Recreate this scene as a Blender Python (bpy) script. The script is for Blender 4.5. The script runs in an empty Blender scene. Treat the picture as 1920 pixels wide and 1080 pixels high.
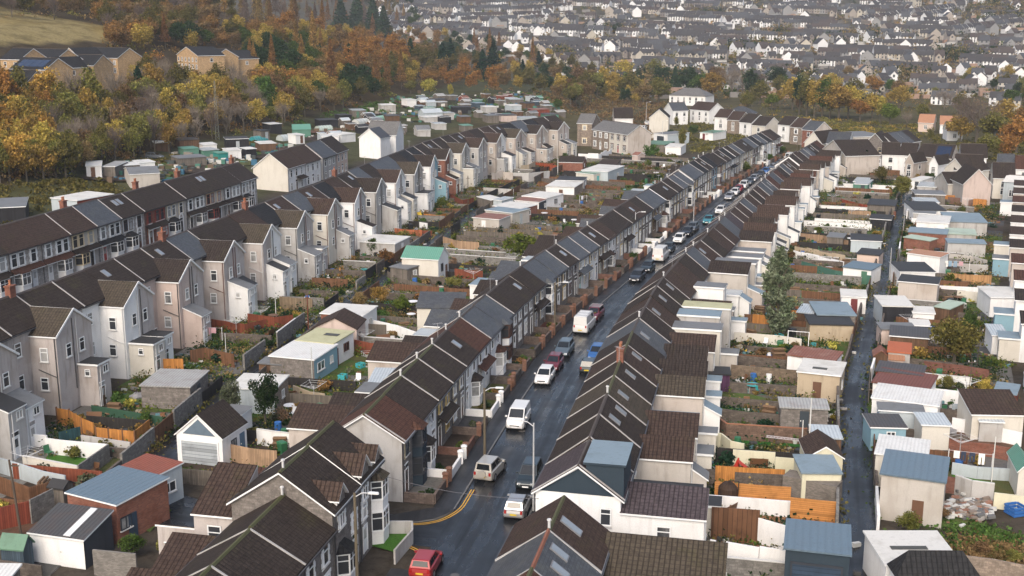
import bpy, math, random
import numpy as np
from mathutils import Vector
RR = random.Random(11)
SC = bpy.context.scene
COL = SC.collection
# ------------------------------------------------------------------ camera model
H, F, PIT = 38.0, 2200.0, math.radians(13)
CP, SP = math.cos(PIT), math.sin(PIT)
def lerp(a, b, t): return a + (b - a) * t
def interp(x, tab):
 if x <= tab[0][0]: return tab[0][1]
 for (a, za), (b, zb) in zip(tab, tab[1:]):
  if x <= b: return za + (zb - za) * (x - a) / (b - a)
 return tab[-1][1]
def sstep(a, b, x):
 t = min(1, max(0, (x - a) / (b - a))); return t * t * (3 - 2 * t)
UT = [(-420, 120), (-300, 78), (-200, 41), (-165, 35), (-130, 24), (-112, 20), (-80, 9), (-64, 6), (-45, 5), (-25, 4), (-13, 3.2), (-8, 2.6), (-5.6, 0.0), (900, 0)]
def uof(x, y): return x - (-43.3 + 0.2 * (y - 112))
def hz(x, y):
 z = interp(uof(x, y), UT)
 if y > 600: z *= 1 - sstep(600, 800, y)
 d = math.hypot(x, y)
 if d > 640:
  e = d - 640
  z += 0.115 * e * e / (e + 90.0) + (max(0, d - 1500) * 0.22)
 return z
def ray(px, py):
 d = (px - 960) / F; v = (540 - py) / F
 return d, CP + v * SP, -SP + v * CP
def at(px, py, z=0.0):
 a, b, c = ray(px, py); t = (z - H) / c
 return a * t, b * t
def ground(px, py, up=0.0):
 """point of the terrain (raised by up) that a line of sight meets"""
 a, b, c = ray(px, py); t = 55.0; p = t
 while t < 3500:
  if H + c * t < hz(a * t, b * t) + up:
   lo, hi = p, t
   for _ in range(14):
    m = (lo + hi) / 2
    if H + c * m < hz(a * m, b * m) + up: hi = m
    else: lo = m
   return a * hi, b * hi
  p = t; t += 2.0 + t * 0.004
 return a * t, b * t
def topx(x, y, z):
 dz = z - H; f = y * CP - dz * SP; up = y * SP + dz * CP
 return 960 + F * x / f, 540 - F * up / f
CR = dict(a=(460, 540, 6), b=(300, 680, 4.908), c=(680, 400, 6), d=(840, 270, 6), e=(1020, 200, 6), f=(0, 780, 3.6), g=(300, 800, 3.857),
   h=(1280, 640, 4.909), i=(1280, 440, 4.908), j=(1280, 840, 4.5), k=(1620, 540, 4.5), l=(1620, 360, 5.4), m=(1440, 220, 4), n=(0, 340, 4.909),
   o=(380, 200, 4.8), p=(0, 520, 6), q=(1620, 780, 3.6), r=(960, 860, 4.908), t=(640, 780, 3.6), u=(940, 560, 5.4), v=(0, 540, 2),
   w4=(0, 180, 2.842), w5=(640, 180, 2.842), w6=(1280, 180, 2.842), x7=(0, 0, 2), x8=(960, 0, 2), P=(0, 0, 1))
def cr(k, x, y):
 o = CR[k]; return o[0] + x / o[2], o[1] + y / o[2]
# ------------------------------------------------------------------ names of numbers
_O1 = "zeroth first second third fourth fifth sixth seventh eighth ninth tenth eleventh twelfth thirteenth fourteenth fifteenth sixteenth seventeenth eighteenth nineteenth twentieth".split()
_T = {2: "twenty", 3: "thirty", 4: "forty", 5: "fifty", 6: "sixty", 7: "seventy", 8: "eighty", 9: "ninety"}
def ordw(n):
 if n <= 20: return _O1[n]
 if n >= 100: return str(n) + "th"
 t, r = divmod(n, 10)
 return {2: "twentieth", 3: "thirtieth", 4: "fortieth", 5: "fiftieth", 6: "sixtieth", 7: "seventieth", 8: "eightieth", 9: "ninetieth"}[t] if r == 0 else _T[t] + "-" + _O1[r]
# ------------------------------------------------------------------ materials
MATS = {}
class NT:
 def __init__(s, name):
  s.m = bpy.data.materials.new(name); s.m.use_nodes = True; s.t = s.m.node_tree; s.t.nodes.clear()
  s.out = s.t.nodes.new('ShaderNodeOutputMaterial')
 def n(s, ty, **kw):
  x = s.t.nodes.new('ShaderNode' + ty)
  for k, v in kw.items():
   if k.startswith('_'): setattr(x, k[1:], v)
  for k, v in kw.items():
   if not k.startswith('_'):
    i = x.inputs[int(k[1:])] if k[0] == 'i' and k[1:].isdigit() else x.inputs[k.replace('__', ' ')]
    if isinstance(v, bpy.types.NodeSocket): s.t.links.new(v, i)
    else: i.default_value = v
  return x
 def math(s, op, a, b=0.0, c=0.0, clamp=False):
  x = s.t.nodes.new('ShaderNodeMath'); x.operation = op; x.use_clamp = clamp
  for i, v in enumerate((a, b, c)):
   if isinstance(v, bpy.types.NodeSocket): s.t.links.new(v, x.inputs[i])
   else: x.inputs[i].default_value = v
  return x.outputs[0]
 def mix(s, f, a, b, mode='MIX'):
  x = s.t.nodes.new('ShaderNodeMix'); x.data_type = 'RGBA'; x.blend_type = mode
  for i, v in ((0, f), (6, a), (7, b)):
   if isinstance(v, bpy.types.NodeSocket): s.t.links.new(v, x.inputs[i])
   elif i == 0: x.inputs[0].default_value = v
   else: x.inputs[i].default_value = (*v, 1) if len(v) == 3 else v
  return x.outputs[2]
 def ramp(s, f, lo, hi):
  x = s.n('MapRange', Value=f); x.inputs[1].default_value = lo; x.inputs[2].default_value = hi; x.interpolation_type = 'SMOOTHSTEP'
  return x.outputs[0]
 def noise(s, vec, scale, detail=3, rough=.55):
  x = s.n('TexNoise', Vector=vec, Scale=scale, Detail=detail, Roughness=rough)
  return x.outputs[0]
 def pos(s, sc=None):
  p = s.n('NewGeometry').outputs['Position']
  if sc: p = s.n('Mapping', Vector=p, Scale=sc).outputs[0]
  return p
 def uv(s): return s.n('UVMap').outputs[0]
 def bsdf(s, col, rough, bump=None, bd=.02, bs=.6, spec=.5, metal=0.0, **kw):
  b = s.n('BsdfPrincipled', Base__Color=col if isinstance(col, bpy.types.NodeSocket) else (*col, 1), Roughness=rough, Metallic=metal, **kw)
  b.inputs['Specular IOR Level'].default_value = spec
  if bump is not None:
   bn = s.n('Bump', Height=bump, Distance=bd, Strength=bs); s.t.links.new(bn.outputs[0], b.inputs['Normal'])
  s.t.links.new(b.outputs[0], s.out.inputs[0]); return b
def dk(c, k): return tuple(min(1, x * k) for x in c)
def M(kind, col=None, **o):
 key = (kind, col, tuple(sorted(o.items())))
 if key in MATS: return MATS[key]
 s = NT(kind)
 if kind == 'render':          # rendered or pebbledashed wall
  p = s.pos(); big = s.noise(p, .35, 4); st = s.noise(s.pos((1.7, 1.7, .3)), 1.0, 4, .6); fine = s.noise(p, 14, 2)
  amt = o.get('dirt', .5)
  c = s.mix(s.math('MULTIPLY', s.ramp(st, .47, .8), amt), col, tuple(x * k for x, k in zip(col, (.42, .4, .37))))
  c = s.mix(s.math('MULTIPLY', s.ramp(big, .46, .66), amt * .8), c, tuple(x * k for x, k in zip(col, (.72, .68, .62))))
  c = s.mix(s.math('MULTIPLY', s.ramp(fine, .3, .8), .3), c, dk(col, .62))
  s.bsdf(c, .9, fine, .012, .5, .2)
 elif kind == 'stone':
  uv = s.uv(); b = s.n('TexBrick', Vector=uv, Scale=1, Color1=(*dk(col, 1.25), 1), Color2=(*dk(col, .7), 1), Mortar=(*dk(col, .8), 1))
  b.inputs['Brick Width'].default_value = .42; b.inputs['Row Height'].default_value = .19; b.inputs['Mortar Size'].default_value = .018; b.inputs['Bias'].default_value = -.1
  nz = s.noise(s.pos(), 2.5, 4); nf = s.noise(s.pos(), 9, 2)
  c = s.mix(s.ramp(nz, .35, .75), b.outputs[0], dk(col, .6)); c = s.mix(s.math('MULTIPLY', s.ramp(nf, .5, .8), .5), c, dk(col, 1.5))
  s.bsdf(c, .9, s.math('ADD', b.outputs[1], nf), .03, .5, .2)
 elif kind == 'brick':
  b = s.n('TexBrick', Vector=s.uv(), Scale=1, Color1=(*dk(col, 1.2), 1), Color2=(*dk(col, .7), 1), Mortar=(.15, .13, .115, 1))
  b.inputs['Brick Width'].default_value = .23; b.inputs['Row Height'].default_value = .08; b.inputs['Mortar Size'].default_value = .01
  nz = s.noise(s.pos(), 1.3, 4)
  s.bsdf(s.mix(s.math('MULTIPLY', s.ramp(nz, .4, .75), .6), b.outputs[0], dk(col, .5)), .88, b.outputs[1], .01, -.4, .25)
 elif kind == 'tile':          # interlocking roof tiles, uv in metres: u along the ridge, v up the slope
  xy = s.n('SeparateXYZ', Vector=s.uv()); u, v = xy.outputs[0], xy.outputs[1]
  per = o.get('per', .33)
  row = s.math('FRACT', s.math('DIVIDE', v, .36)); cu = s.math('FRACT', s.math('DIVIDE', u, per))
  gr = s.math('ABSOLUTE', s.math('SUBTRACT', cu, .5)); groove = s.ramp(gr, .3, .5); course = s.ramp(row, .72, .96)
  p = s.pos(); n1 = s.noise(p, .42, 6, .7); n2 = s.noise(p, 3.2, 3)
  wn = s.n('TexWhiteNoise', Vector=s.n('CombineXYZ', X=s.math('FLOOR', s.math('DIVIDE', u, per)), Y=s.math('FLOOR', s.math('DIVIDE', v, .36))).outputs[0], _noise_dimensions='2D').outputs[0]
  c = s.mix(wn, dk(col, .88), dk(col, 1.08)); c = s.mix(s.math('MULTIPLY', s.ramp(n2, .42, .68), .7), c, dk(col, .5))
  c = s.mix(s.math('MULTIPLY', s.ramp(n1, .52, .75), o.get('moss', .35)), c, (.075, .07, .025))
  c = s.mix(s.math('MULTIPLY', s.ramp(n1, .45, .2), .35), c, tuple(x * 1.35 + .012 for x in col))
  dark = s.math('MAXIMUM', s.math('MULTIPLY', groove, o.get('gv', .72)), s.math('MULTIPLY', course, .5)); c = s.mix(dark, c, dk(col, .22))
  hgt = s.math('SUBTRACT', s.math('MULTIPLY', row, -.4), s.math('MULTIPLY', groove, .9))
  s.bsdf(c, o.get('rough', .7), hgt, .05, .8, .12)
 elif kind == 'slate':
  b = s.n('TexBrick', Vector=s.uv(), Scale=1, Color1=(*dk(col, 1.2), 1), Color2=(*dk(col, .78), 1), Mortar=(*dk(col, .45), 1))
  b.inputs['Brick Width'].default_value = .3; b.inputs['Row Height'].default_value = .22; b.inputs['Mortar Size'].default_value = .012; b.inputs['Bias'].default_value = 0
  n1 = s.noise(s.pos(), .7, 5, .65); n2 = s.noise(s.pos(), 5, 3)
  c = s.mix(s.math('MULTIPLY', s.ramp(n1, .5, .72), .5), b.outputs[0], (.1, .1, .085)); c = s.mix(s.math('MULTIPLY', s.ramp(n2, .6, .8), .4), c, dk(col, 1.8))
  s.bsdf(c, o.get('rough', .5), b.outputs[1], .02, -.5, .25)
 elif kind == 'corr':          # corrugated sheet or felt strips: ribs along v
  xy = s.n('SeparateXYZ', Vector=s.uv()); cu = s.math('FRACT', s.math('DIVIDE', xy.outputs[0], o.get('per', .3)))
  gr = s.ramp(s.math('ABSOLUTE', s.math('SUBTRACT', cu, .5)), .15, .5); n1 = s.noise(s.pos(), .8, 5, .65); n2 = s.noise(s.pos((3, 3, 3)), 2.4, 4)
  c = s.mix(s.math('MULTIPLY', s.ramp(n1, .45, .7), o.get('rust', .3)), col, o.get('rc', (.13, .055, .025)))
  c = s.mix(s.math('MULTIPLY', s.ramp(n2, .5, .75), .45), c, dk(col, .5)); c = s.mix(s.math('MULTIPLY', gr, o.get('gv', .4)), c, dk(col, .35))
  s.bsdf(c, o.get('rough', .5), gr, .03, .6, .4)
 elif kind == 'felt':          # flat roofs: felt, GRP, concrete
  p = s.pos(); n1 = s.noise(p, .45, 5, .65); n2 = s.noise(p, 3.2, 4); n3 = s.noise(p, 20, 2)
  c = s.mix(s.math('MULTIPLY', s.ramp(n1, .48, .7), .5), col, tuple(x * k for x, k in zip(col, (.6, .58, .53)))); c = s.mix(s.math('MULTIPLY', s.ramp(n2, .52, .75), .4), c, dk(col, .55))
  c = s.mix(s.math('MULTIPLY', s.ramp(n3, .45, .8), .2), c, dk(col, .6))
  s.bsdf(c, o.get('rough', .6), n2, .01, .4, .4)
 elif kind == 'wood':          # boards: per-board tone
  xy = s.n('SeparateXYZ', Vector=s.uv()); w = o.get('per', .16); ax = xy.outputs[1] if o.get('hor') else xy.outputs[0]
  q = s.math('DIVIDE', ax, w); wn = s.n('TexWhiteNoise', W=s.math('FLOOR', q), _noise_dimensions='1D').outputs[0]
  gap = s.ramp(s.math('ABSOLUTE', s.math('SUBTRACT', s.math('FRACT', q), .5)), .4, .5); n1 = s.noise(s.pos(), 1.1, 4); n2 = s.noise(s.pos((6, 6, 1)), 2, 3)
  c = s.mix(wn, dk(col, .75), dk(col, 1.18)); c = s.mix(s.math('MULTIPLY', s.ramp(n1, .48, .75), .6), c, tuple(x * .5 for x in col)); c = s.mix(s.math('MULTIPLY', s.ramp(n2, .5, .8), .35), c, dk(col, .5))
  c = s.mix(s.math('MULTIPLY', gap, .85), c, dk(col, .15))
  s.bsdf(c, .8, gap, .02, -.6, .25)
 elif kind == 'flat':
  n1 = s.noise(s.pos(), 2.2, 4); c = s.mix(s.math('MULTIPLY', s.ramp(n1, .45, .8), o.get('dirt', .3)), col, dk(col, .55))
  s.bsdf(c, o.get('rough', .6), None, spec=o.get('spec', .4), metal=o.get('metal', 0.0))
 elif kind == 'glass':         # window pane: some rooms dark, some with a pale net curtain behind
  r = s.n('ObjectInfo').outputs['Random']; n1 = s.noise(s.pos(), 1.7, 2)
  c = s.mix(s.ramp(s.math('ADD', s.math('MULTIPLY', r, .75), s.math('MULTIPLY', n1, .3)), .5, .85), (.035, .038, .043), o.get('cur', (.36, .36, .35)))
  s.bsdf(c, .12, None, spec=.5)
 elif kind == 'roofglass': s.bsdf((.2, .225, .25), .1, None, spec=.7)
 elif kind == 'carglass': s.bsdf((.012, .014, .016), .06, None, spec=.6)
 elif kind == 'paint':
  n1 = s.noise(s.pos(), 3, 3); b = s.bsdf(s.mix(s.math('MULTIPLY', s.ramp(n1, .5, .8), .25), col, dk(col, .75)), .32, None, spec=.5, metal=o.get('metal', .0))
  b.inputs['Coat Weight'].default_value = .6; b.inputs['Coat Roughness'].default_value = .08
 elif kind == 'asphalt':       # wet road
  p = s.pos(); n1 = s.noise(p, .16, 5, .6); n2 = s.noise(p, 1.1, 4); n3 = s.noise(p, 30, 2)
  ls = s.n('SeparateXYZ', Vector=s.uv()); trk = s.noise(s.n('CombineXYZ', X=s.math('MULTIPLY', ls.outputs[0], 1.3), Y=s.math('MULTIPLY', ls.outputs[1], .04)).outputs[0], 1.0, 3)
  c = s.mix(s.ramp(n2, .4, .7), col, dk(col, 1.5)); c = s.mix(s.math('MULTIPLY', s.ramp(trk, .45, .65), .7), c, dk(col, .55)); c = s.mix(s.math('MULTIPLY', s.ramp(n3, .5, .8), .4), c, dk(col, 2.0))
  rg = s.math('ADD', o.get('wet', .2), s.math('MULTIPLY', s.ramp(s.math('ADD', s.math('MULTIPLY', n1, .6), s.math('MULTIPLY', trk, .4)), .36, .62), .34))
  s.bsdf(c, rg, n3, .006, .35, .42)
 elif kind == 'earth':         # soil, gravel, worn paving
  p = s.pos(); n1 = s.noise(p, .5, 5, .65); n2 = s.noise(p, 4, 4); n3 = s.noise(p, 22, 2)
  c = s.mix(s.ramp(n1, .4, .65), col, o.get('c2', dk(col, .6))); c = s.mix(s.math('MULTIPLY', s.ramp(n2, .45, .7), .6), c, dk(col, .5)); c = s.mix(s.math('MULTIPLY', s.ramp(n3, .5, .85), .5), c, dk(col, 1.7))
  s.bsdf(c, .85, n2, .05, .6, .2)
 elif kind == 'grass':
  p = s.pos(); n1 = s.noise(p, .7, 5, .65); n2 = s.noise(p, 9, 3)
  c = s.mix(s.ramp(n1, .4, .68), col, o.get('c2', (.09, .08, .03))); c = s.mix(s.math('MULTIPLY', s.ramp(n2, .4, .7), .6), c, dk(col, .45))
  s.bsdf(c, .9, n2, .06, .8, .15)
 elif kind == 'ground':
  a = s.n('VertexColor', _layer_name='Col').outputs[0]; p = s.pos(); n1 = s.noise(p, .12, 6, .68); n2 = s.noise(p, 1.2, 5, .65); n3 = s.noise(p, .03, 3)
  c = s.mix(s.ramp(n1, .45, .65), a, s.mix(1.0, a, (.5, .48, .42), 'MULTIPLY')); c = s.mix(s.math('MULTIPLY', s.ramp(n2, .42, .7), .65), c, s.mix(1.0, a, (.4, .42, .38), 'MULTIPLY'))
  c = s.mix(s.math('MULTIPLY', s.ramp(n3, .5, .7), .4), c, s.mix(1.0, a, (1.3, 1.15, .7), 'MULTIPLY'))
  s.bsdf(c, .95, n2, .2, .7, .1)
 elif kind == 'leaf':          # leaves: tone differs leaf by leaf, tree by tree
  g = s.n('NewGeometry').outputs['Random Per Island']; r = s.n('ObjectInfo').outputs['Random']; n1 = s.noise(s.pos(), .8, 2)
  c = s.mix(g, dk(col, .5), dk(col, 1.4)); c = s.mix(s.ramp(n1, .4, .65), c, s.mix(1.0, c, (.62, .7, .6), 'MULTIPLY'))
  hs = s.n('HueSaturation', Color=c, Hue=s.math('ADD', .485, s.math('MULTIPLY', r, .03)), Value=s.math('ADD', .75, s.math('MULTIPLY', r, .5)))
  d = s.n('BsdfDiffuse', Color=hs.outputs[0]); t = s.n('BsdfTranslucent', Color=hs.outputs[0])
  mx = s.n('MixShader', Fac=.3); s.t.links.new(d.outputs[0], mx.inputs[1]); s.t.links.new(t.outputs[0], mx.inputs[2]); s.t.links.new(mx.outputs[0], s.out.inputs[0])
 elif kind == 'bark':
  n1 = s.noise(s.pos((3, 3, .6)), 2, 4); s.bsdf(s.mix(n1, dk(col, .6), dk(col, 1.3)), .9, n1, .03, .5, .2)
 elif kind == 'lamp': s.bsdf((.75, .76, .76), .3)
 else: raise KeyError(kind)
 MATS[key] = s.m
 return s.m
# ------------------------------------------------------------------ mesh builder
def uvs_for(co, polys):
 out = []
 for f in polys:
  a, b, c = co[f[0]], co[f[1]], co[f[2]]
  ux, uy, uz = b[0] - a[0], b[1] - a[1], b[2] - a[2]; vx, vy, vz = c[0] - a[0], c[1] - a[1], c[2] - a[2]
  nx, ny, nz = uy * vz - uz * vy, uz * vx - ux * vz, ux * vy - uy * vx
  l = math.sqrt(nx * nx + ny * ny + nz * nz) or 1; nx /= l; ny /= l; nz /= l
  h = math.hypot(nx, ny)
  if h < 1e-3: t = (1, 0, 0); w = (0, 1, 0)
  else:
   t = (-ny / h, nx / h, 0); w = (ny * t[2] - nz * t[1], nz * t[0] - nx * t[2], nx * t[1] - ny * t[0])
  for i in f:
   p = co[i]; out.append(p[0] * t[0] + p[1] * t[1]); out.append(p[0] * w[0] + p[1] * w[1] + p[2] * w[2])
 return out
class MB:
 def __init__(s): s.v = []; s.f = []; s.m = []; s.mats = []
 def mi(s, mat):
  if mat not in s.mats: s.mats.append(mat)
  return s.mats.index(mat)
 def poly(s, pts, mat):
  n = len(s.v); s.v.extend(tuple(p) for p in pts); s.f.append(tuple(range(n, n + len(pts)))); s.m.append(s.mi(mat)); return s
 def hexa(s, p, mat, top=None):
  """eight corners: bottom ring p0..p3 (anticlockwise), top ring p4..p7"""
  n = len(s.v); s.v.extend(tuple(q) for q in p); k = s.mi(mat); kt = s.mi(top) if top else k
  for i, f in enumerate(((3, 2, 1, 0), (4, 5, 6, 7), (0, 1, 5, 4), (1, 2, 6, 5), (2, 3, 7, 6), (3, 0, 4, 7))):
   s.f.append(tuple(n + j for j in f)); s.m.append(kt if i == 1 else k)
  return s
 def box(s, x0, x1, y0, y1, z0, z1, mat, top=None):
  return s.hexa([(x0, y0, z0), (x1, y0, z0), (x1, y1, z0), (x0, y1, z0), (x0, y0, z1), (x1, y0, z1), (x1, y1, z1), (x0, y1, z1)], mat, top)
 def bar(s, a, b, w, h, mat):
  """square bar from a to b"""
  a, b = Vector(a), Vector(b); d = (b - a).normalized(); r = d.cross(Vector((0, 0, 1)))
  r = (r.normalized() if r.length > 1e-4 else Vector((1, 0, 0))) * w / 2; u = r.normalized().cross(d) * h / 2
  return s.hexa([a - r - u, a + r - u, b + r - u, b - r - u, a - r + u, a + r + u, b + r + u, b - r + u], mat)
 def tube(s, a, b, r0, r1, mat, n=7):
  a, b = Vector(a), Vector(b); d = (b - a).normalized(); r = d.cross(Vector((0, 0, 1)) if abs(d.z) < .9 else Vector((1, 0, 0))).normalized(); u = d.cross(r)
  k = len(s.v); mi = s.mi(mat)
  for p, q in ((a, r0), (b, r1)):
   for i in range(n):
    t = 2 * math.pi * i / n; s.v.append(tuple(p + r * (math.cos(t) * q) + u * (math.sin(t) * q)))
  for i in range(n):
   j = (i + 1) % n; s.f.append((k + i, k + n + i, k + n + j, k + j)); s.m.append(mi)
  s.f.append(tuple(k + i for i in range(n))); s.m.append(mi); s.f.append(tuple(k + n + n - 1 - i for i in range(n))); s.m.append(mi)
  return s
 def lathe(s, prof, mat, n=12, o=(0, 0, 0)):
  k = len(s.v); mi = s.mi(mat)
  for (r, z) in prof:
   for i in range(n): t = 2 * math.pi * i / n; s.v.append((o[0] + r * math.cos(t), o[1] + r * math.sin(t), o[2] + z))
  for q in range(len(prof) - 1):
   for i in range(n):
    j = (i + 1) % n; s.f.append((k + q * n + i, k + q * n + j, k + q * n + n + j, k + q * n + n + i)); s.m.append(mi)
  s.f.append(tuple(k + (len(prof) - 1) * n + i for i in range(n))); s.m.append(mi)
  return s
 def mesh(s, name, uv=True, smooth=False):
  me = bpy.data.meshes.new(name); me.from_pydata(s.v, [], s.f)
  for m in s.mats: me.materials.append(m)
  if len(s.mats) > 1: me.polygons.foreach_set('material_index', s.m)
  if uv:
   l = me.uv_layers.new(name='UVMap'); l.data.foreach_set('uv', uvs_for(s.v, s.f))
  if smooth: me.polygons.foreach_set('use_smooth', [True] * len(s.f))
  me.update(); return me
 def build(s, name, parent=None, loc=None, rz=0.0, smooth=False, uv=True):
  return link(name, s.mesh(name, uv, smooth), parent, loc, rz)
def link(name, me, parent=None, loc=None, rz=0.0):
 o = bpy.data.objects.new(name, me); COL.objects.link(o)
 if parent is not None: o.parent = parent
 if loc is not None: o.location = loc
 if rz: o.rotation_euler = (0, 0, rz)
 return o
LABELS = {}
def tag(o, label, cat, group=None):
 o['label'] = label; o['category'] = cat
 if group: o['group'] = group
 LABELS.setdefault(label, []).append(o.name)
 return o
def thing(name, loc, rz, label, cat, group=None):
 o = bpy.data.objects.new(name, None); COL.objects.link(o); o.empty_display_size = .5
 o.location = loc; o.rotation_euler = (0, 0, rz)
 return tag(o, label, cat, group)
def struct(o): o['kind'] = 'structure'; return o
def stuff(o): o['kind'] = 'stuff'; return o
# colours -------------------------------------------------------------
WHITE = (.74, .74, .735); CREAM = (.59, .56, .5); PEBBLE = (.47, .42, .38); MAUVE = (.44, .4, .38); GREY = (.43, .42, .41); BEIGE = (.45, .42, .385); PINK = (.5, .41, .37); BLUE = (.22, .36, .43)
STONE = (.19, .17, .155); SANDST = (.26, .21, .17); BRICKC = (.25, .085, .05)
BRN = (.06, .04, .032); DRK = (.042, .032, .027); RBR = (.085, .042, .03); CHA = (.026, .026, .028); SLT = (.06, .064, .072)
UPVC = M('flat', (.74, .75, .75), rough=.35, dirt=.15)
CAPW = M('flat', (.55, .54, .52), rough=.7, dirt=.5)
def wallm(k):
 return {'white': M('render', WHITE, dirt=.3), 'cream': M('render', CREAM, dirt=.35), 'pebble': M('render', PEBBLE, dirt=.75), 'mauve': M('render', MAUVE, dirt=.75), 'grey': M('render', GREY, dirt=.8), 'beige': M('render', BEIGE),
   'pink': M('render', PINK), 'blue': M('render', BLUE, dirt=.2), 'stone': M('stone', STONE), 'lstone': M('stone', (.4, .375, .35)), 'sand': M('stone', SANDST), 'brick': M('brick', BRICKC), 'dark': M('render', (.05, .055, .065), dirt=.3), 'navy': M('render', (.03, .045, .06), dirt=.2),
   'pblue': M('render', (.42, .47, .5), dirt=.4), 'green': M('render', (.1, .22, .17), dirt=.3), 'teal': M('render', (.03, .22, .2), dirt=.3), 'tan': M('render', (.42, .345, .25), dirt=.6), 'block': M('brick', (.2, .19, .175)), 'buff': M('brick', (.56, .37, .19)), 'salmon': M('render', (.58, .46, .39), dirt=.2), 'paleyel': M('render', (.6, .57, .43), dirt=.3), 'purple': M('wood', (.075, .03, .07)), 'woodb': M('wood', (.13, .075, .045)), 'woodg': M('wood', (.16, .14, .12)), 'woodblue': M('wood', (.05, .075, .1)), 'woodblk': M('wood', (.022, .022, .026)), 'woodred': M('wood', (.2, .05, .03))}[k]
def roofm(k):
 return {'brn': M('tile', BRN), 'drk': M('tile', DRK), 'rbr': M('tile', RBR, moss=.15), 'mos': M('tile', (.072, .058, .043), moss=.4), 'slt': M('slate', SLT), 'dslt': M('slate', (.05, .053, .06)), 'gslt': M('slate', (.13, .125, .12)), 'cha': M('tile', CHA, moss=.05, gv=.5),
   'vio': M('tile', (.075, .06, .065), moss=.1), 'fgrey': M('felt', (.14, .145, .15)), 'fblue': M('felt', (.17, .225, .265)), 'fwhite': M('felt', (.54, .53, .5)), 'fdark': M('felt', (.028, .027, .027)), 'fyel': M('felt', (.4, .39, .24)), 'fgreen': M('felt', (.1, .19, .13)),
   'cgrey': M('corr', (.33, .33, .32)), 'cwhite': M('corr', (.6, .6, .58), rust=.15, gv=.2), 'cdark': M('corr', (.06, .058, .058), rust=.2), 'crust': M('corr', (.2, .075, .045), rust=.6, rc=(.3, .2, .15)), 'cgreen': M('corr', (.1, .25, .19), rust=.1, gv=.3), 'cteal': M('corr', (.11, .16, .2), rust=.05, gv=.25), 'cred': M('corr', (.23, .065, .035), rust=.3), 'corg': M('corr', (.36, .18, .1), rust=.2, gv=.2),
   'steel': M('corr', (.105, .15, .19), rust=.04, gv=.12, per=.5, rough=.35), 'pgreen': M('felt', (.33, .4, .33)), 'poly': M('corr', (.42, .46, .48), rust=.1, gv=.3, rough=.2), 'stripe': M('corr', (.14, .05, .035), rust=.2), 'org': M('felt', (.36, .1, .04))}[k]
# ------------------------------------------------------------------ camera, sky, sun, air
cd = bpy.data.cameras.new('camera'); cam = bpy.data.objects.new('camera', cd); COL.objects.link(cam)
cam.location = (0, 0, H); cam.rotation_euler = (math.pi / 2 - PIT, 0, 0)
cd.sensor_width = 36; cd.lens = F / 1920 * 36; cd.clip_start = 1; cd.clip_end = 9000
SC.camera = cam
SUN_EL, SUN_AZ = math.radians(42), math.radians(-162)     # azimuth from +Y towards +X: the light comes from behind on the left
w = bpy.data.worlds.new('World'); SC.world = w; w.use_nodes = True
nt = w.node_tree; bg = nt.nodes['Background']; sk = nt.nodes.new('ShaderNodeTexSky'); sk.sky_type = 'NISHITA'; sk.sun_disc = False
sk.sun_elevation = SUN_EL; sk.sun_rotation = SUN_AZ; sk.dust_density = 6.0; sk.air_density = 1.2; sk.ozone_density = 1.0; sk.altitude = 200
hs = nt.nodes.new('ShaderNodeHueSaturation'); hs.inputs['Saturation'].default_value = 1.0; nt.links.new(sk.outputs[0], hs.inputs['Color']); nt.links.new(hs.outputs[0], bg.inputs[0]); bg.inputs[1].default_value = 0.15
sd = bpy.data.lights.new('sun', 'SUN'); sd.energy = 0.75; sd.angle = math.radians(40); sd.color = (1, .98, .96)
sun = bpy.data.objects.new('sun', sd); COL.objects.link(sun)
dv = Vector((math.sin(SUN_AZ) * math.cos(SUN_EL), math.cos(SUN_AZ) * math.cos(SUN_EL), math.sin(SUN_EL)))
sun.rotation_euler = dv.to_track_quat('Z', 'Y').to_euler(); sun.location = (0, 0, 120)
SC.view_settings.view_transform = 'Standard'; SC.view_settings.look = 'None'; SC.view_settings.exposure = 0.78; SC.view_settings.gamma = 1
SC.render.engine = 'CYCLES'; SC.cycles.max_bounces = 5; SC.cycles.diffuse_bounces = 3; SC.cycles.glossy_bounces = 2; SC.cycles.transmission_bounces = 3; SC.cycles.volume_bounces = 1; SC.cycles.transparent_max_bounces = 6
SC.cycles.use_adaptive_sampling = True; SC.cycles.adaptive_threshold = .02
try: SC.cycles.use_denoising = True; SC.cycles.denoiser = 'OPENIMAGEDENOISE'
except Exception: pass
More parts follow.
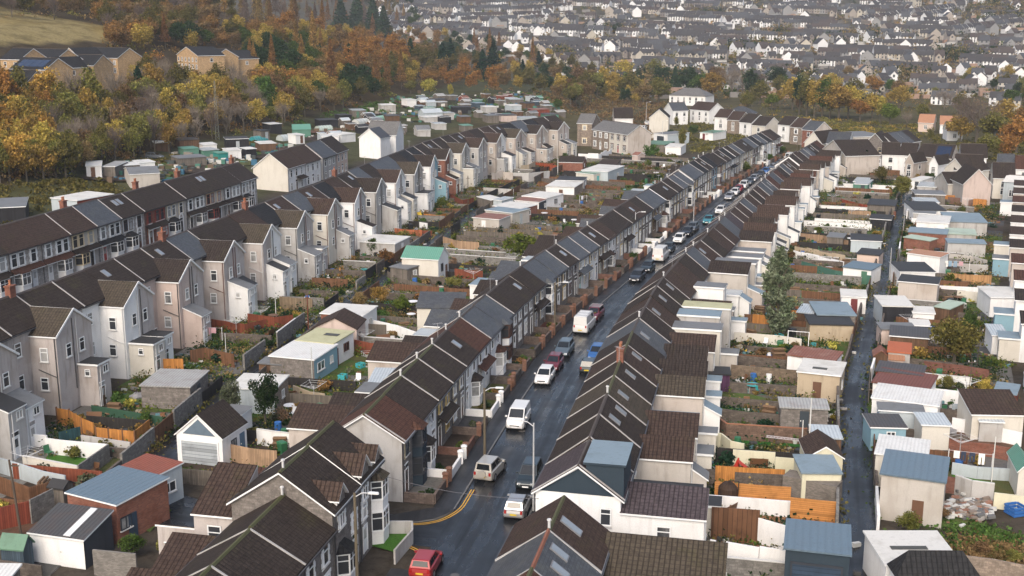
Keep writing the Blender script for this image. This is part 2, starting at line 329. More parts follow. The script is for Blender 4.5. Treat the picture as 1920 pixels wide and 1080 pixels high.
# ------------------------------------------------------------------ curves
class Curve:
 """smooth line through points, resampled by length; offsets are positive to the right of travel"""
 def __init__(s, pts, step=1.0):
  P = [Vector((*p, 0)) for p in pts]; P = [P[0] * 2 - P[1]] + P + [P[-1] * 2 - P[-2]]; q = []
  for i in range(1, len(P) - 2):
   a, b, c, d = P[i - 1:i + 3]
   for k in range(24):
    t = k / 24; q.append(.5 * ((2 * b) + (c - a) * t + (2 * a - 5 * b + 4 * c - d) * t * t + (3 * b - a - 3 * c + d) * t ** 3))
  q.append(P[-2]); s.p = [q[0]]; acc = 0
  for a, b in zip(q, q[1:]):
   l = (b - a).length; pos = step - acc
   while pos <= l: s.p.append(a + (b - a) * (pos / l)); pos += step
   acc = l - (pos - step)
  s.step = step; s.len = (len(s.p) - 1) * step
  for _ in range(6):
   s.p = [s.p[0]] + [(s.p[i - 1] + s.p[i] * 2 + s.p[i + 1]) / 4 for i in range(1, len(s.p) - 1)] + [s.p[-1]]
 def at(s, d, off=0.0):
  i = min(max(int(d / s.step), 0), len(s.p) - 2); t = d / s.step - i; a, b = s.p[i], s.p[i + 1]; v = (b - a).normalized()
  p = a + (b - a) * t; return p.x + v.y * off, p.y - v.x * off
 def ang(s, d):
  a = s.at(d - 2); b = s.at(d + 2); return math.atan2(b[0] - a[0], b[1] - a[1])       # from +Y towards +X
 def near(s, x, y):
  best = min(range(len(s.p)), key=lambda i: (s.p[i].x - x) ** 2 + (s.p[i].y - y) ** 2); return best * s.step
 def meet(s, x, y, dx, dy):
  """distance along the ray (x,y)+(dx,dy)t at which it crosses the line"""
  for a, b in zip(s.p, s.p[1:]):
   ex, ey = b.x - a.x, b.y - a.y; den = dx * ey - dy * ex
   if abs(den) < 1e-9: continue
   t = ((a.x - x) * ey - (a.y - y) * ex) / den; q = ((a.x - x) * dy - (a.y - y) * dx) / den
   if t > 0 and -.001 <= q <= 1.001: return t
  return None
K = Curve([(-12.2, 50), (-9, 66), (-5.0, 84.1), (-.9, 104.3), (2.2, 119), (7.2, 139.2), (12.6, 156), (18.1, 171.5), (27.7, 199.4), (37.9, 228), (51.0, 263.9), (64.5, 297), (80, 330), (92, 352), (112, 385)])     # left kerb of the street
LR = Curve([(18.0, 52), (24.2, 75.3), (29.0, 92.7), (31.1, 100.2), (35.2, 115.6), (38.9, 125.6), (43, 137), (47.7, 150), (53.1, 164.6), (59.0, 180.6), (71.2, 214.8), (84.5, 249.5), (95.2, 277.2), (104, 300)])  # back lane, right
LL = Curve([(-34.5, 70), (-31.5, 94), (-29.6, 110.6), (-27.4, 127), (-23.6, 147), (-17.4, 179.4), (-6.0, 237.3), (5.1, 277.2), (14, 305), (24, 335)])    # back lane, left
BL = Curve([(-52.5, 70), (-48, 90), (-43.3, 112.0), (-40.9, 122.6), (-38.3, 135.2), (-35.7, 148.4), (-33, 161.5), (-30.2, 174.6), (-26.9, 189), (-23.9, 205), (-21, 219.7), (-17.6, 236.5), (-14.3, 253.2), (-9.0, 273), (-1.0, 295), (8.5, 314), (17, 328)])  # rear faces of the annexes of the left terrace
FL = Curve([(40.5, 88), (51.8, 114.6), (61.6, 141.5), (73.4, 172.2), (80, 188), (92, 216), (104, 244)])   # rear faces of the far right terrace's annexes
ROADW = 5.9
def strip(name, crv, d0, d1, o0, o1, z, mat, step=2.0, thick=0.0, zf=None):
 b = MB(); n = max(2, int((d1 - d0) / step)); pts = []
 for i in range(n + 1):
  d = lerp(d0, d1, i / n); a = crv.at(d, o0); c = crv.at(d, o1); za = (zf(*a) if zf else 0) + z; zc = (zf(*c) if zf else 0) + z
  pts.append(((a[0], a[1], za), (c[0], c[1], zc), d))
 uv = []
 for (a, c, d), (a2, c2, d2) in zip(pts, pts[1:]):
  b.poly([a, c, c2, a2], mat); uv += [o0, d, o1, d, o1, d2, o0, d2]
  if thick:
   dz = Vector((0, 0, thick)); b.poly([a2, tuple(Vector(a2) - dz), tuple(Vector(a) - dz), a], mat); b.poly([c, tuple(Vector(c) - dz), tuple(Vector(c2) - dz), c2], mat); uv += [o0, d2, o0 + .1, d2, o0 + .1, d, o0, d] * 1 + [o1, d, o1 + .1, d, o1 + .1, d2, o1, d2]
 me = b.mesh(name, uv=False); l = me.uv_layers.new(name='UVMap'); l.data.foreach_set('uv', uv)
 return link(name, me)
ASP = M('asphalt', (.013, .0145, .0175), wet=.13); PAV = M('asphalt', (.017, .0165, .017), wet=.3); KERB = M('felt', (.13, .13, .13)); LANE = M('asphalt', (.013, .013, .0145), wet=.16)
YEL = M('flat', (.55, .3, .035), rough=.6, dirt=.5)
# ------------------------------------------------------------------ terrain
def mkgrid(a, b, fine0, fine1, st, g):
 xs = []; x = fine0
 while x <= fine1: xs.append(x); x += st
 s = st; x = fine1
 while x < b: s *= g; x += s; xs.append(x)
 s = st; x = fine0
 while x > a: s *= g; x -= s; xs.insert(0, x)
 return xs
gx = mkgrid(-1500, 1900, -190, 160, 3.5, 1.10); gy = mkgrid(-60, 3600, 30, 640, 4, 1.06)
def gcol(x, y):
 u = uof(x, y); d = math.hypot(x, y)
 if d > 640: return (.075, .07, .055) if d < 1250 else (.055, .05, .035)
 if u < -150 and -215 < u and y < 430: return (.24, .19, .085)
 if u < -72: return (.055, .04, .022)
 if u < -27: return (.06, .062, .03)
 if y > 335 + max(0, x - 60) * -.3: return (.075, .065, .032)
 return (.06, .05, .04)
b = MB(); vc = []
nx = len(gx)
for y in gy:
 for x in gx: b.v.append((x, y, hz(x, y) - .03)); vc.append(gcol(x, y))
gm = M('ground')
b.mats = [gm]
for j in range(len(gy) - 1):
 for i in range(nx - 1): k = j * nx + i; b.f.append((k, k + 1, k + nx + 1, k + nx)); b.m.append(0)
me = b.mesh('ground', uv=False, smooth=True)
ca = me.color_attributes.new('Col', 'FLOAT_COLOR', 'POINT'); ca.data.foreach_set('color', [q for c in vc for q in (*c, 1.0)])
struct(link('ground', me))
# streets --------------------------------------------------------------
SJ = K.near(-5.5, 82.6)                                                     # where the side street joins
struct(strip('street', K, 0, K.len, -.02, ROADW + .02, .012, ASP))
kN = K.near(-5.0, 85.2); kS = K.near(-6.6, 77.4)
for nm, a, c in (('pavement', kN + 1.2, K.len - 50), ('pavement', 0, kS - 1.6)):
 struct(strip(nm, K, a, c, -1.75, -.14, .125, PAV, zf=None)); struct(strip('kerb', K, a, c, -.14, .0, .132, KERB, thick=.15))
struct(strip('pavement', K, 0, K.len - 50, ROADW + .14, ROADW + 1.85, .125, PAV)); struct(strip('kerb', K, 0, K.len - 50, ROADW, ROADW + .14, .132, KERB, thick=.15))
struct(strip('back_lane', LR, 0, LR.len, -1.5, 1.5, .016, LANE)); struct(strip('back_lane', LL, 0, LL.len, -1.6, 1.6, .016, LANE))
a0 = K.ang(SJ); SIDE = Curve([K.at(SJ, .3), K.at(SJ, -6), K.at(SJ, -12), K.at(SJ - 1, -20), (-34, 92)])
struct(strip('side_street', SIDE, 0, SIDE.len, -2.5, 2.5, .006, ASP, step=1))
YD = Curve([K.at(kN - 2.0, -2.6), K.at(kN - 1.7, -1.6), K.at(kN - .7, -.5), K.at(kN + 1.4, .35), K.at(kN + 3.4, .42), K.at(kN + 5.6, .42)], .3)
YC = Curve([K.at(kS + 2.5, -3.0), K.at(kS + 2.2, -1.6), K.at(kS + 1.2, -.3), K.at(kS - .8, .35), K.at(kS - 4.2, .42)], .3)
def dbl(crv):
 bb = MB()
 for o in (-.1, .12):
  n = int(crv.len / .4)
  for i in range(n):
   d, e = crv.len * i / n, crv.len * (i + 1) / n; p = [crv.at(d, o - .05), crv.at(d, o + .05), crv.at(e, o + .05), crv.at(e, o - .05)]
   bb.poly([(x, y, .02) for x, y in p], YEL)
 struct(bb.build('yellow_lines'))
dbl(YD); dbl(YC)
# rounded pavement corner at the junction
def patch(name, pts, z, mat, kind='structure', zf=False, sub=0):
 bb = MB(); bb.poly([(x, y, z + (hz(x, y) if zf else 0)) for x, y in pts], mat); o = bb.build(name); o['kind'] = kind; return o
pc = [K.at(kN + 1.2, -1.75), K.at(kN + 1.2, -.05), K.at(kN + .2, -.4), K.at(kN - .9, -1.1), K.at(kN - 1.7, -2.4), K.at(kN - 2.2, -4.6), K.at(kN - 2.4, -12), K.at(kN - 1.2, -12), K.at(kN - .9, -4.6)]
bb = MB(); bb.poly([(x, y, .128) for x, y in pc], PAV)
for p, q in zip(pc[1:7], pc[2:7]): bb.poly([(*p, .128), (*p, -.05), (*q, -.05), (*q, .128)], KERB)
struct(bb.build('pavement'))
rp = random.Random(41)
for i in range(16):     # trench repairs and drain covers in the carriageway
 d = 12 + i * 17 + rp.uniform(-5, 5); o0 = rp.uniform(.6, 3.6); L = rp.uniform(2, 12); w_ = rp.uniform(.7, 1.6)
 struct(strip('road_patch', K, d, d + L, o0, o0 + w_, .016, M('asphalt', rp.choice([(.009, .009, .01), (.024, .024, .026), (.03, .03, .031)]), wet=rp.choice([.15, .35])), step=1))
 if i % 2: bb = MB(); x, y = K.at(d - 3, rp.uniform(1.5, 4.6)); bb.lathe([(.34, .018), (.33, .024), (0, .024)], M('flat', (.09, .085, .08), rough=.4), 12, (x, y, 0)); struct(bb.build('drain_cover'))
# ------------------------------------------------------------------ openings (cached meshes, shared between houses)
_MC = {}
GLASS = M('glass'); FR = dict(white=UPVC, brown=M('flat', (.07, .03, .02)), dark=M('flat', (.03, .035, .045)), cream=M('flat', (.6, .5, .33), dirt=.3), yellow=M('flat', (.5, .36, .14), dirt=.3), red=M('flat', (.22, .04, .03)), grey=M('flat', (.3, .3, .31)))
DOORC = dict(white=(.7, .7, .7), red=(.3, .02, .02), black=(.02, .02, .022), brown=(.09, .04, .022), blue=(.04, .09, .17), green=(.03, .1, .06), grey=(.2, .2, .21), teal=(.08, .3, .33))
def win_mesh(w, h, fr='white', style=1):
 k = ('w', round(w, 2), round(h, 2), fr, style)
 if k in _MC: return _MC[k]
 b = MB(); f = FR[fr]; t = .075; x = w / 2
 b.box(-x, x, 0, .03, 0, h, GLASS)
 b.box(-x, -x + t, .0, .08, 0, h, f); b.box(x - t, x, .0, .08, 0, h, f); b.box(-x + t, x - t, 0, .08, h - t, h, f); b.box(-x + t, x - t, 0, .08, 0, t, f)
 if style in (1, 3): b.box(-x + t, x - t, .0, .075, h * .66, h * .66 + .06, f)
 if style in (2, 3) or w > 1.3: b.box(-.035, .035, .0, .076, t, h - t, f)
 b.box(-x - .08, x + .08, 0, .13, -.09, -.002, CAPW)
 _MC[k] = b.mesh('window'); return _MC[k]
def sur_mesh(w, h, c):
 k = ('s', round(w, 2), round(h, 2), c)
 if k in _MC: return _MC[k]
 b = MB(); f = FR[c]; x = w / 2; n = 4
 for s in (-1, 1):
  for i in range(n):
   e = .2 if i % 2 else .3; a, c2 = sorted((s * (x + .002), s * (x + e))); b.box(a, c2, 0, .035, h * i / n, h * (i + 1) / n, f)
 b.box(-x - .3, x + .3, 0, .04, h + .002, h + .24, f); b.box(-x - .25, x + .25, 0, .042, -.2, -.095, f)
 _MC[k] = b.mesh('window_surround'); return _MC[k]
def door_mesh(col, arch=False):
 k = ('d', col, arch)
 if k in _MC: return _MC[k]
 b = MB(); m = M('flat', DOORC[col], rough=.4); b.box(-.42, .42, 0, .03, 0, 2.0, m)
 for s in (-.48, .41): b.box(s, s + .07, 0, .07, 0, 2.08, UPVC)
 b.box(-.41, .41, 0, .07, 2.0, 2.08, UPVC); b.box(-.41, .41, 0, .035, 2.082, 2.45, GLASS); b.box(-.48, .48, 0, .07, 2.452, 2.52, UPVC)
 b.box(-.25, .25, .03, .04, 1.05, 1.8, GLASS)
 if arch:
  n = 8
  for i in range(n):
   a0, a1 = math.pi * i / n, math.pi * (i + 1) / n
   q = lambda a, r: (r * math.cos(a), 0, 2.5 + r * math.sin(a))
   p0, p1, p2, p3 = q(a0, .5), q(a0, .72), q(a1, .72), q(a1, .5); up = lambda p: (p[0], .06, p[2])
   b.hexa([p0, p1, p2, p3, up(p0), up(p1), up(p2), up(p3)], UPVC)
  for s in (-.72, .5): b.box(s, s + .22, 0, .06, 0, 2.498, UPVC)
 _MC[k] = b.mesh('door'); return _MC[k]
def put(name, me, parent, x, y, z, face):
 """face: direction the outside of the opening looks in the parent's frame: 'f' +y, 'r' -y, 'p' +x, 'n' -x"""
 return link(name, me, parent, (x, y, z), {'f': 0, 'r': math.pi, 'p': -math.pi / 2, 'n': math.pi / 2}[face])
def window(parent, x, y, z, face, w=1.0, h=1.4, fr='white', style=1, sur=None):
 o = put('window', win_mesh(w, h, fr, style), parent, x, y, z, face)
 if sur: link('window_surround', sur_mesh(w, h, sur), o, (0, -.005, 0))
 return o
def door(parent, x, y, z, face, col='white', arch=False): return put('door', door_mesh(col, arch), parent, x, y, z, face)
# ------------------------------------------------------------------ roofs and walls
def slab(b, q, th, mat, edge=None):
 """roof sheet: q is the top quad, thickness th hangs below"""
 lo = [(p[0], p[1], p[2] - th) for p in q]; b.hexa([*lo, *q], edge or mat, mat)
def two_slopes(b, x0, x1, yf, yr, zf, zr, zt, mat, oh=.28, th=.13, edge=None, yt=0.0):
 sf = (zt - zf) / (yf - yt); sr = (zt - zr) / (yt - yr)
 slab(b, [(x0, yf + oh, zf - oh * sf), (x1, yf + oh, zf - oh * sf), (x1, yt, zt), (x0, yt, zt)][::-1], th, mat, edge)
 slab(b, [(x0, yt, zt), (x1, yt, zt), (x1, yr - oh, zr - oh * sr), (x0, yr - oh, zr - oh * sr)][::-1], th, mat, edge)
RIDGE = M('felt', (.075, .06, .052)); RIDGER = M('felt', (.22, .085, .05)); RIDGEM = M('felt', (.075, .075, .03)); VERGE = M('felt', (.36, .35, .34)); GUT = M('flat', (.05, .05, .055), rough=.4)
def pot(b, x, y, z, col=(.35, .14, .07)):
 m = M('felt', col); b.lathe([(.12, 0), (.13, .1), (.1, .16), (.1, .42), (.14, .46), (.14, .52)], m, 8, (x, y, z))
def skylight_mesh(w=.7, h=1.1):
 k = ('sk', w, h)
 if k not in _MC:
  b = MB(); f = M('flat', (.16, .16, .17)); b.box(-w / 2 - .07, w / 2 + .07, -h / 2 - .07, h / 2 + .07, 0, .07, f); b.box(-w / 2, w / 2, -h / 2, h / 2, .07, .085, M('roofglass')); _MC[k] = b.mesh('skylight')
 return _MC[k]
def skylight(parent, x, y, z, slope, w=.7, h=1.1, name='skylight'):
 o = link(name, skylight_mesh(w, h), parent, (x, y, z)); o.rotation_euler = (slope, 0, 0); return o
def pitched(b, x0, x1, yf, yr, zb, zf, zr, zt, mf, mr, ms, yt=0.0):
 """walls of a house: pentagon gables, separate materials on front, rear and gables"""
 b.poly([(x1, yf, zb), (x0, yf, zb), (x0, yf, zf), (x1, yf, zf)], mf); b.poly([(x0, yr, zb), (x1, yr, zb), (x1, yr, zr), (x0, yr, zr)], mr)
 for x, k in ((x0, 1), (x1, -1)): b.poly([(x, yf, zb), (x, yr, zb), (x, yr, zr), (x, yt, zt), (x, yf, zf)][::k], ms)
def bay(parent, x, z, two=False, fr='white', panel='white', roof='drk', w=2.0, dep=.75, h2=2.5):
 b = MB(); pm = wallm(panel) if panel in ('white', 'cream', 'navy', 'stone', 'pebble', 'brick') else wallm('white'); f = FR[fr]
 X, c = w / 2, w / 2 - .38
 prof = [(-X, 0), (-c, dep), (c, dep), (X, 0)]
 lv = [(z - .6, z + .85, 'p'), (z + .85, z + 2.35, 'g')] + ([(z + 2.35, z + 3.3, 'p'), (z + 3.3, z + 4.75, 'g')] if two else [])
 for a, e, k in lv:
  for p, q in zip(prof, prof[1:]):
   b.poly([(x + q[0], q[1], a), (x + p[0], p[1], a), (x + p[0], p[1], e), (x + q[0], q[1], e)], pm if k == 'p' else GLASS)
   if k == 'g':
    b.bar((x + p[0], p[1], e - .5), (x + q[0], q[1], e - .5), .07, .06, f); b.bar((x + p[0], p[1], e), (x + q[0], q[1], e), .12, .14, f); b.bar((x + p[0], p[1], a), (x + q[0], q[1], a), .14, .12, f)
  if k == 'g':
   for p in prof: b.bar((x + p[0], p[1], a), (x + p[0], p[1], e), .1, .1, f)
   b.bar((x, dep, a), (x, dep, e), .07, .07, f)
 t = lv[-1][1] + .07
 o = b.build('bay_window', parent)
 r = MB(); rm = roofm(roof); g = .18; pr = [(-X - g, 0), (-c - g * .6, dep + g), (c + g * .6, dep + g), (X + g, 0)]; ap = [(-c * .8, 0), (c * .8, 0)]
 P3 = lambda p, zz: (x + p[0], p[1], zz)
 r.poly([P3(pr[0], t), P3(ap[0], t + .6), P3(pr[1], t)][::-1], rm); r.poly([P3(pr[1], t), P3(ap[0], t + .6), P3(ap[1], t + .6), P3(pr[2], t)][::-1], rm); r.poly([P3(pr[2], t), P3(ap[1], t + .6), P3(pr[3], t)][::-1], rm); r.poly([P3(p, t - .01) for p in pr], f)
 r.build('bay_roof', o); return o
def canopy(parent, x0, x1, z, dep=.9, roof='drk', yf=0.0):
 b = MB(); slab(b, [(x0, yf + dep, z), (x1, yf + dep, z), (x1, yf, z + .5), (x0, yf, z + .5)][::-1], .09, roofm(roof)); b.box(x0, x1, yf + dep - .1, yf + dep - .02, z - .2, z - .1, FR['white'])
 return b.build('canopy', parent)
def annex(parent, x0, x1, y0, ln, zb, kind, z, wall, roof, cam, side=None, dz=1.1, fascia=True):
 """rear wing from y0 to y0-ln. kind mono: slopes down towards cam (+1/-1 along x); flat; gable; hip; lean: slopes down away from the house"""
 b = MB(); m = wallm(wall); ms = wallm(side or wall); y1 = y0 - ln; r = MB(); rm = roofm(roof); oh = .16; e = UPVC if fascia else rm
 if kind == 'mono':
  za, zc = (z + dz, z) if cam > 0 else (z, z + dz)
  b.hexa([(x0, y1, zb), (x1, y1, zb), (x1, y0, zb), (x0, y0, zb), (x0, y1, za), (x1, y1, zc), (x1, y0, zc), (x0, y0, za)], m)
  sl = (zc - za) / (x1 - x0); A, Bx = (x0, x1 + oh) if cam > 0 else (x0 - oh, x1); g = lambda x: za + (x - x0) * sl + .14
  slab(r, [(A, y1 - oh, g(A)), (Bx, y1 - oh, g(Bx)), (Bx, y0, g(Bx)), (A, y0, g(A))], .13, rm, e)
 elif kind == 'flat':
  b.box(x0, x1, y1, y0, zb, z, m); r.box(x0 - .12, x1 + .12, y1 - .14, y0, z + .003, z + .2, e, rm)
 elif kind == 'lean':
  b.hexa([(x0, y1, zb), (x1, y1, zb), (x1, y0, zb), (x0, y0, zb), (x0, y1, z), (x1, y1, z), (x1, y0, z + dz), (x0, y0, z + dz)], m)
  s = dz / ln; slab(r, [(x0 - .1, y1 - oh, z - s * oh + .14), (x1 + .1, y1 - oh, z - s * oh + .14), (x1 + .1, y0, z + dz + .14), (x0 - .1, y0, z + dz + .14)], .13, rm, e)
 else:
  xm = (x0 + x1) / 2; zt = z + dz
  for yy, k in ((y1, 1), (y0, -1)): b.poly([(x0, yy, zb), (x1, yy, zb), (x1, yy, z), (xm, yy, zt), (x0, yy, z)][::k], m)
  b.poly([(x1, y1, zb), (x1, y0, zb), (x1, y0, z), (x1, y1, z)], ms); b.poly([(x0, y0, zb), (x0, y1, zb), (x0, y1, z), (x0, y0, z)], ms)
  s = dz / (xm - x0); q = .14
  slab(r, [(x0 - oh, y1 - oh, z - oh * s + q), (xm, y1 - oh, zt + q), (xm, y0, zt + q), (x0 - oh, y0, z - oh * s + q)], .13, rm, e)
  slab(r, [(xm, y1 - oh, zt + q), (x1 + oh, y1 - oh, z - oh * s + q), (x1 + oh, y0, z - oh * s + q), (xm, y0, zt + q)], .13, rm, e)
 o = b.build('annex', parent); r.build('annex_roof', o); return o
def chimney(parent, x, y, z0, z1, w=.9, d=.6, mat='brick', pots=2):
 b = MB(); m = wallm(mat); b.box(x - w / 2, x + w / 2, y - d / 2, y + d / 2, z0, z1, m); b.box(x - w / 2 - .07, x + w / 2 + .07, y - d / 2 - .07, y + d / 2 + .07, z1 + .002, z1 + .16, m); o = b.build('chimney', parent)
 c = MB()
 for i in range(pots): pot(c, x + (i - (pots - 1) / 2) * w * .42, y, z1 + .16)
 if pots: c.build('chimney_pots', o)
 return o
NH = dict(n=0)
def shell(t, w, df, db, zf, zr, zt, o):
 """walls, roof, verge strips, gutter of one house; t is the Empty"""
 x0, x1 = -w / 2 + .012, w / 2 - .012; jr = random.Random(int(w * 1e4 + t.location.x * 977 + t.location.y * 131)); zt += jr.uniform(-.09, .09); zf += jr.uniform(-.05, .05); zr += jr.uniform(-.05, .05)
 b = MB(); pitched(b, x0, x1, df, -db, o.get('zb', -1.0), zf, zr, zt, wallm(o['front']), wallm(o['rear']), wallm(o.get('side', o['rear']))); b.build('wall', t)
 r = MB(); g0 = .22 if o.get('end0') else 0; g1 = .22 if o.get('end1') else 0; q = .15; rm = roofm(o['roof'])
 two_slopes(r, x0 - g0, x1 + g1, df, -db, zf + q, zr + q, zt + q, rm, edge=UPVC if (g0 or g1) else rm); rf = r.build('roof', t)
 c = MB(); c.hexa([(x0, -.14, zt + q - .08), (x1, -.14, zt + q - .08), (x1, .14, zt + q - .08), (x0, .14, zt + q - .08), (x0, -.05, zt + q + .07), (x1, -.05, zt + q + .07), (x1, .05, zt + q + .07), (x0, .05, zt + q + .07)], o.get('rm', RIDGE)); c.build('ridge_tiles', rf)
 if o.get('verge', 1):
  v = MB(); xs = x0 if o.get('vs', 1) > 0 else x1 - .16; sf, sr = (zt - zf) / df, (zt - zr) / db; oh = .3
  for y, z in ((df + oh, zf - oh * sf), (-db - oh, zr - oh * sr)): v.bar((xs + .08, 0, zt + q + .03), (xs + .08, y, z + q + .03), .13, .09, o.get('vm', VERGE))
  v.build('verge', rf)
 if o.get('gut', 1):
  gmb = MB(); oh = .3; zz = zf - oh * (zt - zf) / df; gmb.box(x0, x1, df + oh, df + oh + .1, zz - .02, zz + .08, GUT); gmb.tube((x1 - .15, df + .08, zz), (x1 - .15, df + .08, 0), .045, .045, GUT, 5)
  gmb.build('gutter', t); gmb = MB(); zz = zr - oh * (zt - zr) / db; gmb.box(x0, x1, -db - oh - .1, -db - oh, zz - .02, zz + .08, GUT); gmb.build('gutter', t)
 if jr.random() < .22: aerial(t, jr.uniform(-1.5, 1.5), zt + q)
 for (sx, sy, hh) in o.get('sky', []):
  s = (zt - zf) / df if sy > 0 else -(zt - zr) / db; z = zt + q - abs(sy) * abs(s); skylight(rf, sx, sy, z, -math.atan(s), h=hh)
 if 'chim' in o: chimney(t, o['chim'][0], 0, zt - .6, zt + o['chim'][1], pots=o['chim'][2] if len(o['chim']) > 2 else 2)
 if o.get('flue'):
  p = MB(); p.tube((o['flue'], .0, zt + .15), (o['flue'], .0, zt + .7), .09, .09, M('flat', (.5, .5, .5)), 6); p.tube((o['flue'], 0, zt + .7), (o['flue'], 0, zt + .8), .15, .12, M('flat', (.5, .5, .5)), 6); p.build('roof_vent', rf)
 return rf
def aerial(t, x, z):
 if 'ae' not in _MC:
  b = MB(); m = M('flat', (.3, .3, .31), rough=.4); b.tube((0, 0, -.1), (0, 0, 1.5), .022, .022, m, 5); b.tube((-.5, 0, 1.45), (.5, 0, 1.45), .015, .015, m, 4)
  for i in range(6): b.tube((-.45 + i * .18, -.25, 1.45), (-.45 + i * .18, .25, 1.45), .01, .01, m, 4)
  _MC['ae'] = b.mesh('tv_aerial')
 link('tv_aerial', _MC['ae'], t, (x, 0, z), x * 3)
def dish(t, x, y, z, face='f'):
 k = 'dish'
 if k not in _MC:
  b = MB(); g = M('flat', (.3, .3, .31)); b.lathe([(.02, -.02), (.2, .0), (.33, .09)], g, 12); b.tube((0, 0, -.02), (0, 0, -.3), .02, .02, g, 5); _MC[k] = b.mesh('satellite_dish')
 o = link('satellite_dish', _MC[k], t, (x, y, z)); o.rotation_euler = (math.radians(70), 0, math.pi if face == 'f' else 0); return o
def rowrot(th, side):
 """side +1: the front looks to the right of travel, -1: to the left"""
 return math.atan2(-math.cos(th), -math.sin(th)) if side > 0 else math.atan2(math.cos(th), math.sin(th))
ROOFW = {'brn': 'brown tile', 'drk': 'dark tile', 'rbr': 'red-brown tile', 'mos': 'mossy tile', 'slt': 'grey slate', 'dslt': 'dark slate', 'gslt': 'pale slate', 'cha': 'charcoal tile', 'vio': 'violet-brown tile'}
# ------------------------------------------------------------------ terrace C: left side of the street, fronts seen
def front_two_up(t, w, df, z0, sty, fr='white', sur='white', dcol='white', mir=1, roof='drk'):
 ux = w * .24
 if sty != 'bay2': window(t, -ux * mir, df, z0 + 3.25, 'f', .95, 1.45, fr, 1, sur)
 window(t, ux * mir, df, z0 + 3.25, 'f', .95, 1.45, fr, 1, sur)
 door(t, ux * mir * 1.25, df, z0 + .12, 'f', dcol)
 if sty == 'bay':
  o = bay(t, 0, 0, False, fr, 'white', roof); o.location = (-ux * mir, df, z0)
 elif sty == 'bay2':
  o = bay(t, 0, 0, True, fr, 'navy' if fr == 'dark' else 'white', roof); o.location = (-ux * mir, df, z0)
 else: window(t, -ux * mir, df, z0 + .85, 'f', 1.05, 1.55, fr, 3, sur)
 if sty == 'porch': canopy(t, -w * .45, w * .45, z0 + 2.75, roof=roof, yf=df)
C0 = K.near(-4.1, 87.2); C1 = K.near(86.0, 329.0) - 3
CW = 5.2
CN = int((C1 - C0) / CW); CW = (C1 - C0) / CN
croof = ['rbr', 'drk', 'drk', 'drk', 'drk', 'rbr', 'slt', 'slt', 'drk', 'drk', 'drk', 'slt']
cfront = [('stone', 'bay2', 'dark', 'cream', 'brown'), ('white', 'bay', 'white', 'white', 'white'), ('stone', 'porch', 'yellow', 'yellow', 'brown'), ('stone', 'plain', 'white', 'cream', 'brown'), ('white', 'bay', 'white', 'white', 'white'), ('white', 'porch', 'white', 'white', 'white'), ('white', 'bay', 'white', 'white', 'white'), ('stone', 'bay2', 'brown', 'white', 'red'), ('stone', 'plain', 'white', 'white', 'white'), ('stone', 'plain', 'white', 'white', 'black')]
frontw = {'stone': 'stone', 'lstone': 'pale stone', 'white': 'white painted', 'sand': 'buff stone', 'cream': 'cream', 'blue': 'blue painted', 'grey': 'grey rendered', 'pebble': 'pebbledashed', 'brick': 'red brick', 'beige': 'beige'}
r = random.Random(5)
for i in range(CN):
 d = C0 + (i + .5) * CW; th = K.ang(d); off = -4.5 - 3.1; x, y = K.at(d, off)
 rf = croof[i] if i < len(croof) else r.choice(['drk', 'drk', 'drk', 'drk', 'brn', 'drk', 'cha', 'slt'])
 wl, sty, fr, sur, dc = cfront[i] if i < len(cfront) else (r.choice(['stone', 'stone', 'stone', 'stone', 'sand', 'white', 'grey', 'cream']), r.choice(['plain'] * 6 + ['bay', 'porch', 'bay2']), r.choice(['white'] * 5 + ['brown', 'yellow']), r.choice(['white', 'white', 'cream', 'yellow']), r.choice(list(DOORC)))
 if 34 <= i <= 35: wl = 'blue'
 t = thing('terraced_house', (x, y, 0), rowrot(th, 1), '', 'house', 'terrace on the left side of the street')
 t['label'] = f"{frontw[wl]} terraced house under {ROOFW[rf]}s, {ordw(i + 1)} from the junction, left of the street"; LABELS.setdefault(t['label'], []).append(t.name)
 step = .45 if 30 <= i < 36 else 0.0
 o = dict(front=wl, rear='pebble', side='grey', roof=rf, vs=-1 if i == 0 else 1, vm=UPVC if i in (24, 29, 38) else VERGE, rm=RIDGEM if i < 4 else RIDGE, zb=-.5, end1=(i == 0), end0=(i == CN - 1 or i in (29,)))
 if i in (4, 9, 13, 16, 21, 26, 33) or (i > 10 and r.random() < .06): o['sky'] = [(r.uniform(-1, 1), 1.5, 1.0)]
 o['verge'] = int(r.random() < .65 or i < 4 or i in (24, 29, 38))
 if r.random() < .35 or i in (1, 2, 3): o['flue'] = -CW / 2 + .3
 shell(t, CW, 3.1, 3.1, 5.15 + step, 5.0 + step, 7.1 + step, o)
 front_two_up(t, CW, 3.1, 0.3, sty, fr, sur, dc, -1 if i % 2 else 1, rf if i % 3 else 'rbr')
 if r.random() < .3: dish(t, 0, 3.3, 4.3)
 k = r.random()
 if k < .8:
  x0 = -2.4 if i % 2 else -.6
  annex(t, x0, x0 + 3.0, -3.1, r.uniform(3.5, 6.5), -.3, 'mono' if k < .55 else ('gable' if k < .65 else 'flat'), r.uniform(2.5, 3.0), r.choice(['white', 'pebble', 'cream', 'grey']), r.choice(['brn', 'brn', 'drk', 'slt']) if k < .65 else r.choice(['fgrey', 'poly', 'fblue']), 1, dz=1.25)
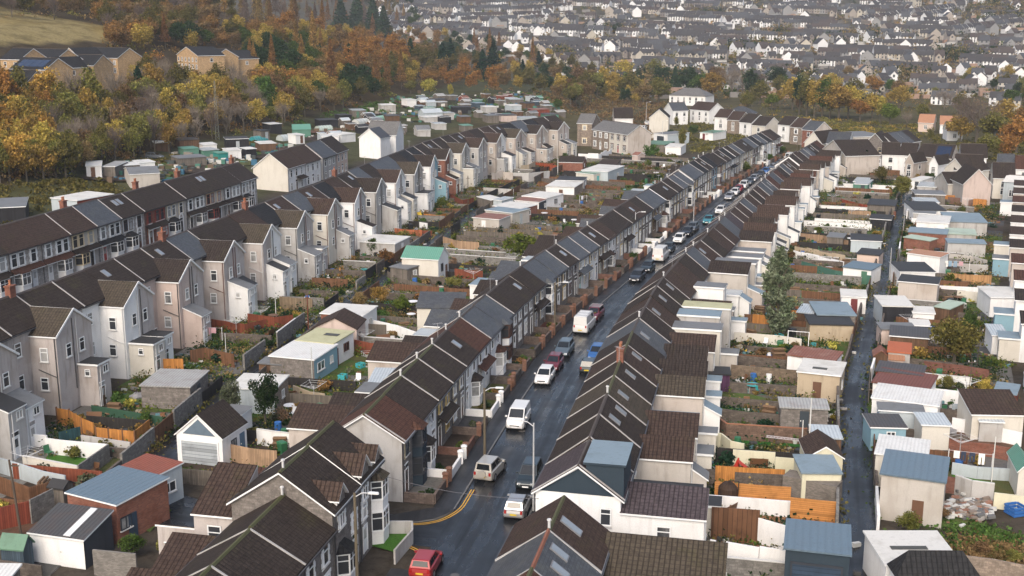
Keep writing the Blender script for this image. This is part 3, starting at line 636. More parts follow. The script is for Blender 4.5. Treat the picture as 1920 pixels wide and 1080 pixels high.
# ------------------------------------------------------------------ E: the near terrace left of the junction
E0 = K.near(-5.6, 81.0)
for i in range(2):                                             # tall pair with gablets
 w = 5.0; d = E0 - (i + .5) * w; th = K.ang(E0); p = K.at(E0, -4.3); dx, dy = -math.sin(th), -math.cos(th)
 x = p[0] + dx * (i + .5) * w - math.cos(th) * 3.6; y = p[1] + dy * (i + .5) * w + math.sin(th) * 3.6
 t = thing('terraced_house', (x, y, 0), rowrot(th, 1), ['tall stone house with white two-storey bay and gablets, at the junction corner', 'tall stone house with gablets and white bays, second from the junction corner'][i], 'house', 'tall gabled pair at the junction')
 o = dict(front='stone', rear='mauve', side='stone', roof='drk', verge=0, rm=RIDGEM, end1=(i == 1), end0=(i == 0), zb=-.5, flue=(1.9 if i else None))
 rf = shell(t, w, 3.6, 3.6, 6.0, 6.0, 8.5, o); sl = 2.5 / 3.6
 for gx0, gw in ((-1.5, 1.45), (1.2, 1.9)) if i == 0 else ((.9, 1.5),):
  g = MB(); yf = 3.64; ze = 5.6; zt = 6.0 + gw * .62 + .45; x0, x1 = gx0 - gw / 2, gx0 + gw / 2
  g.poly([(x0, yf, 4.9), (x1, yf, 4.9), (x1, yf, zt - gw * .55), (gx0, yf, zt), (x0, yf, zt - gw * .55)][::-1], wallm('stone'))
  for xx, k in ((x0, 1), (x1, -1)): g.poly([(xx, yf, 4.9), (xx, yf, zt - gw * .55), (xx, 1.0, zt - gw * .55)][::k], wallm('white'))
  go = g.build('gablet', t); q = MB(); bk = (8.5 + .1 - zt) / sl
  for s in (-1, 1):
   xe = gx0 + s * (gw / 2 + .18); zee = zt - (gw / 2 + .18) * 1.1 + .12; y2 = max(.2, (8.5 - zee) / sl - .2)
   qd = [(gx0, yf + .22, zt + .14), (xe, yf + .22, zee), (xe, y2, zee), (gx0, max(.1, bk - .4), zt + .14)]
   slab(q, qd if s < 0 else qd[::-1], .1, roofm('brn'), UPVC)
  q.build('gablet_roof', go)
  window(t, gx0, 3.66, 4.35, 'f', .95 if gw < 2 else 1.3, 1.35, 'white', 3, 'white')
 ob = bay(t, 0, 0, i == 0, 'white', 'white', 'mos' if i == 0 else 'cha'); ob.location = (-1.25 if i == 0 else .9, 3.6, .3)
 if i: window(t, 1.0, 3.6, 3.4 - .9, 'f', .01, .01) if 0 else None
 door(t, 1.3 if i == 0 else -1.6, 3.6, .3, 'f', 'white'); window(t, 1.3 if i == 0 else -1.6, 3.6, 3.0 - .1, 'f', .85, 1.25, 'white', 1, 'white')
 if i == 1:
  a = annex(t, -1.9, 2.4, -3.6, 2.9, -.3, 'mono', 4.9, 'mauve', 'brn', 1, dz=2.0); window(a, 2.4, -5.0, 2.6, 'p', 1.0, 1.6)
  a2 = annex(t, -.6, 2.2, -6.52, 2.9, -.3, 'mono', 2.3, 'mauve', 'brn', -1, dz=1.3); window(a2, 2.2, -7.4, 1.0, 'p', .7, .8); door(a2, 2.2, -8.5, 0, 'p', 'black'); dish(a, 2.5, -4.5, 2.6)
 else: annex(t, -1.9, 1.6, -3.6, 4.5, -.3, 'mono', 3.2, 'white', 'rbr', 1, dz=1.4)
ER = K.at(E0, -4.3)
for i in range(4):                                             # lower houses nearer the camera
 w = 5.3; th = K.ang(E0); dx, dy = -math.sin(th), -math.cos(th); s = 10.05 + (i + .5) * w
 x = ER[0] + dx * s - math.cos(th) * 3.35; y = ER[1] + dy * s + math.sin(th) * 3.35
 t = thing('terraced_house', (x, y, 0), rowrot(th, 1), f"low stone terraced house with dark tiled roof, {ordw(i + 1)} down from the gabled pair", 'house', 'low terrace below the gabled pair')
 o = dict(front='stone', rear='mauve', side='stone', roof='drk', vs=1, verge=1 if i else 0, vm=VERGE, rm=RIDGEM, flue=None if i else -2.4)
 shell(t, w, 3.35, 3.35, 4.85, 4.85, 6.8, o); front_two_up(t, w, 3.35, -.3, 'plain', 'white', 'white', 'white', 1)
 annex(t, -1.2, 2.4, -3.35, 4.0, -.3, 'mono', 2.6, 'cream' if i else 'mauve', 'brn', 1, dz=1.5)
# ------------------------------------------------------------------ terrace D: right side of the street, rears seen
DOFF = ROADW + 1.85; dr = random.Random(21)
def d_house(d, w, i, label, o, grp, df=3.05, db=3.05, zf=5.0, zr=4.9, zt=7.2):
 th = K.ang(d); x, y = K.at(d, DOFF + df)
 t = thing('terraced_house', (x, y, 0), rowrot(th, -1), label, 'house', grp); o = dict(dict(front='stone', rear='pebble', side='white', zb=-.6), **o)
 rf = shell(t, w, df, db, zf, zr, zt, o); return t, rf
DA = K.near(-7.4, 74.8)
d0r = ['brn', 'slt', 'rbr', 'brn']
for i in range(4):
 d = DA - (i + .5) * 5.5
 o = dict(roof=d0r[i], rear='pink', rm=[RIDGEM, RIDGER, RIDGEM, RIDGE][i], end1=(i == 0), vs=1, flue=[2.5, None, None, None][i] and -2.4, sky=[[(-.2, -1.0, 1.5)], [(1.2, -.95, 1.2), (-.6, -1.3, 1.2)], [], []][i])
 t, rf = d_house(d, 5.5, i, f"terraced house with {ROOFW[d0r[i]]}s, {ordw(i + 1)} below the white gabled house, right of the street", o, 'near terrace right of the street')
 if i == 0:
  a = annex(t, -2.0, 2.0, -3.0, 7.6, -.6, 'mono', 3.6, 'pink', 'mos', -1, dz=1.7)
 elif i == 1:
  a = annex(t, -2.75, 2.7, -3.0, 7.0, -.6, 'flat', 3.6, 'pink', 'fblue', -1); skylight(a, 1.6, -4.6, 3.82, 0, .9, .6)
 else: annex(t, -2.4, 1.8, -3.0, 7.5, -.6, 'mono', 3.6, 'pink', 'drk', -1, dz=1.6)
DB = K.near(-5.9, 79.5) + .6                                        # white gabled house and the long terrace behind it
DE = K.near(73.0, 316.0) - 12; DW = 5.25; DN = int((DE - DB) / DW); DW = (DE - DB) / DN
droof = ['vio', 'drk', 'drk', 'mos', 'drk', 'brn', 'drk', 'slt', 'drk', 'brn', 'drk', 'drk', 'brn', 'brn', 'drk', 'slt', 'brn', 'drk', 'brn', 'brn', 'slt', 'vio']
# annex by house: kind, wall, roof, length, z
dann = {0: ('mono', 'white', 'vio', 7.2, 3.9), 1: ('flat', 'beige', 'fdark', 6.5, 3.0), 2: ('mono', 'beige', 'brn', 7.0, 3.9), 3: ('mono', 'beige', 'brn', 7.2, 4.0), 4: ('flat', 'beige', 'fblue', 7, 3.4), 5: ('mono', 'pebble', 'mos', 7.4, 4.1), 6: ('mono', 'pebble', 'drk', 7.4, 4.2), 7: ('mono', 'beige', 'drk', 7, 4.3),
  8: ('mono', 'beige', 'brn', 7.8, 4.1), 9: ('flat', 'cream', 'fgrey', 8.4, 5.0), 10: ('flat', 'grey', 'fblue', 7.6, 5.2), 11: ('flat', 'grey', 'fyel', 9.0, 5.0), 12: ('mono', 'pebble', 'brn', 8, 3.2), 13: ('flat', 'white', 'fgrey', 6, 5.2), 14: ('flat', 'white', 'poly', 8, 3.2), 15: ('mono', 'beige', 'drk', 8.5, 5.0), 16: ('flat', 'beige', 'fgrey', 9, 5.4), 17: ('flat', 'beige', 'fgrey', 7, 3.2)}
for i in range(DN):
 d = DB + (i + .5) * DW; rf_ = droof[i] if i < len(droof) else dr.choice(['drk', 'brn', 'drk', 'brn', 'rbr', 'dslt'])
 lab = 'white rendered house with dark blue gable and box dormer, right of the street' if i == 0 else f"terraced house with {ROOFW[rf_]}s, {ordw(i + 1)} from the blue gable, right of the street"
 o = dict(roof=rf_, verge=int(dr.random() < .6 or i < 5), rear=dr.choice(['pebble', 'beige', 'white', 'cream', 'grey']), end0=(i == 0), vs=1, rm=RIDGEM if i in (3, 4, 5, 6) else RIDGE)
 if i in (2, 3, 4, 5, 9) or (i > 5 and dr.random() < .2): o['sky'] = [(dr.uniform(-1.4, 1.4), -1.1, 1.0)] + ([(1.5, -1.3, 1.0)] if i == 2 else [])
 if i == 4: o['chim'] = (2.4, 1.1, 3)
 if dr.random() < .4: o['flue'] = -2.2
 if i == 0: o['rear'] = 'white'; o['side'] = 'white'
 stp = .5 if i in (DN - 8, DN - 7) else 0
 t, rf = d_house(d, DW, i, lab, o, 'long terrace right of the street', zt=7.2 + stp, zf=5 + stp, zr=4.9 + stp)
 if i == 0:
  g = MB(); x0 = -DW / 2 - .012; g.poly([(x0, 2.75, 5.15), (x0, -2.7, 5.1), (x0, 0, 7.0)], wallm('navy')); g.build('gable_cladding', t)
  g = MB(); g.box(-2.3, 2.2, -3.2, -.5, 4.9, 7.25, wallm('navy')); dm = g.build('dormer', rf); q = MB(); q.box(-2.4, 2.3, -3.35, -.3, 7.253, 7.42, wallm('navy'), roofm('fblue')); q.build('dormer_roof', rf)
  window(t, -DW / 2 + .012 - .02, -2.0, 2.9, 'n', .8, 1.3)
 else: window(t, 1.6, -3.05, 3.1, 'r', .9, 1.2)
 if i in dann: kd, wl, rk, ln, z = dann[i]
 else: kd, wl, rk, ln, z = dr.choice(['mono', 'mono', 'mono', 'flat']), dr.choice(['white', 'white', 'cream', 'pebble', 'beige']), dr.choice(['drk', 'brn', 'drk', 'slt']), dr.uniform(6, 8.5), dr.uniform(3.8, 5.0)
 if i > 20: kd, wl, rk, z = 'gable', dr.choice(['white', 'white', 'white', 'pebble']), dr.choice(['brn', 'drk', 'rbr']), dr.uniform(4.6, 5.6)
 if kd == 'flat' and rk in ('drk', 'brn', 'slt'): rk = 'fgrey'
 x0 = -2.55 if i != 0 else -2.613; x1 = x0 + (dr.uniform(2.3, 3.0) if i else 3.1); ln *= .62 if i > 1 else .82
 a = annex(t, x0, x1, -3.0, ln, -.6, kd, z, wl, rk, -1, dz=1.05)
 if i == 0:
  window(a, x0, -6.1, 1.9, 'n', 1.0, 1.3)
 if i % 2 == 0: window(a, (x0 + x1) / 2, -3.0 - ln, max(.9, z - 1.9), 'r', .9, 1.1)
 if dr.random() < .75 and i > 0: annex(t, x0 + .3, x1 - .6, -3.0 - ln - .002, dr.uniform(1.2, 2.2), -.6, dr.choice(['flat', 'lean']), 2.4, dr.choice(['cream', 'white', 'pebble', 'blue' if i == 30 else 'beige']), dr.choice(['fgrey', 'fdark', 'fblue']), -1, dz=.8)
 p = MB(); p.tube((x0 + .2, -3.0 - ln - .08, z), (x0 + .2, -3.0 - ln - .08, 0), .05, .05, M('flat', (.5, .5, .5)), 5); p.build('drainpipe', t)
# ------------------------------------------------------------------ terrace B: left, three-storey rears with paired gabled wings
br = random.Random(8)
B0 = BL.near(-46, 97) - 6.2 * 4; BW = 6.12; BN = int((BL.len - B0 - 4) / BW)
# first gable seen whole stands at (-43.3,112)
BC = BL.near(-43.3, 112.0); B0 = BC - BW * 5
broof = {0: 'drk', 1: 'drk', 2: 'drk', 3: 'drk', 4: 'drk', 5: 'drk', 6: 'drk', 7: 'drk', 8: 'drk', 9: 'drk', 10: 'slt', 11: 'drk', 12: 'drk', 13: 'brn'}
bwall = ['mauve', 'mauve', 'white', 'mauve', 'mauve', 'mauve', 'white', 'mauve', 'pink', 'mauve', 'mauve', 'mauve', 'mauve', 'white', 'grey', 'mauve', 'cream', 'grey', 'white', 'grey', 'grey', 'grey', 'white', 'white', 'grey', 'pebble', 'white', 'blue', 'brick', 'cream', 'cream', 'grey', 'grey', 'mauve']
for i in range(BN):
 d = B0 + (i + .5) * BW; th = BL.ang(d); x, y = BL.at(d, -6.3); zt = 11.0
 sc = 1.0
 wl = bwall[i] if i < len(bwall) else br.choice(['mauve', 'grey', 'white', 'cream', 'pebble']); rk = broof.get(i) or br.choice(['drk', 'drk', 'brn', 'cha', 'slt'])
 lab = f"{ {'mauve': 'grey-mauve', 'white': 'white', 'pink': 'pale pink', 'grey': 'grey', 'cream': 'cream', 'pebble': 'pebbledashed', 'blue': 'pale blue', 'brick': 'red brick'}[wl]} house with gabled rear wing, {ordw(i + 1)} from near end of the left terrace"
 t = thing('terraced_house', (x, y, 0), rowrot(th, -1), lab, 'house', 'left terrace with gabled rear wings')
 o = dict(front='stone', rear=wl, side=wl, roof=rk, vs=1, vm=VERGE, verge=1 if br.random() < .7 else 0, zb=-.6, gut=1, end0=(i == 0), end1=(i == BN - 1))
 if br.random() < .25: o['sky'] = [(br.uniform(-1.6, -.4) * (1 if i % 2 else -1), -1.3, 1.0)]
 if i in (4, 9, 13, 19): o['chim'] = (2.6, 1.0, 1 if i != 13 else 2)
 shell(t, BW, 3.6, 3.4, 8.6, 8.7, zt, o)
 # half of the paired wing: even houses have it on the far side, odd on the near side, meeting at the party line
 s = 1 if i % 2 == 0 else -1; xp = s * (BW / 2 - .015); wx = xp - s * 3.05; x0, x1 = sorted((xp, wx)); y1 = -6.3; z8, z10 = 7.95, 9.95
 b = MB(); m = wallm(wl); za, zc = (z8, z10) if s > 0 else (z10, z8)
 b.hexa([(x0, y1, -.6), (x1, y1, -.6), (x1, -3.4, -.6), (x0, -3.4, -.6), (x0, y1, za), (x1, y1, zc), (x1, -3.4, zc), (x0, -3.4, za)], m); a = b.build('rear_wing', t)
 q = MB(); oh = .14; slp = (z10 - z8) / 3.05; xe = wx - s * oh; ze = z8 - oh * slp + .13; zp = z10 + .13
 qd = [(xe, y1 - oh, ze), (xp, y1 - oh, zp), (xp, -1.5, zp), (xe, -1.5, ze)]; wr = br.choice(['brn', 'drk', 'mos', 'drk', 'brn'])
 slab(q, qd if s > 0 else qd[::-1], .13, roofm(wr), UPVC); q.build('wing_roof', a)
 vb = MB(); vb.bar((xe, y1 - oh - .03, ze - .02), (xp, y1 - oh - .03, zp - .02), .06, .2, UPVC); vb.build('bargeboard', a)
 xm = (x0 + x1) / 2
 window(a, xm + s * .4, y1, 5.5, 'r', .9, 1.35, 'white', 1);
 if br.random() < .5: window(a, xm + s * .4, y1, 2.9, 'r', .9, 1.2, 'white', 1)
 window(a, wx, -4.9, 5.4, 'n' if s > 0 else 'p', .85, 1.4); window(a, wx, -4.7, 2.5, 'n' if s > 0 else 'p', .85, 1.3)
 window(t, -s * 1.9, -3.4, 6.3, 'r', 1.0, 1.4); window(t, -s * 1.9, -3.4, 3.0, 'r', 1.0, 1.5); door(t, -s * .9, -3.4, .0, 'r', br.choice(['white', 'brown', 'blue', 'green']))
 pp = MB(); pc_ = M('flat', br.choice([(.12, .06, .05), (.5, .5, .5), (.06, .06, .06)])); pp.tube((wx - s * .07, y1 + .15, 7.9), (wx - s * .07, y1 + .15, 0), .055, .055, pc_, 5); pp.tube((xp - s * .3, y1 - .07, 9.2), (xp - s * .3, y1 - .07, 2), .05, .05, pc_, 5); pp.tube((wx - s * .07, -4.2, 4.6), (wx - s * .07, y1 + .15, 3.9), .05, .05, pc_, 5); pp.build('drainpipe', t)
 if br.random() < .85:
  lw = br.uniform(2.0, 2.9); lx0, lx1 = sorted((xp - s * .1, xp - s * (lw + .1))); ln = br.uniform(1.8, 3.0); hz_ = br.uniform(4.6, 5.4); w2 = wl if br.random() < .55 else br.choice(['white', 'grey', 'white', 'cream'])
  e = annex(t, lx0, lx1, y1 - .003, ln, -.6, br.choice(['lean', 'lean', 'lean', 'flat']), hz_ - .9, w2, br.choice(['fdark', 'drk', 'fdark', 'fgrey']), -1, dz=.9)
  window(e, (lx0 + lx1) / 2 + .3, y1 - ln, hz_ - 1.9, 'r', .9, .8, 'white', 2);
  if br.random() < .6: window(e, lx0, y1 - ln * .5, hz_ - 2.0, 'n', .6, .7)
  pe = MB(); pe.tube((lx0 + .4, y1 - ln - .07, hz_ - .8), (lx0 + .4, y1 - ln - .07, 0), .05, .05, M('flat', (.55, .55, .55)), 5); pe.build('drainpipe', e); door(e, (lx0 + lx1) / 2 - .5, y1 - ln, 0, 'r', br.choice(['brown', 'white', 'green', 'black']))
# ------------------------------------------------------------------ terrace A: far left, fronts seen
AP = [(-70.5, 118), (-66.5, 130), (-63.2, 141), (-60.2, 153), (-56.5, 170), (-52.6, 188), (-48.0, 207), (-46.6, 213)]
A = Curve(AP); ar = random.Random(3); AW = 6.15; AN = int(A.len / AW); AW = A.len / AN
aroof = ['drk'] * 4 + ['brn', 'brn', 'brn', 'slt', 'drk', 'drk', 'drk', 'drk', 'drk', 'drk', 'drk', 'drk']
a_sp = [('lstone', 'white', 'white', 'drk')] * 4 + [('lstone', 'white', 'white', 'rbr'), ('lstone', 'white', 'white', 'rbr'), ('beige', 'cream', 'cream', 'drk'), ('lstone', 'white', 'white', 'cha'), ('lstone', 'brown', 'white', None), ('brick', 'red', 'red', 'drk'), ('beige', 'white', 'cream', None), ('lstone', 'white', 'white', 'drk'), ('beige', 'red', 'cream', 'drk'), ('lstone', 'white', 'white', 'drk'), ('lstone', 'white', 'white', None), ('beige', 'white', 'cream', 'drk')]
for i in range(AN):
 d = (i + .5) * AW; th = A.ang(d); x, y = A.at(d, -3.5); zb = hz(*A.at(d, 0)) ; wl, fr, sur, cn = a_sp[min(i, len(a_sp) - 1)]; rk = aroof[min(i, len(aroof) - 1)]
 t = thing('terraced_house', (x, y, 4.0), rowrot(th, 1), f"{frontw[wl]} bay-fronted house with {ROOFW[rk]}s, {ordw(AN - i)} from far end of the leftmost terrace", 'house', 'leftmost terrace with bays')
 o = dict(front=wl, rear='pebble', roof=rk, vs=1, verge=1 if i in (5, 6, 7, 8, 10) else 0, zb=-2, end0=(i == AN - 1), end1=(i == 0))
 if i in (8, 12, 15): o['sky'] = [(-.5, 1.2, 1.1), (.7, 1.2, 1.1)]
 shell(t, AW, 3.5, 3.5, 5.55, 5.3, 8.0, o); m_ = 1 if i % 2 else -1
 for xx in (-2.15, -.7, 1.7): window(t, xx * m_, 3.5, 3.4, 'f', 1.1, 1.7, fr, 1, sur)
 ob = bay(t, 0, 0, False, fr if fr != 'brown' else 'white', 'white' if wl != 'brick' else 'brick', cn or 'cha', w=2.4, dep=.9); ob.location = (-1.2 * m_, 3.5, .2)
 door(t, 1.6 * m_, 3.5, .2, 'f', ar.choice(['white', 'brown', 'red', 'black']), arch=(cn is None or i % 3 == 0))
 if cn: canopy(t, -AW * .48, AW * .48, 2.75, .75, cn, 3.5)
 if i in (3, 6, 9, 11, 14): chimney(t, -2.7, -1.0, 6.4, 8.9, .9, .6, 'brick', 2)
 annex(t, -1.8, 1.6, -3.5, 4.5, -2, 'gable', 4.3, 'pebble', 'brn', 1, dz=1.3)
# white houses beyond it
A2P = Curve([(-44.6, 232.5), (-39.2, 257), (-35.5, 281), (-33.5, 297)]); a2 = [('white', 'brn', 8.6, 'white', 'brown', 'white painted house with brown roof and cream gable'), ('white', 'brn', 8.6, 'white', 'white', 'white painted house with brown roof and no porch'), ('grey', 'dslt', 8.6, 'white', 'white', 'grey rendered house with dark slate roof'), ('salmon', 'drk', 8.6, 'white', 'white', 'salmon pink house with dark roof')]
d = 0
for i, (wl, rk, w, fr, dc, lab) in enumerate(a2):
 x, y = A2P.at(d + w / 2, -3.7); th = A2P.ang(d + w / 2); d += w + (4 if i == 1 else 0) * .3
 t = thing('terraced_house', (x, y, 3.3), rowrot(th, 1), lab + ', beyond the leftmost terrace', 'house', 'short terrace below the allotments')
 shell(t, w, 3.7, 3.7, 5.4, 5.3, 8.2, dict(front=wl, rear=wl, side='cream' if i == 0 else wl, roof=rk, verge=0, zb=-2, end1=(i == 0), end0=(i == 3)))
 for xx in (-2.6, 0, 2.6): window(t, xx, 3.7, 3.4, 'f', 1.0, 1.45, fr, 1); window(t, xx, 3.7, .8, 'f', 1.0, 1.5, fr, 1) if xx else door(t, xx, 3.7, .2, 'f', dc)
 if i == 0: canopy(t, -3.6, 0, 2.8, 1.2, 'drk', 3.7)
# ------------------------------------------------------------------ terrace F: far right, rears seen at the edge of the picture
fr_ = random.Random(14); FW = 6.0; FN = int(FL.len / FW)
fwall = ['white', 'cream', 'white', 'white', 'white', 'white', 'cream', 'white', 'white', 'white', 'white', 'pebble', 'white', 'white']
for i in range(4, FN):
 d = (i + .5) * FW; th = FL.ang(d); x, y = FL.at(d, 10.2); wl = fwall[i % len(fwall)]; rk = fr_.choice(['brn', 'drk', 'rbr', 'drk', 'brn'])
 t = thing('terraced_house', (x, y, 0), rowrot(th, 1), f"{wl if wl != 'pebble' else 'pebbledashed'} rear of a terraced house, {ordw(i + 1)} from near end of the rightmost terrace", 'house', 'rightmost terrace')
 shell(t, FW, 3.2, 3.2, 5.2, 5.1, 7.4, dict(front='stone', rear=wl, roof=rk, vs=1, zb=-.6, end1=(i == 0), end0=(i == FN - 1)))
 ln = 6.3; k = 'mono'
 if d > 62: wl, ln = fr_.choice(['white', 'pebble']), 6.0
 if i % 2: a = annex(t, -1.2, 2.2, -3.2, ln, -.6, k, 4.4, wl, rk, 1, dz=.7)
 else: a = annex(t, -1.5, 1.0, -3.2, ln * .5, -.6, 'flat', 2.6, wl, 'fgrey', 1)
 window(a, .3, -3.2 - (ln if i % 2 else ln * .5), 1.6, 'r', 1, 1.1)
 if i % 2 and fr_.random() < .5: annex(t, -.9, 2.2, -3.205 - ln, 2.2, -.6, 'flat', 2.5, fr_.choice(['white', 'cream', 'blue']), fr_.choice(['fgrey', 'fblue', 'fwhite']), 1)
# ------------------------------------------------------------------ garages, sheds and outbuildings, from the outline of their roofs
OCC = []          # footprints (x, y, radius)
GCOL = dict(grey=(.33, .36, .38), white=(.68, .68, .68), green=(.06, .15, .1), dark=(.035, .045, .055), brown=(.12, .06, .035), blue=(.06, .12, .2), teal=(.1, .36, .36), maroon=(.14, .03, .03), navy=(.03, .05, .08))
def S(k, h, nl, nr, fl, roof, wall, label, kind='flat', name='garage', dz=None, front=None, right=None, left=None, grp=None, fas=True, wins=(), drs=(), gar=None, sky=None, cat=None, minw=1.2):
 zb = hz(*ground(*(sum(cr(k, *q)[i] for q in (nr, fl)) / 2 for i in (0, 1)), h))
 p0, p1, p2 = (Vector(at(*cr(k, *q), zb + h)) for q in (nl, nr, fl))
 ex = p1 - p0; w = max(ex.length, minw); ex.normalize(); ey = Vector((-ex.y, ex.x)); d = max((p2 - p0).dot(ey), minw)
 if grp: d = min(d, w * 1.2, 5.0); w = min(w, 7.5)
 c = p0 + ex * (w / 2) + ey * (d / 2); rz = math.atan2(ex.y, ex.x)
 t = thing(name, (c.x, c.y, zb), rz, label, cat or {'garage': 'garage', 'garden_shed': 'shed', 'outbuilding': 'outbuilding', 'greenhouse': 'greenhouse', 'chicken_coop': 'coop'}.get(name, 'shed'), grp)
 OCC.append((c.x, c.y, max(w, d) * .62))
 X, Y = w / 2, d / 2; b = MB(); r = MB(); zz = -1.0; e = UPVC if fas else roofm(roof); rm = roofm(roof); oh = .14; dz = dz if dz is not None else {'flat': .12, 'pent': .45, 'gx': min(1.2, d * .24), 'gy': min(1.4, w * .24), 'hip': 1.4}[kind]
 mf = wallm(front or wall); mw = wallm(wall); mr = wallm(right or wall); ml = wallm(left or wall)
 zf_, zk = (h, h + dz) if kind in ('flat', 'pent') else (h, h)
 if kind in ('flat', 'pent'):
  b.poly([(-X, -Y, zz), (X, -Y, zz), (X, -Y, zf_), (-X, -Y, zf_)], mf); b.poly([(X, Y, zz), (-X, Y, zz), (-X, Y, zk), (X, Y, zk)], mw)
  b.poly([(X, -Y, zz), (X, Y, zz), (X, Y, zk), (X, -Y, zf_)], mr); b.poly([(-X, Y, zz), (-X, -Y, zz), (-X, -Y, zf_), (-X, Y, zk)], ml); b.build('wall', t)
  s = dz / d; slab(r, [(-X - oh, -Y - oh, h - s * oh + .13), (X + oh, -Y - oh, h - s * oh + .13), (X + oh, Y + oh, zk + s * oh + .13), (-X - oh, Y + oh, zk + s * oh + .13)], .125, rm, e)
 elif kind == 'gx':
  for x, kk, mm in ((X, 1, mr), (-X, -1, ml)): b.poly([(x, -Y, zz), (x, Y, zz), (x, Y, h), (x, 0, h + dz), (x, -Y, h)][::kk], mm)
  b.poly([(-X, -Y, zz), (X, -Y, zz), (X, -Y, h), (-X, -Y, h)], mf); b.poly([(X, Y, zz), (-X, Y, zz), (-X, Y, h), (X, Y, h)], mw); b.build('wall', t)
  s = dz / Y
  for q in (-1, 1):
   qq = [(-X - oh, q * (Y + oh), h - s * oh + .12), (X + oh, q * (Y + oh), h - s * oh + .12), (X + oh, 0, h + dz + .12), (-X - oh, 0, h + dz + .12)]
   slab(r, qq if q < 0 else qq[::-1], .115, rm, e)
 elif kind == 'gy':
  for y, kk, mm in ((-Y, 1, mf), (Y, -1, mw)): b.poly([(-X, y, zz), (X, y, zz), (X, y, h), (0, y, h + dz), (-X, y, h)][::kk], mm)
  b.poly([(X, -Y, zz), (X, Y, zz), (X, Y, h), (X, -Y, h)], mr); b.poly([(-X, Y, zz), (-X, -Y, zz), (-X, -Y, h), (-X, Y, h)], ml); b.build('wall', t)
  s = dz / X
  for q in (-1, 1):
   qq = [(q * (X + oh), -Y - oh, h - s * oh + .12), (0, -Y - oh, h + dz + .12), (0, Y + oh, h + dz + .12), (q * (X + oh), Y + oh, h - s * oh + .12)]
   slab(r, qq if q < 0 else qq[::-1], .115, rm, e)
 else:
  b.box(-X, X, -Y, Y, zz, h, mw); b.build('wall', t); q = .2; rl = max(X - Y, .2)
  P = [(-X - q, -Y - q, h + .02), (X + q, -Y - q, h + .02), (X + q, Y + q, h + .02), (-X - q, Y + q, h + .02)]; a1, a2 = (-rl, 0, h + dz), (rl, 0, h + dz)
  r.poly([P[0], P[1], a2, a1], rm); r.poly([P[1], P[2], a2], rm); r.poly([P[2], P[3], a1, a2], rm); r.poly([P[3], P[0], a1], rm); r.poly(P[::-1], e)
 ro = r.build('roof', t)
 if sky:
  q = MB(); q.box(X * sky[0], X * sky[1], -Y + d * sky[2], -Y + d * sky[3], 0, .05, M('flat', (.06, .06, .055)) if len(sky) < 5 else M('flat', (.6, .6, .6)))
  so = q.build('skylight', ro); so.location = (0, 0, h + .13 + dz * (sky[2] + sky[3]) / 2 if kind in ('flat', 'pent') else h + .14); so.rotation_euler = (math.atan(dz / d) if kind in ('flat', 'pent') else math.atan(dz / Y), 0, 0)
  if kind == 'gx': so.location = (0, -Y, h + .14);
 if not (wins or drs or gar) and w > 1.9:
  q = random.Random(int(c.x * 971 + c.y * 37)); drs = (('f', q.uniform(-.6, .6), q.choice(['brown', 'white', 'dark', 'green', 'grey'])),) if q.random() < .35 and h > 2 else (); wins = (('r', q.uniform(-.3, .3), 1.0, .8, .8),) if q.random() < .5 and d > 2 and h > 2 else ()
 face = {'f': ('r', lambda u: (u * X, -Y)), 'r': ('p', lambda u: (X, u * Y)), 'l': ('n', lambda u: (-X, u * Y))}
 for (sd_, u, z, ww, hh, *fc) in wins:
  fk, g = face[sd_]; xx, yy = g(u); put('window', win_mesh(ww, hh, fc[0] if fc else 'white', 2), t, xx, yy, z, fk)
 for (sd_, u, c_) in drs:
  fk, g = face[sd_]; xx, yy = g(u); kk = ('sd', c_)
  if kk not in _MC: q = MB(); q.box(-.42, .42, 0, .05, 0, 1.95, M('flat', GCOL[c_])); q.box(.28, .34, .05, .09, .95, 1.05, UPVC); _MC[kk] = q.mesh('door')
  put('door', _MC[kk], t, xx, yy, .03, fk)
 if kind == 'gy' and gar: q = MB(); q.poly([(-X * .72, -Y - .03, h + .12), (X * .72, -Y - .03, h + .12), (0, -Y - .03, h + dz * .82)], M('flat', (.12, .16, .2), rough=.15)); q.build('gable_glazing', t)
 if gar:
  sd_, c_, fw, fh = gar[:4]; fk, g = face[sd_]; xx, yy = g(0); W = (w if sd_ == 'f' else d) * fw / 2; q = MB(); m = M('wood', GCOL[c_], per=.3, hor=1)
  q.box(-W, W, 0, .05, .02, h * fh, m); q.box(-W - .12, -W - .002, 0, .09, 0, h * fh, UPVC if c_ != 'navy' else FR['dark']); q.box(W + .002, W + .12, 0, .09, 0, h * fh, UPVC if c_ != 'navy' else FR['dark']); q.box(-W - .12, W + .12, 0, .09, h * fh + .002, h * fh + .16, UPVC if c_ != 'navy' else FR['dark']); o = q.build('garage_door', t); o.location = (xx, yy, 0); o.rotation_euler = (0, 0, {'r': math.pi, 'p': -math.pi / 2, 'n': math.pi / 2}[fk])
 return t
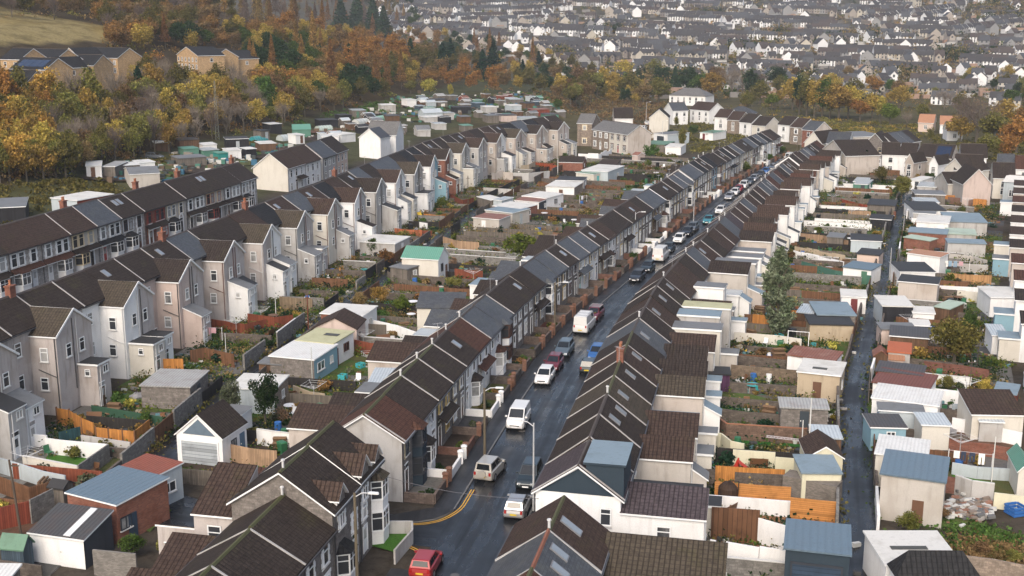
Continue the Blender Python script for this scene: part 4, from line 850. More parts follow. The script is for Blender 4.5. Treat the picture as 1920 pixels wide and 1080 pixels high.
# --- left of the street, between the street terrace and the left lane
S('a', 2.5, (275, 770), (770, 815), (520, 610), 'cwhite', 'stone', 'sky-blue walled outbuilding with pale corrugated roof in the left gardens', 'flat', right='blue', wins=(('r', -.45, 1.0, 1.7, 1.0), ('r', .45, 1.1, .7, .8)), name='outbuilding')
S('a', 2.7, (575, 595), (985, 635), (760, 465), 'fyel', 'white', 'white garage with pale green flat roof and maroon door', 'flat', wins=(('r', .25, 1.1, 1.3, 1.0, 'brown'),), drs=(('r', -.7, 'maroon'),), sky=(-.1, .65, .5, .66), fas=False)
S('a', 2.7, (770, 452), (1250, 465), (960, 345), 'brn', 'pink', 'pink rendered garage with brown ribbed gable roof', 'gy', dz=1.25, fas=False, drs=(('r', -.4, 'brown'),))
S('a', 2.7, (850, 290), (1320, 322), (1010, 190), 'fwhite', 'brick', 'brick garage with white flat roof behind the pink gabled garage', 'flat', right='white', wins=(('r', 0, 1.0, .9, 1.0),))
S('a', 1.6, (150, 850), (400, 870), (235, 795), 'fgrey', 'woodb', 'small brown wooden coop with grey flat roof beside the blue outbuilding', 'flat', name='chicken_coop', fas=False)
S('v', 2.3, (528, 368), (712, 374), (612, 312), 'cgrey', 'stone', 'stone garage with pale corrugated roof by the orange fence', 'flat', fas=False, drs=(('r', -.1, 'dark'),))
S('b', 2.6, (150, 655), (570, 700), (380, 510), 'drk', 'white', 'white gabled garage with grey roller door facing the lane end', 'gy', dz=1.9, gar=('f', 'grey', .78, .8), wins=(('r', -.1, .9, .9, 1.0, 'dark'),), drs=(('r', .6, 'blue'),))
S('b', 2.5, (640, 238), (1050, 255), (800, 120), 'fwhite', 'pblue', 'pale blue outbuilding behind the dark leafy tree', 'flat', name='outbuilding', right='sand')
S('c', 3.3, (440, 500), (850, 525), (615, 440), 'cgreen', 'cream', 'cream garage with green sheet gable roof', 'gx', dz=1.35, right='white', wins=(('r', -.3, 1.3, .9, 1.2, 'dark'),), drs=(('r', .55, 'brown'),))
S('c', 2.1, (310, 605), (500, 635), (400, 565), 'fgrey', 'woodg', 'weathered wooden shed with grey and rust roof below the green-roofed garage', 'flat', name='garden_shed', fas=False, sky=None)
S('w5', 2.3, (97, 778), (285, 790), (150, 742), 'fwhite', 'grey', 'low grey garage with dirty white flat roof by the left lane', 'flat', drs=(('r', 0, 'white'),))
S('c', 2.3, (1245, 50), (1535, 75), (1390, 10), 'crust', 'beige', 'beige garage with rusty flat roof and white door', 'flat', drs=(('f', -.2, 'white'),))
S('c', 2.8, (1205, 808), (1370, 820), (1270, 740), 'fblue', 'white', 'small white outbuilding with grey roof tight behind the street terrace', 'flat', name='outbuilding')
S('c', 3.0, (610, 1065), (1120, 1075), (660, 990), 'slt', 'cream', 'cream outbuilding with slate roof and red ridge tiles', 'pent', dz=1.1, name='outbuilding', fas=False)
S('d', 2.4, (420, 745), (725, 782), (510, 692), 'fblue', 'beige', 'beige garage with blue-grey roof in the left gardens', 'flat', drs=(('r', 0, 'grey'),))
S('d', 2.5, (505, 700), (815, 735), (625, 650), 'fwhite', 'brick', 'brown brick garage with off-white roof behind the blue-grey one', 'flat', wins=(('r', 0, 1.1, 1.0, .8),))
S('d', 2.3, (750, 637), (1022, 658), (830, 598), 'crust', 'white', 'white garage with rust coloured roof', 'flat', right='dark')
S('d', 2.6, (835, 588), (1105, 615), (915, 533), 'fwhite', 'white', 'white garage with white roof and dark side window', 'flat', wins=(('r', .1, 1.2, 1.1, .9, 'dark'),))
S('d', 2.5, (1100, 478), (1420, 492), (1200, 425), 'fwhite', 'white', 'peeling white garage with brown roof edge', 'flat', fas=False, right='sand')
S('d', 2.3, (1220, 410), (1525, 418), (1310, 375), 'fdark', 'grey', 'grey garage with dark roof behind the peeling white garage', 'flat', wins=(('r', 0, 1, .9, .9),))
S('d', 2.4, (1440, 322), (1640, 345), (1500, 298), 'fgreen', 'cream', 'cream outbuilding with dark green roof and turquoise door', 'flat', name='outbuilding', drs=(('r', -.2, 'teal'),))
S('d', 2.9, (1505, 298), (1800, 315), (1592, 233), 'fwhite', 'pblue', 'pale blue garage with broad white roof', 'flat', wins=(('r', .2, 1.1, 1, .9),))
S('d', 2.3, (1250, 205), (1515, 212), (1308, 176), 'drk', 'brick', 'red brick garage with dark gable roof by the lane top', 'gx', dz=1.2)
S('d', 2.3, (1680, 237), (1890, 243), (1722, 192), 'brn', 'stone', 'stone garage with brown roof past the broad white roof', 'pent', fas=False)
S('d', 1.9, (330, 595), (480, 635), (400, 568), 'fwhite', 'woodg', 'low store with dirty white roof beside the lane', 'flat', name='garden_shed')
S('d', 2.0, (510, 630), (605, 640), (540, 592), 'poly', 'pblue', 'pale polycarbonate lean-to beside the lane', 'flat', name='garden_shed')
S('e', 2.2, (1365, 452), (1540, 458), (1390, 418), 'fwhite', 'white', 'white garage with white roof beside the round green tree', 'flat')
S('e', 2.3, (1115, 420), (1360, 432), (1160, 385), 'fgreen', 'woodg', 'grey shed with green felt roof behind the round green tree', 'flat', name='garden_shed', fas=False)
S('e', 2.2, (1755, 292), (1902, 302), (1790, 262), 'fgreen', 'white', 'white shed with green roof near the far white houses', 'flat', name='garden_shed', drs=(('f', -.4, 'maroon'),))
S('e', 2.1, (960, 962), (1088, 968), (985, 933), 'poly', 'white', 'small greenhouse with pale roof behind the street terrace', 'flat', name='greenhouse')
S('e', 1.8, (992, 545), (1055, 552), (1003, 528), 'crust', 'pink', 'tiny pink garden hut by the stone pair', 'gx', name='garden_shed')
S('e', 2.2, (135, 832), (230, 838), (180, 800), 'fblue', 'grey', 'small grey shed with blue-grey roof by the white boundary post', 'flat', name='garden_shed')
S('a', 2.4, (1390, 1068), (1615, 1072), (1520, 925), 'poly', 'grey', 'glazed grey lean-to behind the street terrace', 'flat', name='outbuilding', fas=False)
S('v', 2.2, (830, 470), (905, 478), (868, 446), 'fgrey', 'white', 'low white store under the street terrace roofs', 'flat', name='garden_shed')
# --- near left corner
S('f', 3.1, (452, 522), (785, 606), (730, 347), 'steel', 'brick', 'brick outbuilding with large steel-blue sheet roof', 'flat', name='outbuilding', wins=(('r', -.7, 1.0, 1.1, 1.0, 'dark'), ('f', .35, 1.2, .9, .8)), drs=(('r', -.45, 'navy'),), dz=.2)
S('f', 2.8, (802, 356), (1040, 416), (945, 264), 'cred', 'pblue', 'pale blue shed with bright red roof', 'flat', name='garden_shed', wins=(('r', 0, 1.0, 1.4, .9),))
S('f', 2.2, (200, 790), (562, 840), (287, 647), 'cdark', 'white', 'shed with dark ribbed roof and one white roof strip', 'pent', name='garden_shed', dz=.7, sky=(.25, .5, 0, 1, 1), right='dark')
S('f', 1.9, (0, 884), (152, 897), (100, 838), 'fgreen', 'woodblue', 'dark blue wooden shed with pale green roof', 'gx', name='garden_shed', dz=.7, fas=False)
S('f', 2.0, (-80, 1085), (70, 1088), (10, 1022), 'cwhite', 'woodg', 'shed with white corrugated roof in the bottom corner', 'flat', name='garden_shed')
S('f', 1.7, (330, 478), (425, 492), (352, 448), 'fdark', 'woodg', 'narrow grey shed by the white stepped wall', 'gx', name='garden_shed', dz=.4, fas=False)
# --- between the right terrace and the back lane
S('h', 2.3, (965, 128), (1400, 186), (1008, 55), 'crust', 'white', 'white outbuilding with rusty red sheet roof by the lane', 'flat', name='outbuilding', fas=False)
S('h', 2.8, (1060, 283), (1448, 325), (1092, 172), 'fwhite', 'tan', 'tan garage with white roof and dark skylight slots', 'flat', sky=(-.4, .3, .28, .42))
S('h', 2.2, (905, 612), (1340, 632), (928, 537), 'cgrey', 'stone', 'stone shed with pale grey corrugated roof by the lane', 'flat', name='garden_shed', fas=False)
S('h', 1.9, (250, 306), (435, 312), (262, 252), 'fdark', 'purple', 'purple painted shed with dark roof', 'flat', name='garden_shed', fas=False)
S('h', 2.5, (1150, 1066), (1475, 1076), (1166, 912), 'brn', 'paleyel', 'pale yellow garage with brown gable roof over the lane', 'gy', dz=.9)
S('h', 2.0, (1210, 892), (1462, 902), (1216, 792), 'poly', 'woodb', 'open slatted store with pale roof behind the pale yellow garage', 'flat', name='garden_shed', fas=False)
S('j', 2.6, (1010, 214), (1335, 220), (1014, 80), 'fblue', 'paleyel', 'pale yellow garage with flat blue-grey roof', 'flat', fas=False)
S('j', 3.5, (868, 852), (1410, 912), (872, 628), 'steel', 'navy', 'large dark garage with slate-blue roof and grey shutter', 'flat', dz=.15, fas=False, gar=('f', 'navy', .76, .72), right='white')
S('i', 2.3, (1243, 742), (1592, 750), (1262, 632), 'fblue', 'stone', 'stone garage with light blue-grey roof by the lane', 'flat', fas=False)
S('i', 2.0, (1172, 828), (1572, 838), (1198, 752), 'fdark', 'tan', 'low garage with dark roof in front of the blue-grey one', 'flat', fas=False)
S('i', 2.2, (1463, 570), (1690, 582), (1478, 515), 'fwhite', 'white', 'white shed with white roof and dark door by the lane', 'flat', name='garden_shed', drs=(('f', .05, 'maroon'),))
S('i', 2.0, (1055, 718), (1200, 732), (1056, 646), 'poly', 'woodb', 'glass-roofed shed by the tall grey-green tree', 'flat', name='greenhouse', fas=False)
S('i', 2.2, (1478, 300), (1735, 332), (1500, 246), 'cteal', 'white', 'white shed with dark teal roof', 'flat', name='garden_shed', fas=False)
S('w6', 2.7, (898, 770), (1060, 778), (908, 740), 'fdark', 'pblue', 'light blue shed with dark roof near the lane', 'flat', name='garden_shed', right='blue')
S('w6', 2.0, (930, 842), (1046, 852), (938, 816), 'fdark', 'salmon', 'peach coloured shed with dark roof', 'flat', name='garden_shed', fas=False)
S('w6', 2.0, (770, 752), (855, 758), (778, 732), 'fgrey', 'woodg', 'small grey garden shed in the upper right gardens', 'flat', name='garden_shed', fas=False)
S('w6', 2.0, (1000, 655), (1110, 662), (1010, 632), 'fdark', 'woodblk', 'black shed with white gable by the upper lane', 'gx', name='garden_shed', dz=.5)
S('w6', 2.0, (985, 580), (1130, 588), (995, 552), 'fdark', 'woodg', 'long dark shed near the lane end', 'flat', name='garden_shed', fas=False)
S('w6', 2.1, (915, 470), (985, 474), (920, 446), 'poly', 'green', 'green hut with pale roof near the dark conifers', 'flat', name='garden_shed')
# --- right of the back lane
S('k', 2.6, (158, 156), (415, 162), (186, 78), 'fwhite', 'pblue', 'pale blue lean-to with large cream roof by the lane', 'flat', name='outbuilding', front='woodblk', fas=False)
S('k', 2.0, (150, 352), (440, 358), (163, 306), 'fgrey', 'pink', 'low mauve-roofed store by the lane', 'flat', name='garden_shed', fas=False)
S('k', 2.1, (222, 406), (545, 432), (252, 331), 'cdark', 'woodb', 'shed with dark felt roof left of the twin-trunk tree', 'flat', name='garden_shed')
S('k', 2.0, (205, 540), (390, 556), (212, 467), 'org', 'grey', 'grey shed with bright orange roof', 'flat', name='garden_shed', fas=False)
S('k', 1.5, (215, 605), (335, 614), (218, 580), 'corg', 'salmon', 'small orange hutch in front of the orange-roofed shed', 'flat', name='garden_shed', fas=False)
S('k', 1.4, (85, 572), (205, 580), (95, 530), 'crust', 'woodb', 'small brown kennel with gable roof by the lane', 'gy', name='garden_shed', dz=.6, fas=False)
S('k', 2.5, (100, 702), (490, 748), (126, 630), 'cdark', 'woodred', 'long shed with black sheet roof', 'flat', name='garden_shed', fas=False)
S('k', 2.1, (76, 796), (540, 868), (92, 706), 'stripe', 'white', 'long red-brown roofed shed with white stripes', 'pent', name='garden_shed', fas=False)
S('k', 2.4, (70, 930), (625, 1002), (76, 816), 'cwhite', 'white', 'long garage with white sheet roof', 'flat')
S('k', 2.2, (130, 1035), (505, 1060), (135, 982), 'fgrey', 'pblue', 'grey flat-roofed shed below the long white roof', 'flat', name='garden_shed')
S('k', 2.6, (1070, 82), (1345, 88), (1076, 2), 'fwhite', 'white', 'white outbuilding with white roof beside the rightmost terrace', 'flat', name='outbuilding')
S('k', 2.0, (598, 160), (722, 182), (606, 95), 'pgreen', 'woodb', 'small shed with pale green roof near the twin-trunk tree', 'flat', name='garden_shed', fas=False)
S('k', 2.0, (415, 212), (595, 222), (418, 166), 'fwhite', 'white', 'small white shed beside the cream roof', 'flat', name='garden_shed')
S('k', 1.7, (402, 318), (558, 326), (405, 278), 'fwhite', 'woodblk', 'black store with white roof', 'flat', name='garden_shed')
S('k', 2.2, (1085, 405), (1215, 412), (1090, 322), 'poly', 'white', 'white conservatory with glass roof', 'flat', name='outbuilding')
S('k', 1.8, (1100, 880), (1280, 905), (1125, 810), 'fblue', 'woodred', 'brown shed with turquoise roof edge', 'flat', name='garden_shed', fas=False)
S('q', 2.8, (80, 256), (422, 300), (72, 137), 'cwhite', 'cream', 'garage with plain white sheet roof above the lane bend', 'flat')
S('q', 3.7, (118, 392), (546, 452), (120, 263), 'steel', 'beige', 'tall cream garage with blue-grey sheet roof', 'flat', dz=.4, fas=False)
S('q', 2.2, (50, 80), (285, 86), (78, 2), 'cdark', 'blue', 'light blue hut with patched dark roof', 'flat', name='garden_shed', wins=(('f', .15, 1.0, .8, .9),))
S('q', 2.3, (395, 64), (582, 70), (404, -6), 'poly', 'cream', 'cream shed with glassy grey roof', 'flat', name='garden_shed')
S('q', 2.6, (150, 1010), (655, 1010), (128, 800), 'fwhite', 'white', 'white workshop with white roof and long skylight', 'flat', name='outbuilding', sky=(-.6, .4, .42, .52))
S('q', 2.9, (230, 1088), (770, 1092), (300, 1010), 'cha', 'white', 'outbuilding with dark hipped roof at the bottom edge', 'hip', name='outbuilding', dz=1.5)
S('q', 2.2, (1045, 372), (1150, 380), (1020, 245), 'cgreen', 'cream', 'cream shed with green roof at the right edge', 'gy', name='garden_shed', dz=.7)
S('q', 1.9, (785, 40), (940, 48), (790, -10), 'poly', 'grey', 'grey lean-to with pale green edge', 'flat', name='garden_shed')
S('l', 2.4, (516, 186), (830, 192), (530, 106), 'fdark', 'white', 'garage with dark brown felt roof high on the lane', 'flat', fas=False)
S('l', 2.2, (500, 215), (718, 228), (516, 180), 'fgrey', 'grey', 'low grey-roofed store below the dark brown roof', 'flat', name='garden_shed')
S('l', 2.9, (532, 302), (856, 322), (536, 236), 'fwhite', 'white', 'white garage with bright white roof', 'flat', drs=(('f', -.6, 'maroon'),))
S('l', 2.3, (450, 406), (836, 432), (532, 370), 'fblue', 'brick', 'long red-walled store with blue-grey roof', 'flat', name='outbuilding', fas=False)
S('l', 2.2, (840, 425), (1136, 440), (846, 376), 'pgreen', 'grey', 'store with pale grey-green roof', 'flat', name='garden_shed', fas=False)
S('l', 2.0, (406, 460), (666, 500), (412, 433), 'pgreen', 'brick', 'narrow shed with mint green roof beside the lane', 'flat', name='garden_shed', fas=False)
S('l', 2.9, (440, 622), (770, 666), (456, 582), 'corg', 'white', 'white garage with tan roof', 'flat')
S('l', 2.5, (366, 812), (722, 818), (386, 722), 'fdark', 'white', 'white garage with dark felt roof facing the lane', 'flat')
S('l', 3.0, (350, 908), (745, 942), (366, 846), 'fdark', 'pebble', 'tall pebbledashed garage with white verge', 'flat')
S('l', 2.2, (530, 106), (762, 112), (540, 66), 'poly', 'white', 'white store with glassy roof at the lane end', 'flat', name='garden_shed')
S('l', 2.4, (850, 302), (1250, 316), (852, 216), 'fblue', 'grey', 'long low outbuilding with weathered grey roof', 'flat', name='outbuilding', fas=False)
S('l', 2.2, (850, 515), (1235, 530), (852, 482), 'fblue', 'grey', 'long grey-roofed lean-to above the red wall', 'flat', name='garden_shed', fas=False)
S('w6', 2.6, (1240, 525), (1400, 530), (1250, 505), 'fgrey', 'woodg', 'grey shed at the top of the lane', 'flat', name='garden_shed')
S('m', 2.2, (1060, 470), (1150, 478), (1070, 440), 'fwhite', 'white', 'white hut by the lane top', 'flat', name='garden_shed')
S('m', 2.0, (1120, 520), (1260, 528), (1135, 488), 'poly', 'grey', 'grey hut with glassy roof by the lane top', 'flat', name='garden_shed')
S('m', 2.0, (640, 485), (735, 490), (650, 455), 'poly', 'green', 'greenhouse near the dark conifers', 'flat', name='greenhouse')
S('k', 2.4, (915, 1072), (1350, 1080), (950, 952), 'brn', 'cream', 'low cream outbuilding with brown tiled roof at the right edge', 'pent', name='outbuilding', dz=1.0)
# --- behind the leftmost terrace
S('n', 2.6, (-60, 250), (230, 236), (60, 165), 'fgrey', 'woodblk', 'black-walled garage with grey roof behind the leftmost terrace', 'flat')
S('w4', 3.0, (272, 545), (410, 560), (330, 500), 'fwhite', 'pblue', 'pale grey container store behind the leftmost terrace', 'flat', name='outbuilding', right='woodred')
S('w4', 2.6, (690, 420), (850, 412), (720, 385), 'fgrey', 'beige', 'large beige shed with grey gable roof at the allotment edge', 'gx', name='garden_shed', dz=.8)
S('w4', 2.2, (458, 375), (540, 372), (475, 352), 'fwhite', 'white', 'white hut with blue base at the allotment edge', 'flat', name='garden_shed')
S('w4', 2.1, (545, 378), (612, 378), (552, 352), 'cgrey', 'woodg', 'grey corrugated hut at the allotment edge', 'flat', name='garden_shed')
# --- allotment huts
AH = [('w4', 1204, 232, 1325, 228, 1225, 196, 2.5, 'fdark', 'woodblk', 'black allotment cabin with white framed windows'), ('w4', 655, 372, 745, 366, 672, 345, 2.0, 'cwhite', 'woodg', 'grey hut under white sheet roof at the near end'), ('w4', 742, 358, 825, 352, 760, 335, 2.0, 'cwhite', 'white', 'white sheet-roofed hut beside the parked car'),
  ('w4', 830, 252, 905, 248, 845, 240, 1.8, 'fwhite', 'woodb', 'low hut with white roof under the trees'), ('w4', 955, 238, 1060, 232, 985, 212, 1.9, 'cdark', 'woodb', 'brown hut at the wood edge'), ('w4', 980, 285, 1060, 280, 1000, 262, 1.8, 'cgreen', 'green', 'green hut with green roof'), ('w4', 1080, 262, 1155, 258, 1095, 240, 1.8, 'cwhite', 'white', 'white hut with white roof among allotments'),
  ('w4', 1085, 292, 1165, 286, 1100, 262, 1.7, 'poly', 'green', 'pale glasshouse with green base'), ('w4', 950, 335, 1100, 325, 975, 302, 1.8, 'fgrey', 'woodg', 'long grey hut above the terrace roofs'), ('w4', 1165, 308, 1215, 304, 1175, 288, 1.7, 'cgreen', 'teal', 'small green tarp hut'),
  ('w4', 1210, 292, 1285, 288, 1225, 272, 1.9, 'fwhite', 'white', 'white open-fronted hut'), ('w4', 1312, 285, 1365, 281, 1322, 266, 1.9, 'fwhite', 'woodblk', 'black hut with white roof'), ('w4', 1385, 256, 1470, 252, 1398, 237, 2.0, 'fwhite', 'woodb', 'brown hut with bright white roof'), ('w4', 1390, 188, 1435, 184, 1400, 158, 2.3, 'fdark', 'woodg', 'tall grey hut with window'),
  ('w4', 1440, 152, 1500, 148, 1455, 132, 2.3, 'fwhite', 'woodblk', 'black hut with white pent roof'), ('w4', 1560, 180, 1655, 178, 1575, 138, 1.8, 'cgreen', 'green', 'dark green ridge hut'), ('w4', 1575, 210, 1622, 206, 1583, 182, 2.2, 'fwhite', 'white', 'narrow white hut with pale roof'), ('w4', 1705, 132, 1800, 128, 1722, 96, 2.0, 'fdark', 'woodblk', 'black hut with blue tarpaulin'),
  ('w4', 1715, 218, 1805, 216, 1735, 197, 2.0, 'fwhite', 'white', 'white hut just above the white terrace house'), ('w5', 60, 78, 130, 76, 70, 42, 2.3, 'poly', 'woodg', 'grey panelled hut'), ('w5', 0, 105, 55, 102, 10, 70, 2.2, 'fdark', 'woodblk', 'dark hut near the grey panels'), ('w5', 445, 115, 565, 110, 460, 96, 1.6, 'fwhite', 'white', 'low white-walled glasshouse'),
  ('w5', 440, 92, 540, 88, 462, 62, 2.0, 'poly', 'pblue', 'glasshouse with gable roof'), ('w5', 550, 92, 600, 90, 556, 55, 2.0, 'poly', 'grey', 'small arched glasshouse'), ('w5', 600, 62, 690, 60, 612, 36, 2.0, 'fdark', 'woodblk', 'dark hut with grey top'), ('w5', 215, 50, 290, 48, 225, 32, 2.1, 'fwhite', 'white', 'white caravan-like hut'), ('w5', 350, 22, 400, 20, 358, -8, 2.4, 'fwhite', 'white', 'white hut by the yellow tree'), ('w5', 470, 22, 560, 20, 478, 0, 2.2, 'fdark', 'woodg', 'grey hut near the wood'),
  ('w5', 245, 108, 310, 106, 255, 84, 1.9, 'cdark', 'woodb', 'brown hut behind the polytunnel'), ('w5', 0, 208, 75, 200, 8, 182, 2.0, 'fwhite', 'white', 'white hut right above the pink house'), ('w5', 405, 182, 475, 180, 412, 160, 1.8, 'fgrey', 'grey', 'grey hut behind the white gabled house'), ('w5', 780, 106, 840, 104, 788, 66, 2.2, 'fgrey', 'woodg', 'weathered hut with grey roof'), ('w5', 850, 105, 935, 103, 860, 78, 2.0, 'cdark', 'pink', 'pink walled hut'), ('w5', 900, 52, 960, 50, 905, 30, 2.0, 'fwhite', 'pblue', 'pale hut with white top'),
  ('w5', 1025, 75, 1110, 72, 1032, 42, 2.0, 'crust', 'woodred', 'rust red hut'), ('w5', 1088, 100, 1158, 98, 1092, 60, 2.4, 'cdark', 'green', 'dark green tank hut'), ('w5', 930, 118, 1080, 116, 945, 90, 1.6, 'poly', 'pblue', 'long low glasshouse'), ('w5', 770, 60, 830, 58, 778, 38, 2.0, 'fwhite', 'white', 'white pent hut'), ('w5', 650, 160, 700, 158, 655, 140, 1.7, 'cgreen', 'woodg', 'grey hut with green roof'), ('w5', 500, 150, 560, 148, 507, 132, 1.7, 'poly', 'white', 'white framed cold house'),
  ('w5', 640, 112, 690, 110, 648, 96, 1.8, 'fgrey', 'woodb', 'brown hut with felt roof'), ('w5', 900, 20, 970, 18, 906, 2, 2.0, 'poly', 'woodg', 'pale hut at the wood edge'), ('w5', 985, 40, 1030, 38, 990, 20, 2.0, 'fdark', 'woodb', 'small dark hut at the wood edge'), ('w5', 720, 40, 765, 38, 726, 18, 2.0, 'fblue', 'woodblue', 'blue hut at the wood edge')]
for n_, q in enumerate(AH):
 q = list(q); q[9] = 'grey' if q[9] == 'white' and n_ % 2 and 'white hut' not in q[10] else q[9]; q[8] = 'cgrey' if q[8] == 'fwhite' and n_ % 3 == 0 and 'white' not in q[10] else q[8]
 S(q[0], q[7], (q[1], q[2]), (q[3], q[4]), (q[5], q[6]), q[8], q[9], (q[10] if 'allotment' in q[10] else q[10] + ' on the allotments') if len(q[10].split()) < 14 else q[10], 'flat' if 'ridge' not in q[10] and 'gable' not in q[10] else 'gx', name='garden_shed' if 'glass' not in q[10] and 'cold' not in q[10] else 'greenhouse', grp='allotment huts', fas='white' in q[10], minw=1.8)
def tunnel(k, x0, y0, x1, y1, rad, mat, label):
 a = Vector(ground(*cr(k, x0, y0))); e = Vector(ground(*cr(k, x1, y1))); b = MB(); n = 9; c = (a + e) / 2; d = (e - a); L = d.length / 2
 t = thing('polytunnel', (c.x, c.y, hz(*c)), math.atan2(d.y, d.x), label, 'polytunnel', 'polytunnels on the allotments')
 ps = [(rad * math.cos(math.pi * i / n), rad * 1.05 * math.sin(math.pi * i / n)) for i in range(n + 1)]
 for p, q in zip(ps, ps[1:]): b.poly([(-L, p[0], p[1]), (L, p[0], p[1]), (L, q[0], q[1]), (-L, q[0], q[1])], mat)
 for s in (-L, L): b.poly([(s, p[0], p[1]) for p in ps], mat)
 b.build('cover', t, smooth=False); h = MB()
 for i in range(6):
  xx = -L + 2 * L * i / 5
  for p, q in zip(ps, ps[1:]): h.bar((xx, p[0] * 1.01, p[1] * 1.01), (xx, q[0] * 1.01, q[1] * 1.01), .06, .06, M('flat', (.25, .25, .25)))
 h.build('hoops', t)
tunnel('w5', 75, 150, 150, 142, 1.5, M('felt', (.5, .52, .5), rough=.3), 'pale polytunnel with white cover on the allotments'); tunnel('w5', 160, 138, 245, 128, 1.6, M('felt', (.22, .42, .33), rough=.35), 'mint green polytunnel on the allotments')
tunnel('w4', 1490, 238, 1575, 232, 1.5, M('felt', (.4, .45, .45), rough=.3), 'grey polytunnel with blue base on the allotments'); tunnel('w4', 1345, 240, 1412, 236, 1.3, M('felt', (.03, .25, .27), rough=.4), 'teal tarpaulin tunnel on the allotments'); tunnel('w4', 1690, 185, 1760, 182, 1.4, M('felt', (.4, .47, .42), rough=.3), 'pale green polytunnel on the allotments')
# ------------------------------------------------------------------ houses that stand by themselves or in short rows
def HS(k, zr, bl, br, depth, eave, rise, kind, wall, roof, label, front=None, zb=None, fr='white', sur=None, dcol='white', win=True, off=0.0, side=None, grp=None, name='house', below=-1.5, chim=None, solar=False):
 pm = [sum(cr(k, *q)[i] for q in (bl, br)) / 2 for i in (0, 1)]; z0 = zb if zb is not None else hz(*ground(*pm, zr))
 p0, p1 = (Vector(at(*cr(k, *q), z0 + zr)) for q in (bl, br))
 ex = p1 - p0; w = ex.length; ex.normalize(); ey = Vector((-ex.y, ex.x)); c = p0 + ex * (w / 2) + ey * (depth / 2 + off)
 t = thing(name, (c.x, c.y, z0), math.atan2(ex.y, ex.x), label, 'house', grp); X, Y = w / 2, depth / 2; OCC.append((c.x, c.y, max(w, depth) * .6))
 mf = wallm(front or wall); mw = wallm(wall); ms = wallm(side or wall); b = MB(); r = MB(); rm = roofm(roof); oh = .22; q = .14; zt = eave + rise; zz = below
 if kind == 'par':
  for x, kk in ((X, 1), (-X, -1)): b.poly([(x, -Y, zz), (x, Y, zz), (x, Y, eave), (x, 0, zt), (x, -Y, eave)][::kk], ms)
  b.poly([(-X, -Y, zz), (X, -Y, zz), (X, -Y, eave), (-X, -Y, eave)], mf); b.poly([(X, Y, zz), (-X, Y, zz), (-X, Y, eave), (X, Y, eave)], mw)
  s = rise / Y
  for g in (-1, 1):
   qq = [(-X - oh, g * (Y + oh), eave - s * oh + q), (X + oh, g * (Y + oh), eave - s * oh + q), (X + oh, 0, zt + q), (-X - oh, 0, zt + q)]; slab(r, qq if g < 0 else qq[::-1], .13, rm, UPVC)
 elif kind == 'perp':
  for y, kk, mm in ((-Y, 1, mf), (Y, -1, mw)): b.poly([(-X, y, zz), (X, y, zz), (X, y, eave), (0, y, zt), (-X, y, eave)][::kk], mm)
  b.poly([(X, -Y, zz), (X, Y, zz), (X, Y, eave), (X, -Y, eave)], ms); b.poly([(-X, Y, zz), (-X, -Y, zz), (-X, -Y, eave), (-X, Y, eave)], ms)
  s = rise / X
  for g in (-1, 1):
   qq = [(g * (X + oh), -Y - oh, eave - s * oh + q), (0, -Y - oh, zt + q), (0, Y + oh, zt + q), (g * (X + oh), Y + oh, eave - s * oh + q)]; slab(r, qq if g < 0 else qq[::-1], .13, rm, UPVC)
 else:
  b.box(-X, X, -Y, Y, zz, eave, mw); g = .3; rl = max(X - Y, .3)
  P = [(-X - g, -Y - g, eave + .02), (X + g, -Y - g, eave + .02), (X + g, Y + g, eave + .02), (-X - g, Y + g, eave + .02)]; a1, a2 = (-rl, 0, zt), (rl, 0, zt)
  r.poly([P[0], P[1], a2, a1], rm); r.poly([P[1], P[2], a2], rm); r.poly([P[2], P[3], a1, a2], rm); r.poly([P[3], P[0], a1], rm); r.poly(P[::-1], UPVC)
 b.build('wall', t); ro = r.build('roof', t)
 if kind == 'par': c = MB(); c.bar((-X, 0, zt + q + .02), (X, 0, zt + q + .02), .24, .12, RIDGE); c.build('ridge_tiles', ro)
 if win:
  n = max(1, int(w / 2.6)); hh = 1.3
  for i in range(n):
   xx = -X + w * (i + .5) / n
   if eave > 4: window(t, xx, -Y, eave - 1.9, 'r', 1.05, hh, fr, 1, sur)
   if i == n // 2 and n > 1: door(t, xx, -Y, .1, 'r', dcol)
   else: window(t, xx, -Y, .9, 'r', 1.1, 1.4, fr, 3, sur)
  if depth > 5 and kind == 'perp': window(t, X, 0, eave - 1.9, 'p', 1, 1.2, fr)
 if solar:
  m = MB(); s = rise / Y
  for i in range(4):
   for j in range(2): m.hexa([(-X * .8 + i * w * .2, -Y + .8 + j * 1.3, eave + (.8 + j * 1.3) * s + .15), (-X * .8 + (i + .94) * w * .2, -Y + .8 + j * 1.3, eave + (.8 + j * 1.3) * s + .15), (-X * .8 + (i + .94) * w * .2, -Y + 2.02 + j * 1.3, eave + (2.02 + j * 1.3) * s + .15), (-X * .8 + i * w * .2, -Y + 2.02 + j * 1.3, eave + (2.02 + j * 1.3) * s + .15)] + [(-X * .8 + i * w * .2, -Y + .8 + j * 1.3, eave + (.8 + j * 1.3) * s + .22), (-X * .8 + (i + .94) * w * .2, -Y + .8 + j * 1.3, eave + (.8 + j * 1.3) * s + .22), (-X * .8 + (i + .94) * w * .2, -Y + 2.02 + j * 1.3, eave + (2.02 + j * 1.3) * s + .22), (-X * .8 + i * w * .2, -Y + 2.02 + j * 1.3, eave + (2.02 + j * 1.3) * s + .22)], M('flat', (.015, .025, .055), rough=.2, dirt=.1))
  m.build('solar_panels', ro)
 if chim is not None: chimney(t, chim * X, 0 if kind == 'par' else 1, zt - .5, zt + 1.1, 1.0, .6, 'brick', 2)
 return t
